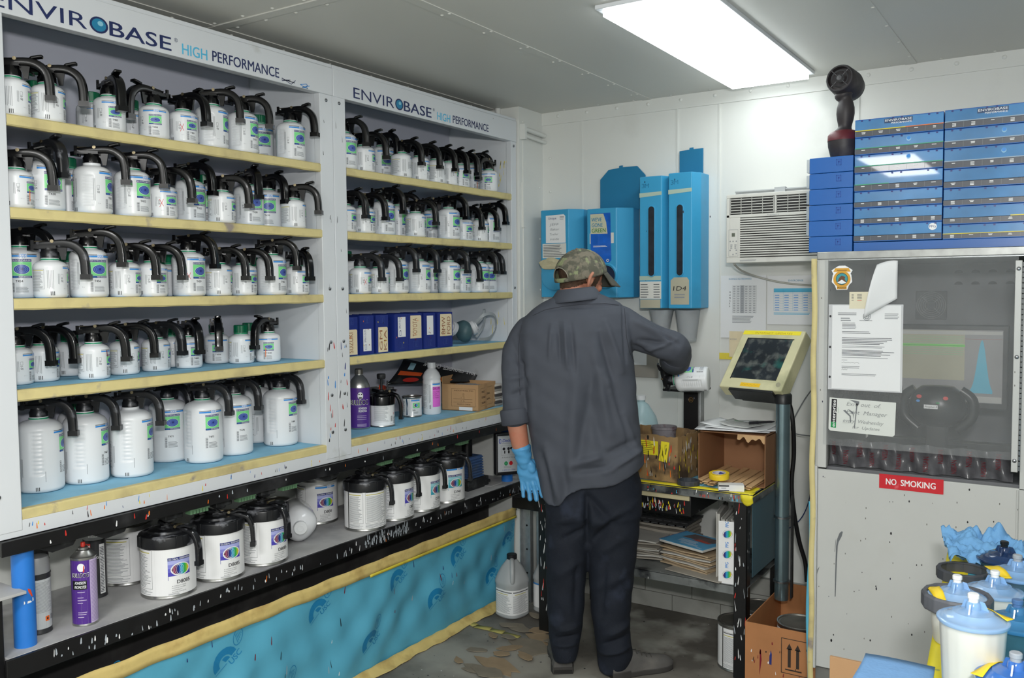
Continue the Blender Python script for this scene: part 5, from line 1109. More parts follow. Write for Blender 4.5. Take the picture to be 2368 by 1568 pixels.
# papers and stickers on the clear panel
def onglass(px0, py0, px1, py1): a = bxy(px0, py0); c = bxy(px1, py1); return a[0], c[1], c[0], a[1]
GY = BY-.0085
x0, z0, x1, z1 = onglass(1918, 706, 2084, 906); e = empty('paper_sheet', (x0, GY, z0)); W_, H_ = x1-x0, z1-z0
put('sleeve', MB().box(0, W_+.004, -.0004, 0, -.003, H_+.003).mesh('sleeve', [M('clear_sleeve', (232, 234, 238), .12, alpha=.55, var=.02)], 0), e)
put('letter', MB().box(.012, W_-.002, -.0012, -.0006, .001, H_).mesh('letter', [paperw], 0), e)
D = Decal(planemap((.012, -.0012, 0), (1, 0, 0), (0, 0, 1)), [], .1)
for z in (.14, .5, .87): D.ell(-.006, H_*z, .0032, .0042, c_black, 1)
D.ell(W_*.48, H_*.87, .012, .0135, c_gray, 0, hole=.85); D.ell(W_*.48, H_*.87, .008, .009, c_gray, 0, hole=.7); 
for k in range(6): D.line([(W_*.48, H_*.87), (W_*.48+.008*math.cos(k*PI/3), H_*.87+.009*math.sin(k*PI/3))], .0008, c_gray, 0)
D.lines(W_*.08, H_*.88, W_*.34, H_*.92, 2, c_gray, 0, 2); D.lines(W_*.12, H_*.81, W_*.28, H_*.86, 2, c_gray, 0, 3); D.lines(W_*.72, H_*.84, W_*.95, H_*.91, 4, c_gray, 0, 4); D.lines(W_*.38, H_*.815, W_*.6, H_*.83, 1, c_gray, 0, 4)
D.lines(W_*.14, H_*.72, W_*.34, H_*.80, 5, c_dkgray, 0, 5, .35); D.lines(W_*.14, H_*.665, W_*.56, H_*.70, 2, c_dkgray, 0, 5, .3); D.lines(W_*.14, H_*.535, W_*.86, H_*.625, 5, c_dkgray, 0, 6, .4); D.lines(W_*.14, H_*.495, W_*.86, H_*.525, 2, c_gray, 0, 7, .4); D.lines(W_*.14, H_*.40, W_*.86, H_*.475, 5, c_dkgray, 0, 8, .45); D.lines(W_*.14, H_*.375, W_*.8, H_*.39, 1, c_gray, 0)
D.lines(W_*.14, H_*.345, W_*.22, H_*.355, 1, c_gray, 0); D.line([(W_*(.14+.03*k), H_*(.315+.012*(k % 2))) for k in range(9)], .0008, c_dkgray, 1); D.lines(W_*.14, H_*.25, W_*.4, H_*.285, 2, c_gray, 0); D.line([(W_*(.14+.016*k), H_*(.23+.014*(k % 2))) for k in range(6)], .0008, c_dkgray, 1); D.lines(W_*.14, H_*.165, W_*.7, H_*.195, 2, c_gray, 0, 9)
put('printing', D.mesh('printing'), e); tag(e, 'typed letter with a round seal in a punched clear sleeve, taped to the booth panel', 'paper')
x0, z0, x1, z1 = onglass(1918, 918, 2070, 1006); e = empty('notepad_sheet', (x0, GY, z0)); W_, H_ = x1-x0, z1-z0; e.rotation_euler = (0, rad(1.5), 0)
put('sheet', MB().prism([(.006, 0), (W_-.006, 0), (W_, .006), (W_, H_), (0, H_), (0, .006)], 0, .0008, T=Matrix(((1, 0, 0, 0), (0, 0, -1, 0), (0, 1, 0, 0), (0, 0, 0, 1)))).mesh('sheet', [M('notepad_paper', (214, 218, 214), .6)], 0), e)
D = Decal(planemap((0, -.0008, 0), (1, 0, 0), (0, 0, 1)), [], .1)
D.rect(.007, H_*.27, .024, H_*.96, c_black, 0); D.rect(.007, H_*.10, .024, H_*.27, M('brand_green', (20, 140, 76), .4), 0); D.text('enterprise', .0205, H_*.13, .0105, c_white, rot=PI/2, width=H_*.80, bold=.03, layer=1); D.text('enterprise.com', .030, H_*.55, .0022, MATS['brand_green'], rot=PI/2, layer=0)
pc = M('pencil_grey', (140, 144, 146), .6)
for t, u, v, w_, hh in (('Exit  out  of.', .055, .80, .105, .013), ('Paint  Manager', .055, .56, .125, .013), ('every  Wednesday', .045, .30, .125, .012), ('for  Updates', .075, .13, .085, .010)): D.text(t, u, H_*v, hh, pc, width=w_, slant=.3, layer=1)
D.line([(.045, H_*.27), (.07, H_*.285)], .001, pc, 1); dr = M('marker_smear_grey', (112, 116, 120), .5)
D.poly([(.062, H_*.98), (.095, H_*.95), (.094, H_*.86), (.088, H_*.80), (.083, H_*.9)], dr, 2); D.poly([(.086, H_*.88), (.090, H_*.88), (.087, H_*.50), (.084, H_*.14), (.081, H_*.14), (.084, H_*.5)], dr, 2); D.poly([(.045, H_*.64), (.052, H_*.66), (.070, H_*.50), (.072, H_*.30), (.069, H_*.30), (.066, H_*.48)], dr, 2); D.poly([(.060, H_*.70), (.078, H_*.62), (.080, H_*.4), (.076, H_*.55)], dr, 3)
put('printing', D.mesh('printing'), e); tag(e, 'white notepad sheet with handwriting and a grey smear, low on the booth panel', 'paper')
x0, z0, x1, z1 = onglass(1966, 675, 2038, 714); e = empty('index_card', (x0, GY-.0014, z0)); W_, H_ = x1-x0, z1-z0
put('card', MB().box(0, W_, -.0006, 0, 0, H_).mesh('card', [M('card_cream', (222, 216, 190), .6)], 0), e); D = Decal(planemap((0, -.0006, 0), (1, 0, 0), (0, 0, 1)), [], .1)
for k in range(5): D.rect(W_*.07, H_*(.48+.09*k), W_*.14, H_*(.51+.09*k), c_dkgray, 0); D.rect(W_*.25, H_*(.48+.09*k), W_*.4, H_*(.51+.09*k), c_dkgray if k else c_red, 0); D.rect(W_*.62, H_*(.48+.09*k), W_*.72, H_*(.51+.09*k), c_dkgray, 0)
put('printing', D.mesh('printing'), e); tag(e, 'small cream card above the typed letter on the booth panel', 'paper')
# curled sheet hanging from its top edge
cA, cB = at(2030, 612, y=BY), at(2078, 607, y=BY)
def curl(u, v):
    x = cA.x+(cB.x-cA.x)*u; z = cA.z-.11*v*(1-.0*u); w_ = (1-u)
    return (x-.024*v*w_-.010*v*v*w_, GY-.004-.045*math.sin(v*2.4)*w_*.8-.002, z-.062*v*v*w_+.012*(1-v)*math.sin(u*2))
e = MB().grid(curl, 10, 14).build('curled_paper', paperw, None, solid=.0006, smooth=80); tag(e, 'curled blank white paper hanging from the top of the booth panel', 'paper')
# badge sticker
x0, z0, x1, z1 = onglass(1925, 615, 1972, 670); cx, cz = (x0+x1)/2, (z0+z1)/2; s = (z1-z0)/2
D = Decal(planemap((cx, GY, cz), (1, 0, 0), (0, 0, 1)), [], .1); s2 = s*.86
D.poly([(-s2*.5, -s), (s2*.5, -s), (s2*.66, -s*.62), (s2*.95, -s*.35), (s2*.86, s*.25), (s2*.78, s*.3), (s2*.98, s*.62), (s2*.7, s*.78), (s2*.3, s), (-s2*.3, s), (-s2*.7, s*.78), (-s2*.98, s*.62), (-s2*.78, s*.3), (-s2*.86, s*.25), (-s2*.95, -s*.35), (-s2*.66, -s*.62)], c_white, 0)
gold = M('badge_gold', (214, 158, 46), .4); D.ell(0, -s*.12, s2*.80, s*.70, gold, 1); D.ell(0, -s*.10, s2*.56, s*.50, c_black, 2); D.ell(0, -s*.10, s2*.52, s*.46, M('badge_teal', (52, 150, 160), .4), 3)
D.poly([(-s2*.4, -s*.35), (s2*.42, -s*.38), (s2*.25, -s*.1), (s2*.32, s*.05), (s2*.1, s*.14), (-s2*.05, s*.16), (-s2*.25, -s*.0), (-s2*.32, -s*.15)], M('badge_brown', (104, 66, 40), .5), 4); D.poly([(-s2*.42, -s*.4), (0, -s*.16), (s2*.42, -s*.42), (0, -s*.52)], c_white, 5)
D.poly([(-s2*.8, s*.5), (s2*.8, s*.5), (s2*.62, s*.8), (-s2*.62, s*.8)], gold, 3); D.rect(-s2*.45, -s*.95, s2*.45, -s*.70, gold, 3); D.text('POLICE', -s2*.38, -s*.9, s*.14, c_black, width=s2*.76, layer=4, bold=.03); D.rect(-s2*.45, s*.58, s2*.45, s*.66, M('badge_amber', (150, 100, 30), .4), 4)
e = D.build('badge_sticker'); e.modifiers.new('thickness', 'SOLIDIFY').thickness = .0002; tag(e, 'small shield-shaped sticker with a teal roundel, top left of the booth panel', 'sticker')
# NO SMOKING plate
a, c = at(2034, 1103, y=BY), at(2182, 1146, y=BY); e = empty('no_smoking_sign', (a.x, BY-.0045, c.z+.004)); W_ = c.x-a.x; H_ = .047
put('plate', MB().box(0, W_, -.0015, 0, 0, H_).mesh('plate', [M('sign_red', (200, 30, 44), .3, coat=.3, dirt=((214, 90, 100), 30, .62, .75))], 0), e); D = Decal(planemap((0, -.0015, 0), (1, 0, 0), (0, 0, 1)), [], .1)
D.text('NO', W_*.11, H_*.30, H_*.42, c_white, width=W_*.165, bold=.03); D.text('SMOKING', W_*.345, H_*.30, H_*.42, c_white, width=W_*.535, bold=.03); put('lettering', D.mesh('lettering'), e); tag(e, 'red NO SMOKING sign on the white booth panel', 'sign')
# computer monitor, keyboard, device and fan inside
p, q = at(2060, 752, y=3.50), at(2330, 950, y=3.50); e = empty('computer_monitor', ((p.x+q.x)/2, 3.5, .941)); e0 = -Vector(e.location)
def ep(mb, n, mt, **k): o = mb.build(n, mt, e, **k); o.location = e0; return o
mz0, mz1, mx0, mx1 = q.z, p.z+.004, q.x-.50, q.x
ep(MB().box(mx0, mx1, 3.5, 3.53, mz0, mz1), 'bezel', M('monitor_bezel', (34, 35, 38), .4), bevel=.004)
ep(MB().box(mx0+.018, mx1-.018, 3.4985, 3.50, mz0+.022, mz1-.018), 'screen', M('screen_grey', (128, 128, 128), .3, emit=.35), smooth=0)
ep(MB().box(-.52, -.34, 3.50, 3.64, .941, .955).box(-.46, -.40, 3.53, 3.56, .95, mz0+.05), 'stand', MATS['monitor_bezel'], bevel=.003)
D = Decal(planemap((0, 3.4985, 0), (1, 0, 0), (0, 0, 1)), [], .2); lb = M('screen_list_beige', (150, 148, 126), .4, emit=.35)
def mp_(px, py): p = at(px, py, y=3.4985); return p.x, p.z
xl, zl = mp_(2232, 758); _, zl2 = mp_(2232, 880); D.rect(mx0+.02, zl2, xl, mz1-.02, lb, 0); D.rect(mx0+.02, mz1-.034, mx1-.02, mz1-.022, M('screen_bar', (160, 160, 156), .4, emit=.35), 1)
_, zg = mp_(2200, 799); D.rect(mx0+.03, zg-.004, xl, zg+.004, M('screen_green', (96, 190, 70), .4, emit=.4), 1)
for k in range(9): z = zg+.03-k*.008; D.rect(mx0+.04, z, xl-.004, z+.003, M('screen_pale_green', (134, 158, 126), .4, emit=.35), 1)
bell = [mp_(2245+0*i, 0) for i in (0,)]; pts = []
for i in range(17):
    t = -1+2*i/16; xx, _ = mp_(2270+26*t, 850); zt = mp_(2270, 908)[1]+(mp_(2270, 786)[1]-mp_(2270, 908)[1])*math.exp(-(t*2.0)**2)**.8; pts.append((xx, zt))
D.poly([(pts[0][0], mp_(2270, 910)[1])]+pts+[(pts[-1][0], mp_(2270, 910)[1])], M('screen_blue', (66, 154, 178), .4, emit=.4), 2); D.rect(xl, mz0+.024, mx1-.02, mz0+.045, M('screen_bar', (0, 0, 0)), 1)
D.rect(xl+.002, mp_(2270, 785)[1], mx1-.02, mp_(2270, 785)[1]+.001, M('screen_red_line', (170, 80, 80), .4), 2)
o = put('screen_image', D.mesh('screen_image'), e); o.location = e0; tag(e, 'black computer monitor showing a list and a blue bell curve, inside the booth', 'monitor')
e = empty('fan_grille', (.0, 0, 0)); fc = at(2153, 706, y=3.79); b = MB()
for r_ in (.012, .02, .028, .036, .044, .051): b.lathe([(r_, 0), (r_+.0022, .001), (r_+.0022, .004), (r_, .005)], 32, Matrix.Translation((fc.x, 3.794, fc.z)) @ Matrix.Rotation(PI/2, 4, 'X'), cap=False)
for a in (45, 135): c_, s_ = math.cos(rad(a))*.045, math.sin(rad(a))*.045; b.cyl((fc.x-c_, 3.791, fc.z-s_), (fc.x+c_, 3.791, fc.z+s_), .0014, 6)
put('guard', b.mesh('guard', [M('fan_wire_silver', (226, 228, 230), .25, .6)], 40), e); put('housing', MB().box(fc.x-.056, fc.x+.056, 3.795, 3.80, fc.z-.056, fc.z+.056).mesh('housing', [M('fan_housing', (70, 72, 76), .5)], 0), e, bevel=.002); put('hub', MB().cyl((fc.x, 3.794, fc.z), (fc.x, 3.789, fc.z), .014, 20).mesh('hub', [c_dkgray], 30), e)
tag(e, 'square cooling fan with wire guard on the back wall inside the booth', 'fan')
pd = at(2168, 935, y=3.28); e = empty('colour_scanner', (pd.x, 3.28, .941)); dk = M('device_black', (18, 19, 22), .3); h = pd.z-.941
put('body', MB().lathe([(0, h-.075), (.05, h-.07), (.075, h-.04), (.08, h), (.07, h+.04), (.045, h+.062), (0, h+.065)], 36, rfun=lambda a: 1+.12*math.cos(2*a)).box(-.03, .03, -.03, .04, .001, h-.05).mesh('body', [dk], 60), e)
for s_ in (-1, 1): put('grip', MB().tube(smooth_path([(s_*.07, 0, h+.05), (s_*.105, 0, h+.02), (s_*.105, 0, h-.04), (s_*.06, 0, h-.085)], 4), .017, 12).mesh('grip', [dk], 60), e)
D = Decal(planemap((0, -.092, h), (1, 0, 0), (0, 0, 1)), [], .1); D.rect(-.03, -.005, .012, .008, c_white, 0); D.text('Prophet II', -.027, -.002, .007, c_black, width=.036, layer=1, slant=.15); D.ell(-.045, .035, .008, .006, c_red, 0); D.ell(.035, .032, .008, .006, c_red, 0); D.ell(-.048, .02, .006, .004, c_blue, 0); D.ell(.012, .015, .006, .003, M('brand_green', (0, 0, 0)), 0)
put('front_badge', D.mesh('front_badge'), e); tag(e, 'black two-handled instrument with a white badge, in front of the screen in the booth', 'instrument')
b = MB().box(-.22, .0, -.07, .07, 0, .02); kb = M('keyboard_black', (40, 40, 42), .6)
for i in range(13):
    for j in range(4): b.box(-.215+i*.0165, -.202+i*.0165, -.062+j*.028, -.040+j*.028, .02, .026)
o = b.build('keyboard', kb); kp = at(1998, 912, y=3.25); o.location = (kp.x+.12, 3.24, kp.z-.03); o.rotation_euler.x = rad(50); tag(o, 'black keyboard propped up behind the letter inside the booth', 'keyboard')
# clutter on the booth floor, seen dimly
for (px, w_, hh, mm_, nm, lb) in ((2130, .05, .035, M('glove_box_blue', (40, 78, 140), .6), 'cloth_bundle', 'crumpled blue cloth on the booth floor below the instrument'), (2275, .035, .045, dk, 'camera_base', 'round black base on the booth floor right of the blue cloth')):
    pp = at(px, 1000, y=3.2); b = MB().lathe([(0, 0), (w_, 0), (w_*1.1, hh*.4), (w_*.8, hh*.9), (0, hh)], 24, rfun=(lambda a: 1+.25*math.sin(3*a)+.1*math.sin(7*a)) if 'cloth' in nm else None); o = b.build(nm, mm_, None, smooth=60); o.location = (pp.x, 3.2, .941); tag(o, lb, 'cloth' if 'cloth' in nm else 'base')
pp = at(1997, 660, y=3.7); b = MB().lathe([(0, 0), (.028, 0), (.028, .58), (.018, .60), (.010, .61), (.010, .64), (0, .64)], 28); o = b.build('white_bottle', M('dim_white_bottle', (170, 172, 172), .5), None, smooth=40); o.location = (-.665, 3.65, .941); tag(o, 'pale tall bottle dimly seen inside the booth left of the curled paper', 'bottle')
# ------------------------------------------------------------------ colour chip boxes on top of the booth
prt = M('chip_box_print', (60, 128, 184), .22, var=.32, scale=5, coat=.5); sid = M('chip_box_blue', (24, 96, 176), .3, var=.03, coat=.2); gstrip = M('chip_strip_grey', (74, 78, 88), .3, coat=.4)
FY = 3.10; cols_ = {'y': M('chip_line_yellow', (222, 204, 50), .35), 'g': M('chip_line_green', (70, 160, 130), .35), 'o': M('chip_line_orange', (220, 120, 70), .35), 'w': M('chip_line_pale', (150, 170, 190), .35)}
ZT = 1.669
def chips(x0, x1, z0, h, title, lines, label, seed, ppg=False, drop=False):
    e = empty('chip_box', (x0, FY, z0)); w_ = x1-x0
    put('case', MB().box(0, w_, .0, .28, 0, h-.001).mesh('case', [sid], 0), e, bevel=.001)
    D = Decal(planemap((0, -.0002, 0), (1, 0, 0), (0, 0, 1)), [], .15); D.rect(.001, h*.34, w_-.001, h-.004, prt, 0); D.rect(.001, .003, w_-.001, h*.36, gstrip, 0)
    for (u0, u1, c_) in lines: D.rect(w_*u0, h*.35, w_*u1, h*.40, cols_[c_], 1)
    rr = random.Random(seed)
    for k in range(5):
        D.rect(w_*k/5, .004, w_*k/5+.0006, h*.34, c_gray, 1); n = rr.choice((1, 2, 3))
        for j in range(n): ww = rr.uniform(.008, .014) if n < 3 else .011; D.rect(w_*(k+.5)/5-ww/2, h*(.25-.065*j), w_*(k+.5)/5+ww/2, h*(.275-.065*j)+.0006, c_white, 1)
    for k in (.08, .17, .44, .54, .84, .93): D.rect(w_*k-.003, h-.008, w_*k+.003, h-.003, c_navy, 2)
    if title: D.rect(w_*.34, h*.66, w_*.66, h*.90, M('title_backing', (40, 70, 110), .3), 1); D.text('ENVIROBASE', w_*.35, h*.74, h*.12, c_white, width=w_*.30, bold=.02, layer=2); D.text('PERFORMANCE', w_*.42, h*.60, h*.09, c_white, width=w_*.23, layer=2, bold=.02)
    if ppg: D.ell(w_*.90, h*.72, .012, .011, c_white, 1); D.text('PPG', w_*.863, h*.66, .008, c_navy, width=.019, layer=2)
    if drop: D.ell(w_*.62, h*.72, .007, .008, M('drop_pale', (150, 196, 226), .2), 1); D.ell(w_*.62, h*.75, .006, .006, c_blue, 2)
    put('front_print', D.mesh('front_print'), e); tag(e, label, 'colour chip box', 'blue colour chip boxes on the booth')
za = [at(1978, y, y=FY).z for y in (278, 320, 360, 402, 444, 482, 520, 560)]; zb = [at(2184, y, y=FY).z for y in (255, 300, 345, 392, 437, 478, 520, 554)]
names = ['top', 'second', 'third', 'fourth', 'fifth', 'sixth', 'bottom']
LA = [[(0, .58, 'y'), (.58, 1, 'o')], [(0, 1, 'g')], [(0, 1, 'g')], [(0, .4, 'g')], [], [], []]; LBc = [[(0, 1, 'w')], [(0, 1, 'w')], [(0, 1, 'w')], [], [], [(.7, 1, 'y')], [(0, 1, 'y')]]
for k in range(7):
    chips(-.643, -.377, za[k+1], za[k]-za[k+1], k == 0, LA[k], f'blue printed chip box, {names[k]} of the left printed stack on the booth', k, ppg=(k == 6), drop=(k in (1, 2)))
    chips(-.374, -.108, zb[k+1], zb[k]-zb[k+1], k == 0, LBc[k], f'blue printed chip box, {names[k]} of the right printed stack on the booth', k+20, drop=(k in (1, 2)))
tag(MB().box(-.643, -.108, FY, FY+.28, ZT-.0005, min(za[7], zb[7])-.0005).build('plinth_tray', sid, bevel=.001), 'plain bright blue base tray under the printed chip boxes', 'tray')
n = 6; zt = at(1872, 366, y=FY).z
for k in range(n):
    z0 = ZT+(zt-ZT)*(k/n if k else 0); h = (zt-ZT)/n; e = empty('chip_box', (-.79, FY+.002, z0))
    put('case', MB().box(0, .142, 0, .27, 0, h-.0012).mesh('case', [sid], 0), e, bevel=.0015)
    if k: put('clear_door', MB().box(-.010, 0, 0, .27, .004, h-.004).mesh('clear_door', [M('clear_door_plastic', (196, 206, 214), .15, alpha=.5)], 0), e, bevel=.002)
    D = Decal(planemap((0, -.0003, 0), (1, 0, 0), (0, 0, 1)), []); cb = M('chip_box_mark', (20, 70, 160), .35); D.frame(.088, h*.42, .104, h*.80, .0015, cb, 1); D.rect(.094, h*.60, .1, h*.68, cb, 1); D.rect(.094, h*.5, .0955, h*.66, cb, 1)
    put('latch_mark', D.mesh('latch_mark'), e)
    tag(e, f"plain blue chip box seen from its side, {['bottom', 'second from bottom', 'third from bottom', 'third from top', 'second from top', 'top'][k]} of the left side stack", 'colour chip box', 'plain blue chip boxes turned sideways')
# hand-held dryer standing on the side stack
e = empty('air_blower', (-.70, FY+.10, zt)); dg = M('blower_black', (50, 46, 48), .5, var=.2, scale=14, dirt=((96, 92, 90), 10, .55, .8)); dr_ = M('blower_dark_red', (92, 32, 40), .45, var=.15)
put('foot', MB().lathe([(0, 0), (.034, 0), (.044, .012), (.052, .045), (.053, .062), (0, .062)], 32).mesh('foot', [dg], 40), e); put('collar', MB().lathe([(0, .062), (.054, .062), (.053, .082), (.042, .094), (.03, .098), (0, .098)], 32).mesh('collar', [dr_], 40), e)
put('grip', MB().tube(smooth_path([(0, 0, .095), (.003, 0, .12), (.004, 0, .19), (-.002, 0, .215), (-.004, 0, .235)], 4), [.026+.004*math.cos(i) for i in range(17)], 20).mesh('grip', [dg], 60), e)
T = XF((.0, .02, .262), rx=90, rz=-8) @ Matrix.Rotation(rad(-8), 4, 'X'); b = MB().lathe([(0, -.075), (.030, -.072), (.046, -.055), (.052, -.02), (.050, .02), (.048, .055), (.045, .062), (.040, .062), (.038, .045), (0, .045)], 36, T)
put('head', b.mesh('head', [dg], 45), e); b = MB()
for r_ in (.014, .028, .043): b.lathe([(r_-.003, .058), (r_, .064), (r_+.002, .058)], 32, T, cap=False)
for a in (45, 135): c_, s_ = math.cos(rad(a))*.043, math.sin(rad(a))*.043; p0 = T @ Vector((-c_, -s_, .060)); p1 = T @ Vector((c_, s_, .060)); b.cyl(p0, p1, .0016, 6)
b.lathe([(.012, .045), (.012, .06), (.008, .066), (0, .067)], 20, T); put('intake_grille', b.mesh('intake_grille', [M('grille_grey', (84, 84, 86), .45)], 45), e)
tag(e, 'dark hand-held air blower standing upright on the plain blue chip boxes', 'blower')
# ------------------------------------------------------------------ steel scale table
TX0, TX1, TY0, TY1, TZ = -2.02, -1.055, 3.34, 3.885, .745
speck_steel = M('paint_speckled_black_steel', (22, 22, 24), .35, var=.2, scale=14, dots=[((228, 230, 232), 26, .14, .3), ((200, 60, 50), 24, .08, .1), ((160, 160, 164), 50, .14, .3)])
galv_dirty = M('stained_galvanised', (128, 132, 132), .5, .5, var=.25, scale=14, dirt=((52, 54, 58), 9, .5, .62), dots=[((220, 222, 224), 40, .1, .2), ((30, 30, 34), 26, .1, .2)])
t = empty('scale_table', ((TX0+TX1)/2, (TY0+TY1)/2, 0)); tag(t, 'paint-spattered steel table with yellow taped edge, in front of the worker', 'table'); ot = -Vector(t.location)
def tp(mb, name, mats, par=t, **k):
    o = mb.build(name, mats, par, **k)
    if par is t: o.location = ot
    return o
top = tp(MB().box(TX0, TX1, TY0, TY1, TZ-.004, TZ-.001), 'tabletop', galv_dirty, smooth=0)
tp(MB().box(TX0, TX1, TY0, TY0+.003, TZ-.036, TZ-.001), 'front_apron', galv_dirty, bevel=.001); tp(MB().box(TX1-.003, TX1, TY0+.003, TY1, TZ-.036, TZ-.001), 'side_apron', galv_dirty, smooth=0)
tp(MB().box(TX0+.005, TX1-.02, TY0+.03, TY1, TZ-.001, TZ), 'table_liner', M('table_liner_blue', (120, 180, 206), .7, var=.1, scale=16, dots=[((60, 60, 80), 20, .1, .15)]), top, smooth=0)
ytape = M('bright_yellow_tape', (238, 222, 52), .5, var=.06, scale=12, dots=[((180, 170, 60), 18, .1, .15), ((90, 90, 90), 30, .08, .1)])
b = MB().grid(lambda u, v: (TX0+(TX1-TX0)*u, TY0-.001+.045*v, TZ+.0012-.006*(1 if v == 0 else 0)+.0004*math.sin(u*60)), 40, 3).grid(lambda u, v: (TX1-.05+.052*u, TY0+(TY1-TY0)*v, TZ+.0018+.0005*math.sin(v*40)-.010*(1 if u == 1 else 0)), 3, 20)
b.grid(lambda u, v: (TX1-.045+.048*u, TY0-.004-.004*math.sin(v*5), TZ-.001-.045*v*(.6+.4*math.sin(u*3))), 4, 5)
tp(b, 'edge_tape', ytape, top, solid=.0006)
for i, (x, y) in enumerate(((TX1-.075, TY0+.006), (TX0-.012, TY0+.006), (TX1-.075, TY1-.05), (TX0-.012, TY1-.05))):
    l = tp(MB().box(x, x+.052, y, y+.004, .0, TZ-.036).box(x+.048, x+.052, y, y+.045, 0, TZ-.036), 'leg', speck_steel, bevel=.001)
    if i < 2:
        D = Decal(planemap((x, y, 0), (1, 0, 0), (0, 0, 1)), []); paint_runs(D, 26, .004, .048, .05, .68, [c_white, c_white, MATS['drip_grey'], c_red], seed=40+i, lmin=.01, lmax=.05, wmin=.001, wmax=.0025); put('paint_drips', D.mesh('paint_drips'), l)
low = tp(MB().box(TX0, TX1-.02, TY0+.012, TY1, .368, .372).box(TX0, TX1-.02, TY0+.012, TY0+.016, .335, .370), 'lower_shelf', galv_dirty, smooth=0)
tp(MB().box(TX1-.019, TX1-.017, TY0+.06, TY1-.02, .40, .70), 'side_panel', M('slate_blue_panel', (70, 104, 118), .45, var=.06, dots=[((180, 190, 190), 20, .05, .1)]), smooth=0)
dr = tp(MB().box(TX0+.06, -1.318, TY0+.03, TY1-.1, .618, .700), 'drawer', speck_steel, bevel=.002); tp(MB().box(TX0+.06, -1.322, TY0+.022, TY0+.03, .684, .704), 'drawer_edge', M('cream_spattered_edge', (196, 186, 150), .5, dots=[((190, 50, 40), 40, .16, .3), ((30, 30, 30), 44, .16, .4)]), dr, bevel=.001)
D = Decal(planemap((0, TY0+.030, 0), (1, 0, 0), (0, 0, 1)), []); paint_runs(D, 60, -1.56, -1.34, .622, .66, [c_white, c_white, MATS['drip_grey'], c_red, c_yellow], seed=44, lmin=.006, lmax=.028, wmin=.001, wmax=.0028); put('paint_drips', D.mesh('paint_drips'), dr)
D = Decal(planemap((0, TY0, 0), (1, 0, 0), (0, 0, 1)), []); paint_runs(D, 60, -1.9, -1.08, TZ-.035, TZ-.016, [c_white, c_black, c_black, c_red, c_lblue], seed=45, lmin=.006, lmax=.018); put('paint_drips', D.mesh('paint_drips'), top)
TT = TZ+.0025
# spattered cardboard box with a cup
sbox = M('spattered_cardboard', (150, 122, 84), .7, var=.2, scale=12, dirt=((74, 58, 44), 9, .5, .66), dots=[((230, 230, 226), 34, .13, .2), ((20, 20, 26), 30, .14, .25), ((196, 60, 40), 22, .10, .14)])
x0, x1, y0, y1 = -1.66, -1.375, 3.395, 3.62
e = empty('cardboard_box', ((x0+x1)/2, (y0+y1)/2, TT), rad(-4)); a, c = (x1-x0)/2, (y1-y0)/2; b = MB(); n = 18
def wall(p, q, s):
    for i in range(n):
        t0, t1 = i/n, (i+1)/n; P = p.lerp(q, t0); Q = p.lerp(q, t1); k = Vector((q-p).normalized()); nn = Vector((k.y, -k.x))*.002
        h0, h1 = .19+.003*math.sin(t0*13+s)+.002*math.sin(t0*51+s*2), .19+.003*math.sin(t1*13+s)+.002*math.sin(t1*51+s*2)
        vs = [(P.x-nn.x, P.y-nn.y, 0), (Q.x-nn.x, Q.y-nn.y, 0), (Q.x+nn.x, Q.y+nn.y, 0), (P.x+nn.x, P.y+nn.y, 0), (P.x-nn.x, P.y-nn.y, h0), (Q.x-nn.x, Q.y-nn.y, h1), (Q.x+nn.x, Q.y+nn.y, h1), (P.x+nn.x, P.y+nn.y, h0)]
        b.add(vs, [(0, 3, 2, 1), (4, 5, 6, 7), (0, 1, 5, 4), (2, 3, 7, 6), (1, 2, 6, 5), (3, 0, 4, 7)])
V2 = lambda x, y: Vector((x, y))
wall(V2(-a, -c), V2(a, -c), 0); wall(V2(a, -c), V2(a, c), 2); wall(V2(a, c), V2(-a, c), 4); wall(V2(-a, c), V2(-a, -c), 6); b.box(-a, a, -c, c, 0, .004)
put('carton', b.mesh('carton', [sbox], 0), e)
D = Decal(planemap((0, -c-.0025, 0), (1, 0, 0), (0, 0, 1)), [], .05); D.rect(-.09, .105, .055, .165, ytape, 0); D.poly([(.058, .085), (.095, .08), (.108, .165), (.07, .168)], ytape, 1); D.lines(-.088, .108, .05, .163, 7, M('ink_olive', (110, 100, 30), .5), 1, 3, .3)
paint_runs(D, 70, -.13, .135, .01, .15, [c_white, c_black, MATS['drip_grey'], c_orange, c_red, c_black], seed=50, lmin=.008, lmax=.05, wmin=.001, wmax=.003); put('spatter', D.mesh('spatter'), e)
D = Decal(planemap((a+.0025, -c, 0), (0, 1, 0), (0, 0, 1)), [], .05); paint_runs(D, 40, .01, .2, .01, .15, [c_white, c_black, c_yellow, c_black], seed=51, lmin=.008, lmax=.05, wmin=.001, wmax=.004); put('spatter', D.mesh('spatter'), e)
tag(e, 'open cardboard box covered in paint spatter with yellow stickers, on the scale table', 'box')
e = empty('mixing_cup', (-1.50, 3.52, TT+.12)); gp_ = M('smeared_cup_plastic', (150, 146, 152), .25, alpha=.75, var=.2, scale=12, dirt=((96, 60, 70), 12, .5, .6))
put('cup', MB().lathe([(0, -.1), (.044, -.1), (.052, .085), (.050, .085), (.042, -.096), (0, -.096)], 36, cap=False).mesh('cup', [gp_], 45), e); put('rim', MB().lathe([(.052, .078), (.056, .080), (.056, .090), (.050, .091), (.050, .083)], 36, cap=False).mesh('rim', [gp_], 45), e)
tag(e, 'paint-smeared translucent mixing cup standing in the spattered box', 'cup')
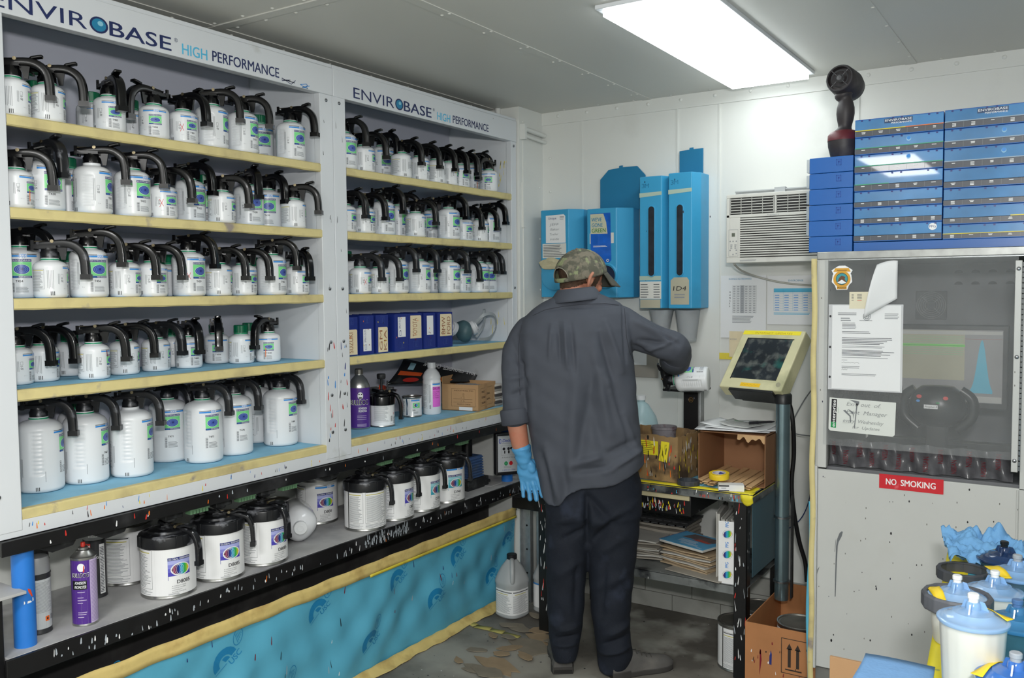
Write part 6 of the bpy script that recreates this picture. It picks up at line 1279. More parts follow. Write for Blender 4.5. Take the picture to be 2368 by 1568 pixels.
# carton lying on its side with wooden stirring sticks
x0, x1, y0, y1 = -1.325, -1.045, 3.47, 3.78; wood = M('raw_wood_stick', (216, 178, 132), .6, var=.1, scale=9)
e = empty('carton_tray', ((x0+x1)/2, (y0+y1)/2, TT), rad(0)); a, c = (x1-x0)/2, (y1-y0)/2; b = MB()
b.box(-a, -a+.003, -c, c, 0, .20).box(a-.003, a, -c, c, 0, .215).box(-a, a, c-.003, c, 0, .215).box(-a, a, -c+.02, c, .205, .208).box(-a, a, -c, c, 0, .003)
put('carton', b.mesh('carton', [M('inner_cardboard', (150, 108, 76), .75, var=.06)], 0), e); put('torn_edge', MB().grid(lambda u, v: (.02+.115*u, -c+.02-.006*v, .206-.032*v*(.6+.4*math.sin(u*17+1)*math.sin(u*5))), 20, 3).mesh('torn_edge', [M('torn_cardboard', (196, 160, 118), .8)], 0), e, solid=.002)
tag(e, 'open-fronted cardboard carton holding wooden sticks, under the paper pile on the table', 'box')
rr = random.Random(9)
for k in range(16):
    lay, col = divmod(k, 8); o = MB().box(-.0125, .0125, -.16, .16, 0, .004).build('stirring_stick', wood, None, bevel=.0008)
    o.location = (x0+.030+col*.0295+rr.uniform(-.002, .002), 3.60-.03*(col % 3)*.5+rr.uniform(-.01, .01)-.02, TT+.0045+lay*.0105+.0); o.rotation_euler.z = rad(rr.uniform(-3.5, 1.5)); o.rotation_euler.x = rad(rr.uniform(0, 1.2))
    tag(o, 'pale wooden stirring stick lying in the open carton on the scale table', 'stick', 'wooden stirring sticks in the carton')
# papers and pen on top of the carton
rr = random.Random(2)
for k, (dx, dy, rz, sx, sy, mt, lb) in enumerate(((-.02, -.02, 10, .15, .11, paperw, 'white paper sheet at the bottom of the pile on the carton'), (.0, .0, -4, .14, .105, paperw, 'white printed sheet in the middle of the pile on the carton'), (.01, -.015, 14, .145, .10, paperw, 'white sheet with faint text near the top of the pile on the carton'), (.02, -.035, -14, .085, .055, M('folded_paper', (206, 208, 206), .6), 'small folded invoice with green heading on top of the paper pile'))):
    def sfn(u, v, sx=sx, sy=sy, k=k): return ((u-.5)*2*sx, (v-.5)*2*sy, .006*math.sin(u*4+k)*math.sin(v*3+k)+.012*(abs(u-.5)*2)**3*(k % 2)-.004*(1-v))
    o = MB().grid(sfn, 12, 8).build('paper_sheet', mt, None, solid=.0006, smooth=80); o.location = (-1.185+dx, 3.60+dy, TT+.224+k*.004); o.rotation_euler.z = rad(rz)
    if k in (2, 3):
        D = Decal(lambda u, v, h, sfn=sfn: (lambda p: (p[0], p[1], p[2]+h+.0004))(sfn(u, v)), [], .06); D.lines(.08, .3 if k == 2 else .15, .5 if k == 2 else .9, .9 if k == 2 else .7, 7 if k == 2 else 5, c_gray, 0, k, .25)
        if k == 3: D.rect(.1, .80, .35, .88, MATS['brand_green'], 0); D.rect(.4, .80, .85, .88, c_dkgray, 0)
        put('printing', D.mesh('printing'), o)
    tag(o, lb, 'paper')
o = MB().cyl((-.05, 0, 0), (.04, 0, .0), .005, 12).cyl((.04, 0, 0), (.056, 0, 0), .005, 12, r2=.0015).cyl((-.06, 0, 0), (-.02, 0, 0), .0062, 12).build('marker_pen', M('pen_black', (36, 36, 40), .35)); o.location = (-1.085, 3.56, TT+.252); o.rotation_euler.z = rad(48); tag(o, 'black marker pen lying on the paper pile', 'pen')
# tape roll, ring lid, colour swatch book
e = empty('tape_roll', (-1.212, 3.405, TT+.036)); 
put('tape', MB().lathe([(.026, 0), (.038, 0), (.0385, .001), (.0385, .019), (.038, .02), (.026, .02)], 48).mesh('tape', [M('yellow_tape_roll', (240, 200, 40), .4, coat=.2)], 40), e) if False else None
b = MB().lathe([(.0265, 0), (.040, 0), (.0405, .001), (.0405, .021), (.040, .022), (.0265, .022), (.0265, 0)], 48, cap=False); put('tape', b.mesh('tape', [M('yellow_tape_roll', (238, 204, 44), .4, coat=.2)], 40), e)
put('core', MB().lathe([(.0235, 0), (.0265, 0), (.0265, .0224), (.0235, .0224), (.0235, 0)], 48, cap=False).mesh('core', [M('tape_core_white', (206, 204, 214), .5, dirt=((60, 70, 150), 40, .56, .6))], 40), e)
tag(e, 'roll of yellow masking tape lying on the wooden sticks', 'tape roll'); e.rotation_euler = (rad(5), 0, 0)
def ring_lid(loc, label, R=.044, hh=.019):
    e = empty('threaded_collar', loc); ringm = M('ring_lid_dark_grey', (62, 64, 70), .45, var=.1, scale=20, dots=[((170, 172, 176), 60, .08, .1)])
    put('ring', MB().lathe([(R, 0), (R*1.03, .001), (R*1.03, hh-.002), (R, hh), (R*.86, hh), (R*.86, hh-.003), (R*.92, hh-.003), (R*.92, 0), (R, 0)], 72, rfun=lambda a: 1+.022*(1 if math.sin(a*16) > .5 else 0), cap=False).mesh('ring', [ringm], 25), e); tag(e, label, 'cup collar'); return e
ring_lid((-1.335, 3.385, TT), 'dark grey threaded ring lid lying on the scale table beside the tape roll')
e = empty('swatch_book', (-1.150, 3.375, TT), rad(24)); put('pages', MB().box(-.05, .045, -.022, .022, .0015, .022).mesh('pages', [M('swatch_pages', (150, 150, 144), .6, var=.2, scale=60)], 0), e); put('cover', MB().box(-.052, .046, -.024, .024, 0, .0015).box(-.052, .046, -.024, .024, .0235, .025).box(-.0525, -.051, -.024, .024, 0, .025).box(-.052, .046, -.0245, -.0235, 0, .025).mesh('cover', [c_white], 0), e)
D = Decal(planemap((-.052, -.0247, 0), (1, 0, 0), (0, 0, 1)), []); D.rect(0, .019, .04, .024, c_black, 0); D.rect(0, .001, .04, .005, c_black, 0); D.lines(.01, .009, .03, .015, 2, c_gray, 0); put('printing', D.mesh('printing'), e)
b = MB(); b.lathe([(.012, 0), (.0132, .0006), (.012, .0012)], 24, XF((.042, .0, .012), rx=90), cap=False); put('chain_ring', b.mesh('chain_ring', [steel], 40), e); tag(e, 'small white and black swatch book with ring, at the table front edge', 'book')
# mixing scale: black column with tray
e = empty('paint_scale', (-1.425, 3.66, TT)); 
put('column', MB().box(-.035, .035, -.02, .02, 0, .36).mesh('column', [black_steel], 0), e, bevel=.003); put('column_edge', MB().box(.035, .045, -.022, .022, 0, .36).mesh('column_edge', [galv], 0), e, bevel=.001)
put('weighing_plate', MB().box(-.085, .072, -.13, .03, .36, .37).mesh('weighing_plate', [black_steel], 0), e, bevel=.002)
put('base', MB().box(-.08, .08, -.03, .10, 0, .03).mesh('base', [black_steel], 0), e, bevel=.003)
D = Decal(planemap((0, -.0205, 0), (1, 0, 0), (0, 0, 1)), []); oc = M('hexagon_amber', (140, 104, 40), .5); hexa = [(.0+.011*math.cos(k*PI/3), .315+.011*math.sin(k*PI/3)) for k in range(7)]; D.line(hexa, .0012, oc, 0); D.text('Ex', -.006, .311, .008, oc); put('front_mark', D.mesh('front_mark'), e)
tag(e, 'black paint scale column with flat plate, standing behind the spattered box', 'scale')
# milky plastic jug behind the box on the left
e = empty('plastic_bottle', (-1.70, 3.72, TT)); put('body', MB().lathe([(0, .002), (.07, 0), (.08, .01), (.082, .17), (.07, .215), (.035, .27), (.02, .28), (.02, .30), (0, .30)], 40).mesh('body', [M('milky_plastic', (176, 206, 212), .3, alpha=.8)], 50), e); put('screw_cap', MB().lathe([(.022, .29), (.022, .31), (0, .31)], 30).mesh('screw_cap', [bottle_w], 40), e); tag(e, "translucent pale blue jug on the table, just right of the worker's side", 'bottle')
# ------------------------------------------------------------------ tilted mixing terminal on its pole
e = empty('touch_terminal', (-.985, 3.50, .30)); cr = M('masked_cream_case', (206, 202, 164), .55, var=.12, scale=7, dirt=((164, 164, 128), 5, .48, .66), dots=[((70, 70, 60), 26, .09, .15)])
pole = MB().lathe([(.0275, 0), (.0275, .815)], 32).mesh('pole', [M('pole_zinc', (130, 152, 160), .25, .85, var=.12, scale=10, dots=[((30, 34, 40), 22, .1, .14)])], 50); put('pole', pole, e)
put('pole_cap', MB().lathe([(.034, .79), (.034, .825), (.03, .83), (0, .83)], 32).mesh('pole_cap', [blackr], 40), e)
for z in (.07, .33): put('clamp_ring', MB().lathe([(.0285, z), (.033, z+.001), (.033, z+.008), (.0285, z+.009)], 32, cap=False).mesh('clamp_ring', [steel], 40), e)
p_ = put('wall_bracket', MB().box(.0285, .0345, .02, .045, -.0, .42).mesh('wall_bracket', [darkm], 0), e)
yawt, tilt = rad(-14), rad(40); bl_ = at(1662, 893, y=3.52)
hd = put('terminal_head', MB().box(0, .285, 0, .065, 0, .30).mesh('terminal_head', [cr], 0), e, bevel=.005)
hd.matrix_local = Matrix.Translation(Vector((bl_.x, 3.52, bl_.z))-Vector(e.location)) @ Matrix.Rotation(yawt, 4, 'Z') @ Matrix.Rotation(-tilt, 4, 'X')
hd.name = 'case'
put('screen', MB().box(.040, .245, -.0012, 0, .048, .250).mesh('screen', [M('smeared_dark_screen', (34, 40, 46), .3, var=.3, scale=10, dirt=((92, 96, 94), 22, .5, .66), dirt2=((30, 84, 80), 14, .54, .66))], 0), hd)
D = Decal(planemap((0, 0, 0), (1, 0, 0), (0, 0, 1)), [], .1); D.rect(.035, .043, .040, .255, c_black, 0); D.rect(.035, .250, .25, .256, c_black, 0); D.poly([(.004, .272), (.268, .276), (.268, .296), (.004, .292)], ytape, 1); D.text('INTERNET  UPDATES', .06, .278, .009, M('marker_amber', (190, 160, 30), .5), width=.17, layer=2, slant=.2)
D.rect(.095, .010, .185, .028, M('amber_tape', (236, 190, 40), .5), 1); D.line([(.102+.008*k, .016+.006*(k % 2)) for k in range(10)], .001, M('marker_amber', (0, 0, 0)), 2); D.ell(.262, .030, .010, .012, M('grey_smudge', (150, 148, 124), .6), 1, rot=.6)
put('tape_labels', D.mesh('tape_labels'), hd)
put('mount_plate', MB().box(.08, .24, .065, .08, -.01, .05).box(.05, .25, .0, .07, -.012, 0).mesh('mount_plate', [blackr], 0), hd, bevel=.002)
tag(e, 'tilted touch terminal in a cream taped case on a steel pole beside the table', 'monitor')
bk = M('black_cable', (22, 22, 24), .4)
def cable(pts, r, m_, name, label, y=3.62):
    P = [at(px, py, y=y+(dy if True else 0)) for (px, py, dy) in pts]; tag(MB().tube(smooth_path(P, 6), r, 8).build(name, m_), label, 'cable')
cable([(1812, 918, -.06), (1826, 935, 0), (1834, 980, 0), (1836, 1050, .02), (1831, 1110, .02), (1834, 1170, .02), (1848, 1250, .04), (1862, 1300, .06), (1866, 1345, .06)], .009, bk, 'cable', 'thick black cable hanging from the tilted terminal beside the booth')
gcm = M('thin_grey_cable', (120, 124, 126), .5)
cable([(1882, 895, .2), (1860, 925, .2), (1838, 965, .2), (1830, 990, .2), (1840, 1003, .2), (1882, 1009, .2)], .0028, gcm, 'cable', 'thin grey cable looping right of the thick black cable')
cable([(1812, 1228, .2), (1835, 1215, .2), (1855, 1195, .2), (1870, 1160, .2), (1878, 1110, .2), (1884, 1080, .2)], .0022, M('thin_navy_cable', (40, 60, 110), .5), 'cable', 'thin dark blue wire behind the black cable near the booth')
# ------------------------------------------------------------------ things on the table's lower shelf
LZ = .3735
def pile(px, py, w_, d_, n, mats, label, group, y=3.52, rz=0, seed=0, th=.006, x=None, z0=LZ, name='magazine'):
    rr = random.Random(seed); x = at(px, py, y=y).x if x is None else x
    for k in range(n):
        def f(u, v, k=k): return ((u-.5)*w_, (v-.5)*d_, .0015*math.sin(u*9+k)+.001*math.sin(v*7+k*2))
        b = MB(); hh = th*.85; N = 8; b.grid(lambda u, v: (f(u, v)[0], f(u, v)[1], f(u, v)[2]+hh), N, 4)
        base = len(b.v); b.grid(lambda u, v: f(u, v), N, 4); ring = [i for i in range(N+1)]+[(N+1)*j+N for j in range(1, 5)]+[(N+1)*4+i for i in range(N-1, -1, -1)]+[(N+1)*j for j in range(3, 0, -1)]
        for i in range(len(ring)): i2 = (i+1) % len(ring); b.f.append((ring[i]+base, ring[i2]+base, ring[i2], ring[i])); b.m.append(0)
        o = b.build(name, mats[k % len(mats)], None, smooth=30); o.location = (x+rr.uniform(-.012, .012), y+rr.uniform(-.012, .012), z0+.0035+k*(th+.0035)); o.rotation_euler.z = rad(rz+rr.uniform(-6, 6))
        tag(o, label, 'magazine', group)
mg = [M('old_paper_grey', (156, 150, 140), .7, var=.12), M('old_paper_tan', (176, 156, 128), .7, var=.12), M('old_paper_white', (190, 188, 182), .7, var=.1)]
pile(1590, 1300, .24, .20, 8, [mg[1], mg[1], mg[2]], 'tattered magazine in the right pile on the lower shelf, under the spiral book', 'right pile of magazines on the table shelf', y=3.53, x=-1.345, rz=-14, seed=3)
pile(1480, 1300, .22, .20, 8, [mg[0], mg[2], mg[0]], "tattered magazine in the left pile on the lower shelf, next to the worker's leg", 'left pile of magazines on the table shelf', y=3.56, x=-1.62, rz=6, seed=5, th=.007)
e = empty('spiral_book', (-1.345, 3.50, LZ+.086+.012), rad(-18)); put('pages', MB().box(-.125, .105, -.09, .09, 0, .010).mesh('pages', [mg[2]], 0), e, bevel=.001)
put('cover', MB().box(-.125, .105, -.09, .09, .0102, .0112).mesh('cover', [M('cover_sky_blue', (96, 170, 214), .35, var=.15, scale=10)], 0), e); D = Decal(planemap((-.125, -.09, .0113), (1, 0, 0), (0, 1, 0)), [], .1); D.poly([(.04, .10), (.20, .105), (.22, .16), (.06, .165)], M('cover_grey_photo', (110, 96, 96), .4, var=.3, scale=30), 0); D.poly([(.10, .09), (.19, .085), (.20, .10), (.13, .115)], M('cover_coral', (190, 90, 80), .4), 1); D.lines(.06, .045, .17, .08, 4, c_white, 1, 3, .35); D.lines(.09, .02, .19, .04, 2, c_white, 1, 5, .35); D.text('PPG', .19, .008, .010, c_white, layer=1)
put('cover_print', D.mesh('cover_print'), e); b = MB()
for k in range(20): b.lathe([(.0065, 0), (.0075, .0006), (.0065, .0012)], 12, XF((-.124, -.085+k*.009, .005), rx=90), cap=False)
put('spiral_binding', b.mesh('spiral_binding', [c_navy], 40), e); tag(e, 'blue-covered spiral bound colour book lying on top of the right magazine pile', 'book')
e = MB().box(-.13, .13, -.06, .06, 0, .004).build('cardboard_sheet', mg[0], None, bevel=.001); e.location = (-1.30, 3.42, LZ+.001); e.rotation_euler.z = rad(-12); tag(e, 'stained white board sticking out at the front of the lower shelf', 'board')
for k in range(4):
    e = empty('document_folder', (-1.222+k*.021, 3.40, LZ+.001), rad(10-2*k)); hh = (.27, .25, .245, .25)[k]
    put('cover', MB().box(0, .004, 0, .22, 0, hh).mesh('cover', [M('binder_offwhite', (200, 200, 194), .5, var=.05)], 0), e, bevel=.001); put('pages', MB().box(.004, .014, .004, .215, .002, hh-.008).mesh('pages', [mg[2]], 0), e)
    tag(e, ['tall off-white folder standing leftmost of four upright on the lower shelf', 'off-white folder second from left of the four upright ones on the shelf', 'off-white folder third of the four upright ones on the shelf', 'off-white folder nearest the black table leg, beside the globe-printed cover'][k], 'folder')
e = empty('display_board', (-1.195, 3.352, LZ+.0-.015), rad(8)); put('board', MB().box(0, .062, 0, .004, 0, .265).mesh('board', [c_white], 0), e, bevel=.001); D = Decal(planemap((0, -.0001, 0), (1, 0, 0), (0, 0, 1)), [])
for k in range(3):
    z = .050+k*.082; D.ell(.036, z, .020, .017, c_gray, 0, hole=.95, rot=.3)
    for j in range(8): x_ = -1+2*j/8; x2_ = -1+2*(j+1)/8; D.poly([(.036+.017*a_, z+.014*b_+.004*a_) for a_, b_ in ((x_, math.sqrt(max(0, 1-x_*x_))), (x_, -math.sqrt(max(0, 1-x_*x_))), (x2_, -math.sqrt(max(0, 1-x2_*x2_))), (x2_, math.sqrt(max(0, 1-x2_*x2_))))], ovm[(j+2) % 10], 1)
    D.text('PPG', .040, z+.028, .013, c_blue, rot=PI/2, width=.022, bold=.02, layer=1)
put('printing', D.mesh('printing'), e); tag(e, 'white board printed with PPG and globe emblems, standing beside the black table leg', 'board')
b = MB(); 
for i in range(8):
    for j in range(5): b.box(-.16+i*.04, -.128+i*.04, -.1+j*.045, -.065+j*.045, .0, .004)
b.box(-.165, .165, -.11, -.1, 0, .004); 
for i in range(9): b.box(-.168+i*.04, -.160+i*.04, -.11, .12, 0, .004)
o = b.build('plastic_grid', M('grey_grid_plastic', (80, 80, 82), .6), None); o.location = (-1.60, 3.72, .50); tag(o, 'dark perforated mat on the stack at the back of the lower shelf', 'mat')
pile(1480, 1200, .3, .2, 7, [mg[0]], "grey magazine in the back stack below the perforated mat", 'back stack of magazines on the table shelf', y=3.74, x=-1.60, seed=8, th=.013)
# ------------------------------------------------------------------ on the floor
def floor_can(x, y, label, la, full=True):
    e = empty('paint_can', (x, y, .001), rad(la)); put('body', GB, e); put('lid', GL, e); put('label', can_label(.083, '', grad_v, lines=True), e); tag(e, label, 'paint can'); return e
floor_can(-1.150, 3.470, 'dusty gallon paint can on the floor behind the front table leg', 60)
floor_can(-1.13, 3.68, 'gallon paint can on the floor near the wall, behind the other floor can', 150)
cb_ = M('brown_carton', (178, 122, 78), .7, var=.07, scale=10, dots=[((60, 40, 60), 14, .06, .2)])
x0, x1, y0, y1 = -1.035, -.775, 3.20, 3.66; e = empty('cardboard_box', ((x0+x1)/2, (y0+y1)/2, .001)); a, c = (x1-x0)/2, (y1-y0)/2; hz = .295; b = MB()
for p in ((-a, a, -c, -c+.004), (-a, a, c-.004, c), (-a, -a+.004, -c+.004, c-.004), (a-.004, a, -c+.004, c-.004)): b.box(*p, 0, hz if p[2] != c-.004 else hz+.02)
b.box(-a, a, -c, c, 0, .004); put('carton', b.mesh('carton', [cb_], 0), e); D = Decal(planemap((-a, -c, 0), (1, 0, 0), (0, 0, 1)), [], .05); bkk = M('ink_carton_black', (50, 40, 34), .6)
D.frame(.135, .13, .245, .262, .0025, bkk, 1)
for u in (.165, .195): D.poly([(u-.011, .222), (u+.011, .222), (u, .245)], bkk, 1); D.rect(u-.0055, .155, u+.0055, .225, bkk, 1)
D.rect(.15, .143, .21, .148, bkk, 1); D.poly([(.055, .10), (.058, .12), (.063, .16), (.06, .20), (.056, .20)], MATS['ink_dark_red'], 1); D.poly([(.092, .15), (.1, .15), (.101, .19), (.097, .205), (.092, .18)], c_navy, 2); paint_runs(D, 26, .02, .24, .03, .24, [c_black, c_white, MATS['ink_dark_red']], seed=60, lmin=.006, lmax=.02); put('printing', D.mesh('printing'), e)
tag(e, 'brown cardboard box with two up arrows on the floor left of the booth', 'box')
floor_can(-.875, 3.36, 'dark gallon can standing inside the brown arrow-marked box', 0).location.z = .085
e = empty('foam_block', (-.875, 3.36, .006)); put('block', MB().box(-.09, .09, -.1, .1, 0, .078).mesh('block', [cb_], 0), e); tag(e, 'folded cardboard under the can inside the arrow-marked box', 'cardboard')
# jugs by the sheet
milk = M('milky_jug_plastic', (186, 190, 192), .35, alpha=.86, var=.05)
def floor_jug(x, y, la, label, capm, fn):
    e = empty('plastic_jug', (x, y, .001), rad(la)); sq = lambda a: 1+.06*math.cos(4*a)
    put('body', MB().lathe([(0, .004), (.066, 0), (.074, .008), (.076, .012), (.074, .02), (.074, .155), (.077, .162), (.076, .175), (.066, .20), (.048, .235), (.028, .262), (.021, .27), (.021, .285), (0, .285)], 44, rfun=sq, cap=False).mesh('body', [milk], 50), e)
    put('handle', MB().tube(smooth_path([(.022, .0, .27), (.048, 0, .262), (.072, 0, .225), (.076, 0, .185), (.062, 0, .165)], 4), .011, 12).mesh('handle', [milk], 50), e); put('screw_cap', MB().lathe([(.0245, .272), (.0245, .292), (.022, .294), (0, .294)], 36).mesh('screw_cap', [capm], 30), e)
    D = Decal(cylmap(lambda a: .0745*sq(a)), [], .004); fn(D); put('label', D.mesh('label'), e); tag(e, label, 'jug'); return e
def lb1(D):
    D.rect(-.108, .022, .108, .140, c_white, 0)
    for (a_, c_) in ((-.104, -.003), (.003, .104)): D.rect(a_, .128, c_, .132, c_dkgray, 1); D.rect(a_+.008, .118, c_-.02, .121, MATS['label_mustard'], 1); D.lines(a_, .03, c_, .114, 17, c_gray, 1, 3, .35)
def lb2(D):
    D.rect(-.13, .03, .13, .138, c_white, 0); D.rect(-.13, .14, .13, .146, c_blue, 0); D.rect(-.03, .07, .05, .125, c_green, 1); D.ell(.01, .10, .025, .018, c_ell, 2); D.text('T4', -.02, .045, .012, c_black, bold=.03); D.text('Envirobase', -.03, .128, .006, c_navy, width=.06)
floor_jug(-2.250, 3.46, -56, 'milky plastic jug with black cap and text label on floor by blue sheet', blackr, lb1)
floor_jug(-2.125, 3.60, -50, "plastic jug with green-panelled label on the floor behind the table's left leg", bottle_w, lb2)
# grey steel stand with a black arm next to the bench end
e = empty('steel_stand', (-2.285, 3.665, 0)); put('upright', MB().box(-.03, .03, -.004, 0, 0, .48).box(-.03, -.026, -.03, 0, 0, .48).box(.026, .03, -.03, 0, 0, .48).box(.06, .075, -.02, 0, 0, .48).mesh('upright', [galv], 0), e, bevel=.001)
put('arm', MB().box(-.030, .13, -.10, .04, .485, .545).mesh('arm', [black_steel], 0), e, bevel=.004); b = MB()
for z in (.14, .26, .38): b.cyl((-.005, -.0045, z), (-.005, -.0055, z), .005, 12)
put('bolt_hole', b.mesh('bolt_hole', [M('hole_black', (10, 10, 12), .8)], 0), e); tag(e, "galvanised stand with a dusty black arm at the bench end, by the worker's glove", 'stand')
# torn cardboard scraps
rr = random.Random(31); scm = [M('scrap_tan', (150, 130, 104), .8, var=.12, scale=16), M('scrap_grey', (128, 120, 106), .8, var=.12, scale=16)]
SC = [(1265, 1480, .12), (1225, 1497, .14), (1150, 1540, .12), (1105, 1505, .05), (1180, 1502, .06), (1200, 1455, .08), (1255, 1462, .08), (1105, 1552, .08), (1060, 1532, .04), (1175, 1450, .05), (1140, 1475, .04), (1240, 1430, .05), (1290, 1470, .05), (1130, 1562, .09), (1215, 1525, .06), (1175, 1480, .04), (1160, 1520, .05), (1285, 1492, .06)]
for k, (px, py, s) in enumerate(SC):
    p = at(px, py, z=0); n = 11; pts = [((s*(.7+.45*rr.random()))*math.cos(2*PI*i/n)*rr.choice((1, .8, 1.1)), (s*.5*(.6+.5*rr.random()))*math.sin(2*PI*i/n)) for i in range(n)]
    o = MB().prism(pts, 0, .003).build('cardboard_scrap', scm[k % 2], None); o.location = (p.x, p.y, .0015+.0008*k); o.rotation_euler = (rad(rr.uniform(0, 3)), rad(rr.uniform(-2, 2)), rad(rr.uniform(-40, 60)))
    tag(o, "torn dusty cardboard scrap on the floor between the blue sheet and the worker's shoes", 'scrap', 'torn cardboard scraps on the floor')
P = [at(q[0], q[1], z=0) for q in ((1085, 1440), (1100, 1450), (1135, 1458), (1165, 1466), (1200, 1478))]
b = MB(); 
for i in range(4):
    for s_ in (0,):
        A, B_ = P[i], P[i+1]; n_ = Vector((-(B_-A).y, (B_-A).x, 0)).normalized()*.016; b.add([tuple(A-n_+Vector((0, 0, .003))), tuple(B_-n_+Vector((0, 0, .005))), tuple(B_+n_+Vector((0, 0, .009))), tuple(A+n_+Vector((0, 0, .004)))], [(0, 1, 2, 3)])
tag(b.build('masking_tape_strip', M('dusty_yellow_tape', (176, 168, 96), .7, var=.12, scale=12), None, solid=.001), 'crumpled yellow tape strip on the floor leading from the blue sheet to scraps', 'tape')
# ------------------------------------------------------------------ the worker
PA = rad(28.9); PR = Vector((math.cos(PA), math.sin(PA), 0)); PF = Vector((-math.sin(PA), math.cos(PA), 0)); P0 = Vector((-1.60, 3.10, 0)); CAMP = Vector((0, 0, 1.55))
def Pp(px, py, d=0):
    """point at this place of the photograph, d metres beyond the upright plane through the worker"""
    r = fw+rt2*((px-1184)/2035)-up2*((py-784)/2035); t_ = ((P0-CAMP).dot(PF)+d)/r.dot(PF); return CAMP+r*t_
person = empty('person', (P0.x, P0.y, 0)); tag(person, 'man seen from behind in grey work shirt, navy trousers, camouflage cap and blue glove', 'person')
po = -Vector(person.location)
def evaluated(mb, voxel, smooth_it=4, fac=.5, fn=None, name='tmp', holes=None):
    me = mb.mesh(name, [bottle_w], 0); ob = bpy.data.objects.new(name, me); C.objects.link(ob)
    r = ob.modifiers.new('r', 'REMESH'); r.mode = 'VOXEL'; r.voxel_size = voxel
    s = ob.modifiers.new('s', 'SMOOTH'); s.iterations = smooth_it; s.factor = fac
    dg = bpy.context.evaluated_depsgraph_get(); dg.update(); out = bpy.data.meshes.new_from_object(ob.evaluated_get(dg)); bpy.data.objects.remove(ob); bpy.data.meshes.remove(me)
    if fn:
        n = len(out.vertices); co = np.empty(n*3); out.vertices.foreach_get('co', co); co = co.reshape(-1, 3); no = np.empty(n*3); out.vertices.foreach_get('normal', no); no = no.reshape(-1, 3)
        out.vertices.foreach_set('co', fn(co, no).ravel())
    out.polygons.foreach_set('use_smooth', [True]*len(out.polygons)); out.update(); return out
def skin_obj(name, me, mats, par=person, loc=True):
    me.materials.clear()
    for m_ in (mats if isinstance(mats, list) else [mats]): me.materials.append(m_)
    o = put(name, me, par)
    if par is person and loc: o.location = po
    return o
def ring_loft(b, rings, n=40, ex=2.4, cap=True):
    """rings: (left point, right point, half depth, forward shift)"""
    vs = []; fs = []
    for (L_, R_, dh, dc) in rings:
        c_ = (L_+R_)/2+PF*dc; u = (R_-L_)/2
        for k in range(n):
            t_ = 2*PI*k/n; cs, sn = math.cos(t_), math.sin(t_)
            vs.append(tuple(c_+u*(abs(cs)**(2/ex))*(1 if cs > 0 else -1)+PF*dh*(abs(sn)**(2/ex))*(1 if sn > 0 else -1)))
    m_ = len(rings)
    for j in range(m_-1):
        for k in range(n): k2 = (k+1) % n; fs.append((j*n+k, j*n+k2, (j+1)*n+k2, (j+1)*n+k))
    fs.append(tuple(reversed(range(n)))); fs.append(tuple(range((m_-1)*n, m_*n))); b.add(vs, fs); return b
def limb(b, pts, rs, n=24, k=4):
    P = smooth_path(pts, k); R_ = []
    for i in range(len(P)): t_ = i/k; j = min(int(t_), len(rs)-2); q = t_-j; q = q*q*(3-2*q); R_.append(rs[j]*(1-q)+rs[j+1]*q)
    b.tube(P, R_, n); 
    for p_, r_ in ((P[0], R_[0]), (P[-1], R_[-1])): ball(b, p_, (r_, r_, r_))
    return b
def ball(b, c_, r_, M3=None, n=20):
    vs = []; fs = []; m_ = n//2; c_ = Vector(c_)
    for j in range(1, m_):
        ph = PI*j/m_
        for k in range(n):
            t_ = 2*PI*k/n; v = Vector((r_[0]*math.sin(ph)*math.cos(t_), r_[1]*math.sin(ph)*math.sin(t_), r_[2]*math.cos(ph))); vs.append(tuple(c_+(M3 @ v if M3 else v)))
    top_, bot = Vector((0, 0, r_[2])), Vector((0, 0, -r_[2])); vs += [tuple(c_+(M3 @ top_ if M3 else top_)), tuple(c_+(M3 @ bot if M3 else bot))]; T_, B_ = len(vs)-2, len(vs)-1
    for j in range(m_-2):
        for k in range(n): k2 = (k+1) % n; fs.append((j*n+k, (j+1)*n+k, (j+1)*n+k2, j*n+k2))
    for k in range(n): k2 = (k+1) % n; fs.append((T_, k, k2)); fs.append(((m_-2)*n+k2, (m_-2)*n+k, B_))
    b.add(vs, fs); return b
# ---- head frame
PSI = rad(52); hf = (PF*math.cos(PSI)+PR*math.sin(PSI)); hf = (hf*math.cos(rad(24))+Vector((0, 0, -1))*math.sin(rad(24))).normalized(); hr = hf.cross(Vector((0, 0, 1))).normalized(); hu = hr.cross(hf).normalized()
HC = Pp(1341, 643, .12); HM = Matrix((hf, hr, hu)).transposed()      # columns: forward, right, up
def hp(f_, r_, u_): return HC+hf*f_+hr*r_+hu*u_
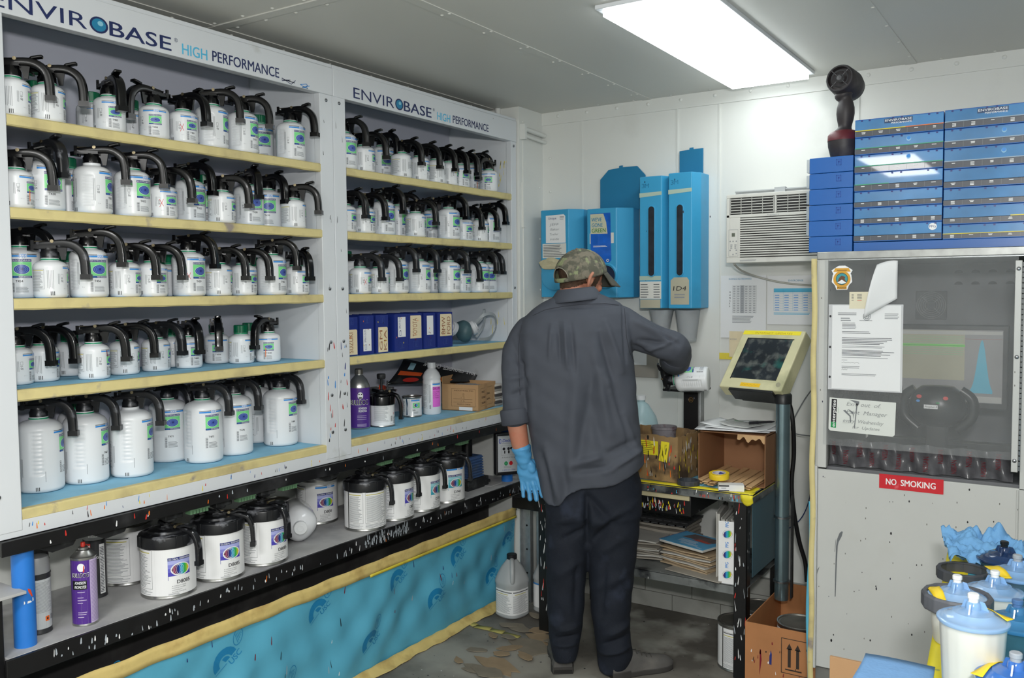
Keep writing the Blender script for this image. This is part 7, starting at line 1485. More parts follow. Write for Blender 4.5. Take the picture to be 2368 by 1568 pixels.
# ---- hand builder
def hand(b, wrist, down, palm_n, side, curl, scale=1.0, grow=0.0, tn=1.0):
    """down: from wrist to fingers, palm_n: out of the palm, side: towards the thumb"""
    down, palm_n, side = Vector(down).normalized(), Vector(palm_n).normalized(), Vector(side).normalized(); w_ = Vector(wrist); s = scale
    M3 = Matrix((down, side, palm_n)).transposed()
    ball(b, w_+down*.048*s, (.052*s+grow, .040*s+grow, .017*s+grow), M3); ball(b, w_+down*.072*s, (.026*s+grow, .041*s+grow, .015*s+grow), M3); ball(b, w_+down*.035*s+side*.022*s+palm_n*.006*s, (.030*s+grow, .017*s+grow, .016*s+grow), M3)
    limb(b, [w_-down*.03*s, w_+down*.02*s], [.027*s+grow, .026*s+grow])
    for i, (off, L_, r_) in enumerate(((.0335, .082, .0088), (.0115, .090, .0092), (-.0105, .084, .0088), (-.0315, .068, .0078))):
        p = w_+down*.082*s+side*off*s; d_ = down.copy(); q = p-down*.02*s; pts = [q, p]; ang = 0
        for j, fr in enumerate((.45, .31, .24)):
            ang += curl[i]*(.7, 1.0, .7)[j]; dd = (down*math.cos(ang)+palm_n*math.sin(ang)+side*off*2.4).normalized(); p = p+dd*L_*fr*s; pts.append(p)
        limb(b, pts, [r_*s+grow, r_*s+grow, r_*.97*s+grow, r_*.93*s+grow, r_*.82*s+grow], 14, 3)
    p = w_+down*.022*s+side*.030*s+palm_n*.008*s*tn; limb(b, [p, p+(down*.6+side*.55+palm_n*.3*tn)*.034*s, p+(down*.95+side*.62+palm_n*.42*tn)*.054*s, p+(down*1.35+side*.6+palm_n*.6*tn)*.066*s], [.0135*s+grow, .0115*s+grow, .0105*s+grow, .0085*s+grow], 14, 3)
# ---- body: one continuous skin surface
b = MB()
ball(b, hp(-.004, 0, .024), (.098, .077, .082), HM, 32); ball(b, hp(.030, 0, -.030), (.062, .062, .085), HM, 28); ball(b, hp(.052, 0, -.075), (.036, .038, .036), HM); ball(b, hp(.020, .030, -.060), (.050, .034, .045), HM); ball(b, hp(.020, -.030, -.060), (.050, .034, .045), HM)
ball(b, hp(.088, 0, .012), (.010, .040, .012), HM); limb(b, [hp(.088, 0, .008), hp(.100, 0, -.018), hp(.110, 0, -.034)], [.009, .011, .014], 14); ball(b, hp(.102, .010, -.036), (.009, .008, .008), HM); ball(b, hp(.102, -.010, -.036), (.009, .008, .008), HM)
for s_ in (-1, 1): ball(b, hp(.078, s_*.032, -.012), (.016, .024, .018), HM)
ball(b, hp(.092, 0, -.062), (.010, .024, .006), HM); ball(b, hp(.089, 0, -.072), (.010, .020, .006), HM)
for s_ in (-1, 1):      # ears
    limb(b, [hp(-.004, s_*.078, .018), hp(-.014, s_*.090, .014), hp(-.020, s_*.092, -.010), hp(-.012, s_*.086, -.034), hp(.0, s_*.077, -.044)], [.0065, .0078, .0075, .007, .0075], 12); ball(b, hp(-.004, s_*.079, -.010), (.016, .009, .030), HM); ball(b, hp(.003, s_*.078, -.014), (.006, .008, .008), HM)
nb = Pp(1332, 700, .06); limb(b, [hp(-.022, 0, -.035), (hp(-.026, 0, -.06)+nb)/2, nb, Pp(1330, 740, .04)], [.052, .056, .062, .075])
tors = [(Pp(1295, 1130), Pp(1452, 1130), .075, 0), (Pp(1275, 1060), Pp(1455, 1060), .085, .01), (Pp(1250, 960), Pp(1452, 960), .10, .02), (Pp(1235, 850), Pp(1445, 850), .11, .03), (Pp(1225, 775), Pp(1440, 765), .10, .04), (Pp(1255, 730), Pp(1420, 720), .07, .05), (Pp(1300, 705), Pp(1375, 700), .05, .05)]
ring_loft(b, tors)
# left arm and hand
WL = Pp(1212, 1062, .0); limb(b, [Pp(1232, 772, .04), Pp(1200, 860, .02), Pp(1192, 940, -.01), Pp(1200, 1010, -.01), WL], [.050, .047, .044, .037, .029], 22)
ldir = (Pp(1232, 1140, .01)-WL).normalized(); lpn = (-PF*.96-PR*.15).normalized(); lpn = (lpn-ldir*lpn.dot(ldir)).normalized(); lside = lpn.cross(ldir).normalized()
lsd = PR*.96+PF*.2; lsd = (lsd-ldir*lsd.dot(ldir)-lpn*lsd.dot(lpn)).normalized()
hand(b, WL, ldir, lpn, lsd, (.10, .14, .16, .2), .98, -.0018, -1.2)
# right arm and hand
WR = Pp(1556, 836, .215); limb(b, [Pp(1436, 750, .05), Pp(1505, 782, .05), Pp(1570, 805, .05), Pp(1566, 826, .13), WR], [.042, .038, .036, .034, .030], 22)
BOTC = Pp(1597, 877, .25)
hd_ = (Pp(1545, 838, .30)-WR).normalized(); hn = (Vector((0, 0, -1))+PR*.5); hn = (hn-hd_*hn.dot(hd_)).normalized()
hand(b, WR, hd_, hn, hd_.cross(hn)*-1, (1.1, 1.15, 1.2, 1.25), .85)
# legs
limb(b, [Pp(1318, 1120), Pp(1312, 1290), Pp(1308, 1400), Pp(1304, 1500)], [.066, .056, .045, .036]); limb(b, [Pp(1420, 1120), Pp(1418, 1290), Pp(1416, 1400), Pp(1424, 1510)], [.066, .056, .045, .036])
skin = M('skin', (186, 128, 104), .5, var=.07, scale=30, bump=.12, bscale=300, dirt=((186, 106, 84), 10, .5, .75)); 
bme = evaluated(b, .0045, 5, .5); skin_obj('body', bme, skin)
# ---- blue glove on the left hand
b = MB(); hand(b, WL, ldir, lpn, lsd, (.10, .14, .16, .2), .98, .0018, -1.2); 
axis = (Pp(1200, 1010, -.01)-WL).normalized(); limb(b, [WL+axis*.045, WL+axis*.02, WL], [.038, .035, .032], 26); b.tube([WL+axis*.052, WL+axis*.046], [.0395, .0395], 26)
def gl_f(co, no):
    q = np.sin(co[:, 2]*210+co[:, 0]*60)*.0007+np.sin(co[:, 2]*97-co[:, 1]*120)*.0008; return co+no*q[:, None]
glove_m = M('blue_nitrile_glove', (84, 156, 206), .42, var=.06, scale=18, dots=[((50, 90, 130), 60, .12, .2)]); skin_obj('glove', evaluated(b, .0026, 2, .5, gl_f), glove_m)
# ---- trousers
def hip(co, no): return co
b = MB()
def leg(rows, dh0, dh1):
    n = len(rows); ring_loft(b, [(Pp(l_, y_, d_), Pp(r_, y_, d_), dh0+(dh1-dh0)*i/(n-1), 0) for i, (y_, l_, r_, d_) in enumerate(rows)], 32, 2.2)
leg([(1085, 1272, 1375, .0), (1150, 1262, 1376, 0), (1240, 1261, 1362, 0), (1330, 1263, 1355, 0), (1420, 1266, 1350, 0), (1470, 1270, 1344, 0), (1500, 1274, 1338, -.01), (1523, 1280, 1332, -.015)], .104, .062)
leg([(1085, 1360, 1474, .0), (1150, 1358, 1484, 0), (1240, 1357, 1477, 0), (1330, 1362, 1466, 0), (1420, 1367, 1457, 0), (1470, 1376, 1458, 0), (1510, 1380, 1464, .01), (1535, 1383, 1456, .01), (1548, 1386, 1446, .01)], .104, .070)
ring_loft(b, [(Pp(1275, 1065), Pp(1470, 1065), .085, 0), (Pp(1261, 1125), Pp(1485, 1125), .108, 0), (Pp(1262, 1190), Pp(1484, 1190), .118, 0), (Pp(1310, 1265), Pp(1418, 1265), .05, .0)])
def AZ(px, py): p = Pp(px, py, -.1); return ((p-P0).dot(PR), p.z)
def folds(co, no, segs, side=-1):
    """cloth folds: ridges and furrows along short strokes of the worker's back"""
    a = (co-np.array(P0)) @ np.array(PR); z = co[:, 2]; back = np.clip(-(no @ np.array(PF))*1.3+.35, 0, 1) if side < 0 else 1
    out = np.zeros(len(co))
    for (x0_, y0_, x1_, y1_, w_, amp) in segs:
        (a0, z0_), (a1, z1_) = AZ(x0_, y0_), AZ(x1_, y1_); dx, dz = a1-a0, z1_-z0_; L2 = dx*dx+dz*dz; t_ = np.clip(((a-a0)*dx+(z-z0_)*dz)/L2, 0, 1); d_ = np.hypot(a-a0-t_*dx, z-z0_-t_*dz); w2 = w_*.00135
        out += amp*np.exp(-(d_/w2)**2)*(np.sin(np.pi*np.clip(t_, .04, .96))**.5)
    return out*back*2.5
TR = [(1355, 1150, 1358, 1262, 9, -.012), (1345, 1130, 1420, 1215, 12, -.006), (1300, 1250, 1355, 1225, 10, -.006), (1275, 1215, 1340, 1190, 12, .004), (1365, 1260, 1440, 1190, 12, -.006), (1375, 1215, 1470, 1170, 12, .005), (1370, 1290, 1450, 1240, 14, .004),
      (1280, 1340, 1345, 1300, 14, .004), (1372, 1370, 1450, 1330, 14, .004), (1285, 1485, 1340, 1478, 7, -.007), (1282, 1500, 1335, 1498, 6, .006), (1290, 1465, 1340, 1455, 8, .005), (1390, 1500, 1460, 1478, 9, -.007), (1385, 1520, 1455, 1508, 8, .007), (1400, 1475, 1460, 1450, 10, .006), (1390, 1440, 1400, 1300, 10, -.004), (1330, 1430, 1335, 1300, 10, -.004)]
def trf(co, no): return co+no*(folds(co, no, TR)+.0012*np.sin(co[:, 2]*60+co[:, 0]*40))[:, None]
trm = M('navy_work_trousers', (16, 23, 36), .8, var=.12, scale=10, bump=.35, bscale=500, dirt=((44, 52, 70), 9, .6, .8)); skin_obj('trousers', evaluated(b, .0065, 5, .5, trf), trm)
# ---- shirt
b = MB()
SR = [(1122, 1250, 1487, 1100, .128, 0), (1080, 1240, 1490, 1072, .135, .0), (1000, 1224, 1480, 1000, .14, .01), (900, 1207, 1472, 900, .143, .02), (820, 1198, 1464, 815, .145, .03), (772, 1193, 1462, 758, .138, .035), (742, 1205, 1456, 722, .115, .04), (716, 1228, 1436, 700, .092, .045), (697, 1258, 1412, 688, .074, .05), (684, 1284, 1390, 680, .062, .055)]
ring_loft(b, [(Pp(l_, yl, 0), Pp(r_, yr, 0), dh, dc) for (yl, l_, r_, yr, dh, dc) in SR], 56, 2.5)
limb(b, [Pp(1222, 768, .04), Pp(1198, 815, .03), Pp(1193, 880, .0), Pp(1192, 930, -.01), Pp(1193, 962, -.015)], [.064, .062, .057, .052, .052], 26)
limb(b, [Pp(1432, 748, .05), Pp(1475, 770, .05), Pp(1520, 790, .05), Pp(1558, 803, .05), Pp(1564, 816, .09), Pp(1560, 832, .14)], [.072, .070, .064, .062, .060, .056], 26)
SF = [(1215, 770, 1235, 1010, 12, .003), (1290, 745, 1296, 840, 5, -.005), (1305, 745, 1312, 850, 6, .006), (1320, 750, 1330, 860, 6, -.005), (1275, 750, 1270, 830, 6, .004), (1335, 800, 1318, 1090, 18, .006), (1375, 850, 1335, 1080, 16, -.006),
      (1385, 760, 1425, 900, 10, -.006), (1400, 745, 1440, 860, 9, .006), (1370, 800, 1410, 1000, 14, .007), (1410, 900, 1465, 1040, 12, -.008), (1395, 860, 1450, 1020, 10, .008), (1360, 900, 1400, 1060, 16, -.005), (1440, 960, 1478, 1060, 10, .007),
      (1320, 1070, 1400, 1050, 10, .007), (1330, 1085, 1420, 1075, 9, -.006), (1395, 1050, 1470, 1020, 10, -.006), (1400, 1085, 1480, 1050, 10, .007), (1250, 1050, 1275, 1135, 12, -.007), (1262, 1030, 1300, 1130, 12, .008), (1300, 1060, 1310, 1130, 14, -.006),
      (1445, 700, 1448, 840, 5, -.005), (1240, 720, 1300, 712, 5, -.002), (1300, 712, 1445, 706, 5, -.003), (1475, 720, 1560, 770, 7, -.005), (1470, 745, 1545, 785, 8, .006), (1480, 790, 1555, 800, 7, -.006), (1500, 815, 1570, 790, 7, .006), (1540, 775, 1575, 800, 6, -.006), (1465, 800, 1520, 835, 8, -.004),
      (1178, 830, 1215, 850, 8, -.004), (1172, 880, 1218, 870, 8, .004), (1175, 920, 1215, 905, 8, -.004), (1180, 790, 1225, 900, 6, -.003)]
hemL = [(1246, 1112), (1256, 1130), (1268, 1139), (1282, 1142), (1295, 1137), (1308, 1127), (1322, 1119), (1345, 1114), (1380, 1114), (1420, 1113), (1450, 1104), (1470, 1095), (1490, 1085)]; hz_ = [AZ(*q) for q in hemL]
def shf(co, no):
    co = co+no*(folds(co, no, SF)+.0010*np.sin(co[:, 2]*75+co[:, 0]*50)+.0015*np.sin(co[:, 2]*31-co[:, 1]*43))[:, None]
    a = (co-np.array(P0)) @ np.array(PR); hz = np.interp(a, [q[0] for q in hz_], [q[1] for q in hz_]); z = co[:, 2].copy(); ztop = 1.0; zb = AZ(1360, 1111)[1]
    arm = a < AZ(1222, 900)[0]-.0; k = np.clip((ztop-z)/(ztop-zb), 0, 1.2)**2; co[:, 2] = np.where(arm & (z > .98), z, z+(hz-zb)*k); return co
shm = M('grey_work_shirt', (72, 76, 86), .8, var=.05, scale=14, bump=.12, bscale=900)
me = evaluated(b, .0062, 4, .5, shf); sh_o = skin_obj('shirt', me, shm)
def strip(pts, w_, t_, n): return [Vector(p) for p in pts]
# yoke seam, armhole seam, cuffs, collar
b = MB()
cf0, cf1 = Pp(1190, 945, -.013), Pp(1196, 985, -.018); ax = (cf1-cf0).normalized()
b.tube([cf0, cf0+ax*.006, cf0+ax*.058, cf0+ax*.062], [.0575, .060, .061, .056], 30); o = b.build('rolled_cuff', shm, person, smooth=60); o.location = po; 
b = MB(); c0_, c1_ = Pp(1563, 818, .10), Pp(1560, 836, .16); b.tube([c0_, c0_+(c1_-c0_)*.15, c1_, c1_+(c1_-c0_)*.05], [.062, .064, .062, .056], 30); o = b.build('rolled_cuff', shm, person, smooth=60); o.location = po
def collar(u, v):      # u runs round the neck from the left front to the right front, v from the fold down to the edge
    ang = rad(-60+300*u); c_ = Pp(1332, 690, .05); top_z = Pp(1330, 667, -.02).z; rx = .072+.036*v; ry = .066+.040*v
    x_ = -math.cos(ang)*rx; y_ = -math.sin(ang)*ry; nz = top_z-.050*v**1.1+x_*.10-.25*max(0, y_)
    dip = -.012*max(0, math.cos(ang))*0; return tuple(Vector((c_.x, c_.y, 0))+PR*x_+PF*y_+Vector((0, 0, nz)))
b = MB().grid(collar, 44, 6); o = b.build('collar', shm, person, solid=.003, smooth=80); o.location = po
from mathutils.bvhtree import BVHTree
bvh = BVHTree.FromPolygons([v.co.copy() for v in me.vertices], [tuple(p.vertices) for p in me.polygons])
def onshirt(px, py, off=.0004):
    r = (fw+rt2*((px-1184)/2035)-up2*((py-784)/2035)).normalized(); h = bvh.ray_cast(CAMP, r); return (h[0]+h[1]*off) if h[0] else None
seam_m = M('shirt_seam_thread', (52, 54, 62), .85)
def seam(pts, r_=.0011):
    P = [onshirt(*q) for q in pts]; P = [p for p in P if p]; Q = []
    for i in range(len(pts)-1):
        for k in range(6): t_ = k/6; q = onshirt(pts[i][0]*(1-t_)+pts[i+1][0]*t_, pts[i][1]*(1-t_)+pts[i+1][1]*t_); Q += [q] if q else []
    o = MB().tube(Q, r_, 6).build('seam', seam_m, sh_o, smooth=60); return o
seam([(1232, 730), (1262, 716), (1300, 709), (1345, 704), (1400, 702), (1444, 708)]); seam([(1444, 708), (1446, 740), (1449, 780), (1456, 815), (1468, 840)]); seam([(1207, 752), (1199, 800), (1200, 860), (1203, 925)])
# ---- cap
camo = M('camouflage_cotton', (122, 116, 102), .85, var=.15, scale=24, bump=.4, bscale=400, dirt=((90, 90, 78), 34, .46, .54), dirt2=((140, 148, 112), 26, .56, .62))
CC = hp(-.010, 0, .026); cfw = (PF*math.cos(PSI)+PR*math.sin(PSI)); cfw = (cfw*.985+Vector((0, 0, .19))).normalized(); crt = cfw.cross(Vector((0, 0, 1))).normalized(); cup = crt.cross(cfw).normalized()
def capp(th, ph, g=0): return CC+cfw*((.116+g)*math.cos(th)*math.cos(ph))+crt*((.092+g)*math.sin(th)*math.cos(ph))+cup*((.102+g)*math.sin(ph)-.012)
b = MB(); NT, NPH = 96, 22; vs = []; fs = []
for j in range(NPH+1):
    for i in range(NT): vs.append(tuple(capp(2*PI*i/NT, -.12+(PI/2+.12)*j/NPH*.995)))
for j in range(NPH):
    for i in range(NT):
        th = (2*PI*(i+.5)/NT)-PI; ph = -.12+(PI/2+.12)*(j+.5)/NPH
        if abs(th) < .50 and -.0 < ph < .42*math.sqrt(max(0, 1-(th/.52)**2))+.04: continue      # the opening above the strap
        i2 = (i+1) % NT; fs.append((j*NT+i, j*NT+i2, (j+1)*NT+i2, (j+1)*NT+i))
b.add(vs, fs); o = b.build('cap', camo, person, solid=.002, smooth=80); o.location = po; cap_o = o
b = MB(); 
for s_ in (0, 1, 2): b.tube([capp(s_*PI/3+.001, -.1+k*.16, .0012) for k in range(11)], .0011, 6); b.tube([capp(s_*PI/3+PI, -.1+k*.16, .0012) for k in range(11)] if s_ else [capp(PI, .5+k*.1, .0012) for k in range(11)], .0011, 6)
b.lathe([(.006, 0), (.005, .004), (0, .005)], 16, Matrix.Translation(CC+cup*.090)); b.build('cap_seams', camo, cap_o)
def brimf(u, v): th = rad(-62+124*u); base = capp(th, -.10); r_ = .068*v*math.cos((u-.5)*2.4)**.8; return tuple(base+cfw*r_-cup*(r_*1.1+.018*v*abs(u-.5)*2*1.2)+crt*0)
b = MB().grid(brimf, 28, 10); o2 = b.build('brim', M('camouflage_brim', (84, 82, 74), .85, var=.15, scale=24, bump=.4, bscale=400), cap_o, solid=.003, smooth=80)
b = MB().grid(lambda u, v: tuple(capp(PI-.52+1.04*u, -.13+.13*v, .0015)), 16, 3); b.build('strap', camo, cap_o, solid=.002)
b = MB().tube([capp(PI+.52*math.cos(PI*k/24), .04+.42*math.sin(PI*k/24), .001) for k in range(25)], .0017, 6); b.build('opening_binding', M('cap_binding', (150, 146, 132), .7), cap_o)
# ---- hair below the cap
hair = M('short_brown_hair', (74, 54, 40), .7, var=.35, scale=60, bump=.9, bscale=220)
def hairp(th, u_, g=.0035):
    x_ = -.004+(.099+g)*math.cos(th); y_ = (.079+g)*math.sin(th); k = math.sqrt(max(.0, 1-((u_-.028)/(.092+g))**2)); return hp(-.004+(x_+.004)*k, y_*k, u_)
bv = [v.co.copy() for v in bme.vertices]; bn = [v.normal.copy() for v in bme.vertices]; sel = set(); rim = {}
for i, p in enumerate(bv):
    q = p-HC; f_, r_, u_ = q.dot(hf), q.dot(hr), q.dot(hu)
    if q.length > .16 or u_ > .06: continue
    low = -.104+(f_+.10)*.80 if f_ < .012 else (-.030 if f_ < .046 else .03)
    if u_ > low and abs(r_) < .0835 and not (abs(r_) > .0745 and -.022 < f_ < .012 and -.05 < u_ < .022): sel.add(i); rim[i] = min(1, max(.12, (u_-low)/.016))
idx = {}; vs = []; fs = []
for p in bme.polygons:
    if all(v in sel for v in p.vertices):
        for v in p.vertices:
            if v not in idx: idx[v] = len(vs); vs.append(tuple(bv[v]+bn[v]*.0036*rim[v]))
        fs.append(tuple(idx[v] for v in p.vertices))
b = MB().add(vs, fs); o = b.build('hair', hair, person, smooth=80); o.location = po
# eyes
b = MB()
for s_ in (-1, 1): ball(b, hp(.084, s_*.032, -.012), (.012, .012, .012), HM, 16)
o = b.build('eyes', M('eye_white', (220, 216, 210), .2), person); o.location = po
# ---- shoes
shoe_m = M('dusty_grey_suede_shoe', (92, 90, 88), .85, var=.15, scale=14, bump=.3, bscale=120, dirt=((120, 116, 110), 8, .5, .75)); sole_m = M('shoe_sole', (62, 60, 58), .8, var=.1)
def shoe(heel, direction, L_=.285):
    d_ = Vector((direction.x, direction.y, 0)).normalized(); s_ = Vector((d_.y, -d_.x, 0)); e = empty('shoe', tuple(Vector((heel.x, heel.y, 0))-Vector((P0.x, P0.y, 0)))); e.parent = person; base = Vector((0, 0, 0))
    T = Matrix((d_, -s_, Vector((0, 0, 1)))).transposed().to_4x4()
    prof = [(-.0, .040), (.03, .046), (.08, .040), (.14, .040), (.20, .049), (.245, .046), (.275, .032), (.288, .012)]
    def wd(x): return np.interp(x, [p[0] for p in prof], [p[1] for p in prof])
    b = MB(); N = 26
    out = [(x, wd(x)) for x in np.linspace(0, .288, N)]; poly = [(x, y) for x, y in out]+[(x, -y) for x, y in reversed(out)]
    b.prism(poly, .001, .022, T=T); b.prism([(x, y*1.02) for x, y in poly if x < .085], .0, .030, T=T); so = b.build('sole', sole_m, e, bevel=.003)
    b = MB(); vs = []; K = 14
    hs = [(-.004, .060), (.03, .088), (.075, .108), (.12, .090), (.17, .068), (.22, .058), (.26, .050), (.285, .034)]
    for x in np.linspace(.002, .283, N):
        hh = np.interp(x, [p[0] for p in hs], [p[1] for p in hs]); w_ = wd(x)*.96; topw = w_*(.72 if x < .11 else .55)
        for k in range(K): t_ = k/(K-1); a_ = PI*t_; y_ = w_*math.cos(a_)*(1 if abs(math.cos(a_)) < .99 else 1); z_ = .022+(hh-.022)*math.sin(a_)**(.55); vs.append((x, y_*(1-.12*math.sin(a_)), z_))
    fs = [(j*K+k, j*K+k+1, (j+1)*K+k+1, (j+1)*K+k) for j in range(N-1) for k in range(K-1)]; fs.append(tuple(range(K))); fs.append(tuple(reversed(range((N-1)*K, N*K)))); b.add(vs, fs, 0, T); b.build('upper', shoe_m, e, smooth=70)
    b = MB()
    for k in range(4): x = .115+k*.022; hh = np.interp(x, [p[0] for p in hs], [p[1] for p in hs])+.001; b.tube([T @ Vector((x, -.022, hh-.006)), T @ Vector((x+.006, 0, hh+.002)), T @ Vector((x, .022, hh-.006))], .0022, 6)
    b.build('laces', M('shoe_laces', (70, 68, 64), .8), e); return e
hl = at(1302, 1561, z=0); shoe(hl+PF*.004, PF*1.0-PR*.10)
hrr = at(1408, 1566, z=0); shoe(hrr, PR*.93+PF*.42)
# ---- paint bottle held by the worker over the scale
bt = bottle_proto((0, 0, 0), 'L', 0, 0, 'd', '', '', True)
ax = (-PR*.93+PF*.30-Vector((0, 0, .05))).normalized(); lab = (Vector((0, 0, 1))-PF*.45); lab = (lab-ax*lab.dot(ax)).normalized(); cy = ax.cross(lab)
Mx = Matrix((lab, cy, ax)).transposed().to_4x4(); Mx.translation = BOTC-ax*.076; bt.matrix_world = Mx
bt.children[2].rotation_euler.z = rad(55) if bt.children[2].name.startswith('dispenser') else 0
tag(bt, "white paint bottle tipped on its side over the scale plate in the worker's right hand", 'bottle')
# ------------------------------------------------------------------ foreground table with spray-gun cups
FZ = .86
ft = empty('front_table', (.22, 1.9, 0)); tag(ft, 'table in the right foreground crowded with spray-gun cups, yellow tape along its edge', 'table'); of = -Vector(ft.location)
def eL(y): return -.215-.0724*(y-1.667)
b = MB().prism([(eL(.9)+.005, .9), (.75, .9), (.75, 2.52), (eL(2.52)+.005, 2.52)], FZ-.03, FZ-.001); o = b.build('tabletop', M('front_table_blue', (84, 170, 196), .6, var=.1), ft, bevel=.002); o.location = of
for (x, y) in ((-.20, 2.44), (.68, 2.44), (-.12, .96), (.68, .96)):
    o = MB().box(x, x+.04, y, y+.04, 0, FZ-.03).build('leg', galv, ft); o.location = of
yt2 = M('yellow_table_tape', (230, 214, 40), .55, var=.1, scale=9, dots=[((170, 170, 70), 24, .12, .2)])
b = MB().grid(lambda u, v: (eL(.9+1.61*v)-.002+.052*u, .9+1.61*v, FZ+.0008+.0006*math.sin(v*50)-(.004 if u == 0 else 0)), 4, 60); o = b.build('masking_tape_strip', yt2, None, solid=.0008); tag(o, 'wide bright yellow tape along the left edge of the front table', 'tape')
lidb = M('cup_lid_clear_blue', (146, 190, 240), .12, alpha=.62, var=.04, coat=.6); lidd = M('cup_lid_dark_blue', (34, 56, 96), .15, alpha=.88, var=.2, coat=.5)
milkc = M('milky_cup_plastic', (204, 205, 200), .3, alpha=.97, var=.05, scale=12); darkc = M('dark_stained_cup', (62, 88, 102), .3, alpha=.9, var=.25, scale=14); tealc = M('teal_stained_cup', (54, 96, 112), .3, alpha=.9, var=.3, scale=12, dirt=((60, 44, 60), 9, .5, .65))
beige = M('paint_beige', (208, 202, 178), .4, var=.05)
def cup(px, py, d, label, cupm, lidm, capm, R=.052, ring=False, tape=None, h=None, ta=0, pleat=False):
    """px, py: middle of the lid rim in the photograph, d: distance along the view"""
    c_ = Vector((0, 0, 1.55))+(fw+rt2*((px-1184)/2035)-up2*((py-784)/2035))*d; hh = h or (c_.z-FZ-.001); e = empty('spray_cup', (c_.x, c_.y, FZ+.0016)); z = c_.z-FZ-.0016
    pf = (lambda a: 1+.012*math.sin(a*16)) if pleat else None
    put('cup', MB().lathe([(0, .001), (R*.74, 0), (R*.78, .004), (R*.93, z-.012), (R*.95, z-.006), (R*.99, z-.004), (R*.99, z), (R*.93, z)], 48, rfun=pf, cap=False).mesh('cup', [cupm], 50), e)
    l = put('lid', MB().lathe([(R, z-.005), (R*1.03, z-.003), (R*1.03, z+.001), (R*.97, z+.003), (R*.90, z+.002), (R*.60, z+.011), (R*.58, z+.0125), (R*.50, z+.0125), (R*.22, z+.017), (R*.20, z+.027), (R*.16, z+.029), (0, z+.029)], 56, cap=False).mesh('lid', [lidm], 50), e)
    b = MB()
    for a in (20, 140, 260): b.prism([(R*.16, z+.012), (R*.46, z+.012), (R*.32, z+.028), (R*.18, z+.030)], -.0012, .0012, T=RZ(rad(a+ta)) @ Matrix(((1, 0, 0, 0), (0, 0, -1, 0), (0, 1, 0, 0), (0, 0, 0, 1))))
    put('lid_fins', b.mesh('lid_fins', [lidm], 30), l)
    put('plug', MB().lathe([(R*.14, z+.028), (R*.14, z+.034), (R*.165, z+.035), (R*.165, z+.041), (R*.14, z+.0425), (0, z+.0425)], 28, cap=False).mesh('plug', [capm], 40), l)
    if ring: put('threaded_collar', MB().lathe([(R*1.0, z-.024), (R*1.16, z-.023), (R*1.19, z-.020), (R*1.19, z+.003), (R*1.14, z+.007), (R*1.02, z+.006), (R*1.0, z+.002)], 96, rfun=lambda a: 1+.02*(1 if math.sin(a*14) > .6 else 0), cap=False).mesh('threaded_collar', [M('collar_grey', (82, 84, 90), .5, var=.12, scale=20, dots=[((180, 180, 184), 70, .08, .1)])], 25), e)
    if tape is not None:
        a0 = rad(tape); cs, sn = math.cos(a0), math.sin(a0)
        def tf(u, v):
            q = (u-.5)*R*1.5; w_ = (v-.5)*.018-R*.72; r_ = math.hypot(q, w_); zz = z+.0035+max(0, min(.0095, (R*.90-r_)/(R*.30)*.0095)); return (q*cs-w_*sn, q*sn+w_*cs, zz+.0012)
        put('tape_label', MB().grid(tf, 12, 3).mesh('tape_label', [M('cup_tape_yellow', (232, 200, 40), .5, var=.04)], 60), l, solid=.0006)
    if cupm is milkc: put('paint', MB().lathe([(0, .004), (R*.72, .004), (R*.86, z*.62), (0, z*.62)], 32, cap=False).mesh('paint', [beige], 40), e)
    tag(e, label, 'cup'); return e
whitec = M('plug_white', (226, 228, 230), .35); bluec = M('plug_blue', (70, 104, 150), .3); blackc = M('plug_black', (20, 22, 26), .3); clearc = M('plug_clear_grey', (150, 156, 164), .2)
cup(2250, 1432, 1.42, 'large pleated white cup with clear blue lid, front of the foreground cups', milkc, lidb, whitec, tape=150, pleat=True)
cup(2213, 1380, 1.70, 'white cup with grey threaded collar and yellow tape on its blue lid', milkc, lidb, whitec, R=.052, ring=True, tape=-70)
cup(2300, 1366, 1.83, 'white cup with bare blue lid and no tape, behind the collared cup', milkc, lidb, whitec, R=.054)
cup(2322, 1292, 2.10, 'dark cup with nearly black lid and black plug, farthest back beside blue cloth', darkc, lidd, blackc, R=.058, tape=160)
cup(2352, 1328, 1.88, 'dark cup with pale blue lid and broad yellow tape, near the right edge', darkc, lidb, clearc, R=.056, tape=-60)
cup(2352, 1440, 1.58, 'teal-stained cup with translucent teal lid, right of the pleated white cup', tealc, M('cup_lid_teal', (58, 120, 168), .15, alpha=.82, coat=.5), bluec, R=.056)
cup(2348, 1572, 1.33, 'cup in the bottom right corner with yellow tape on blue lid and grey plug', tealc, M('cup_lid_strong_blue', (60, 112, 190), .15, alpha=.85, coat=.5), clearc, R=.054, tape=-110)
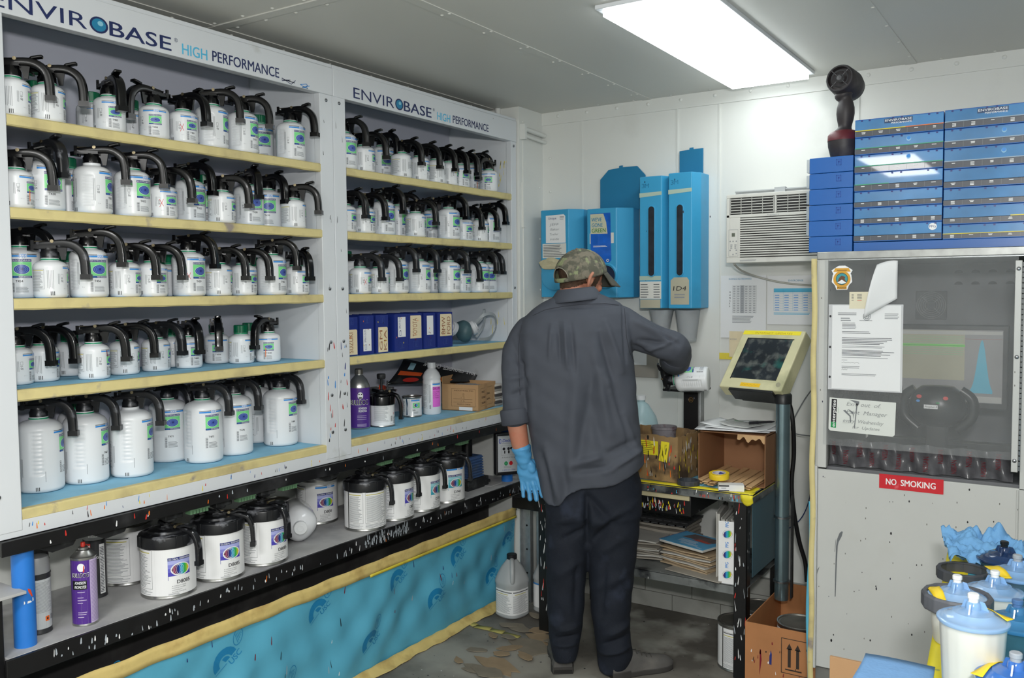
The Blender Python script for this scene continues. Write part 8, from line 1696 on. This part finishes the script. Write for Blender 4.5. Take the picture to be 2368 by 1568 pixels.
p = at(2228, 1340, z=FZ); ring_lid((p.x, p.y, FZ+.002), 'empty black threaded collar lying on the front table by the blue cloth', R=.056, hh=.024)
# blue wipes
from mathutils import noise as mnoise
def crease(u, v, k, s=3.0):
    p = Vector((u*s+k, v*s-k, k*1.7)); return abs(mnoise.noise(p))+.5*abs(mnoise.noise(p*2.3))+.22*abs(mnoise.noise(p*5.1))
wipe = M('blue_paper_wipe', (108, 160, 206), .85, var=.05, scale=30, bump=.25, bscale=160)
def cloth(name, c_, sx, sy, fn, label, rz=0, n=44, m_=None):
    o = MB().grid(lambda u, v: ((u-.5)*sx, (v-.5)*sy, fn(u, v)), n, n).build(name, m_ or wipe, None, solid=.001, smooth=80); o.location = c_; o.rotation_euler.z = rad(rz); tag(o, label, 'cloth'); return o
p = at(2255, 1300, z=FZ+.02)
cloth('paper_wipe', (p.x+.012, p.y+.06, FZ+.006), .17, .17, lambda u, v: .006+.035*v*(1-.4*u)+.050*crease(u, v, 3.1), 'crumpled blue paper wipe at the far left end of the front table', 14)
p = at(2368, 1262, z=FZ+.09)
cloth('paper_wipe', (p.x+.07, p.y+.12, FZ+.01), .20, .16, lambda u, v: .010+.085*u*(.4+.6*v)+.05*crease(u, v, 8.2, 2.4), 'blue paper wipe rising behind the dark cup at the right edge', -10)
# wipe hanging over the table's left edge, carton beside it
def hang(u, v):
    y = 1.22+.50*u; x = eL(y)+.012-.125*v+.006*math.sin(u*8)*v; return (x, y, FZ+.0002+.0012-.012*v**2+.003*math.sin(u*7+v*2)*v+.010*u*v*v)
o = MB().grid(hang, 20, 16).build('paper_wipe', M('flat_blue_wipe', (112, 154, 200), .85, var=.04, scale=40, bump=.25, bscale=160), None, solid=.001, smooth=80); tag(o, 'flat blue wipe draped over the left edge of the front table', 'cloth')
tan = M('plain_tan_carton', (176, 138, 100), .8, var=.03, scale=8)
o = MB().box(-.5, -.275, 2.2, 2.208, .001, .643).build('cardboard_sheet', tan, None, bevel=.001); tag(o, 'plain tan cardboard sheet standing against the left edge of the front table', 'cardboard')
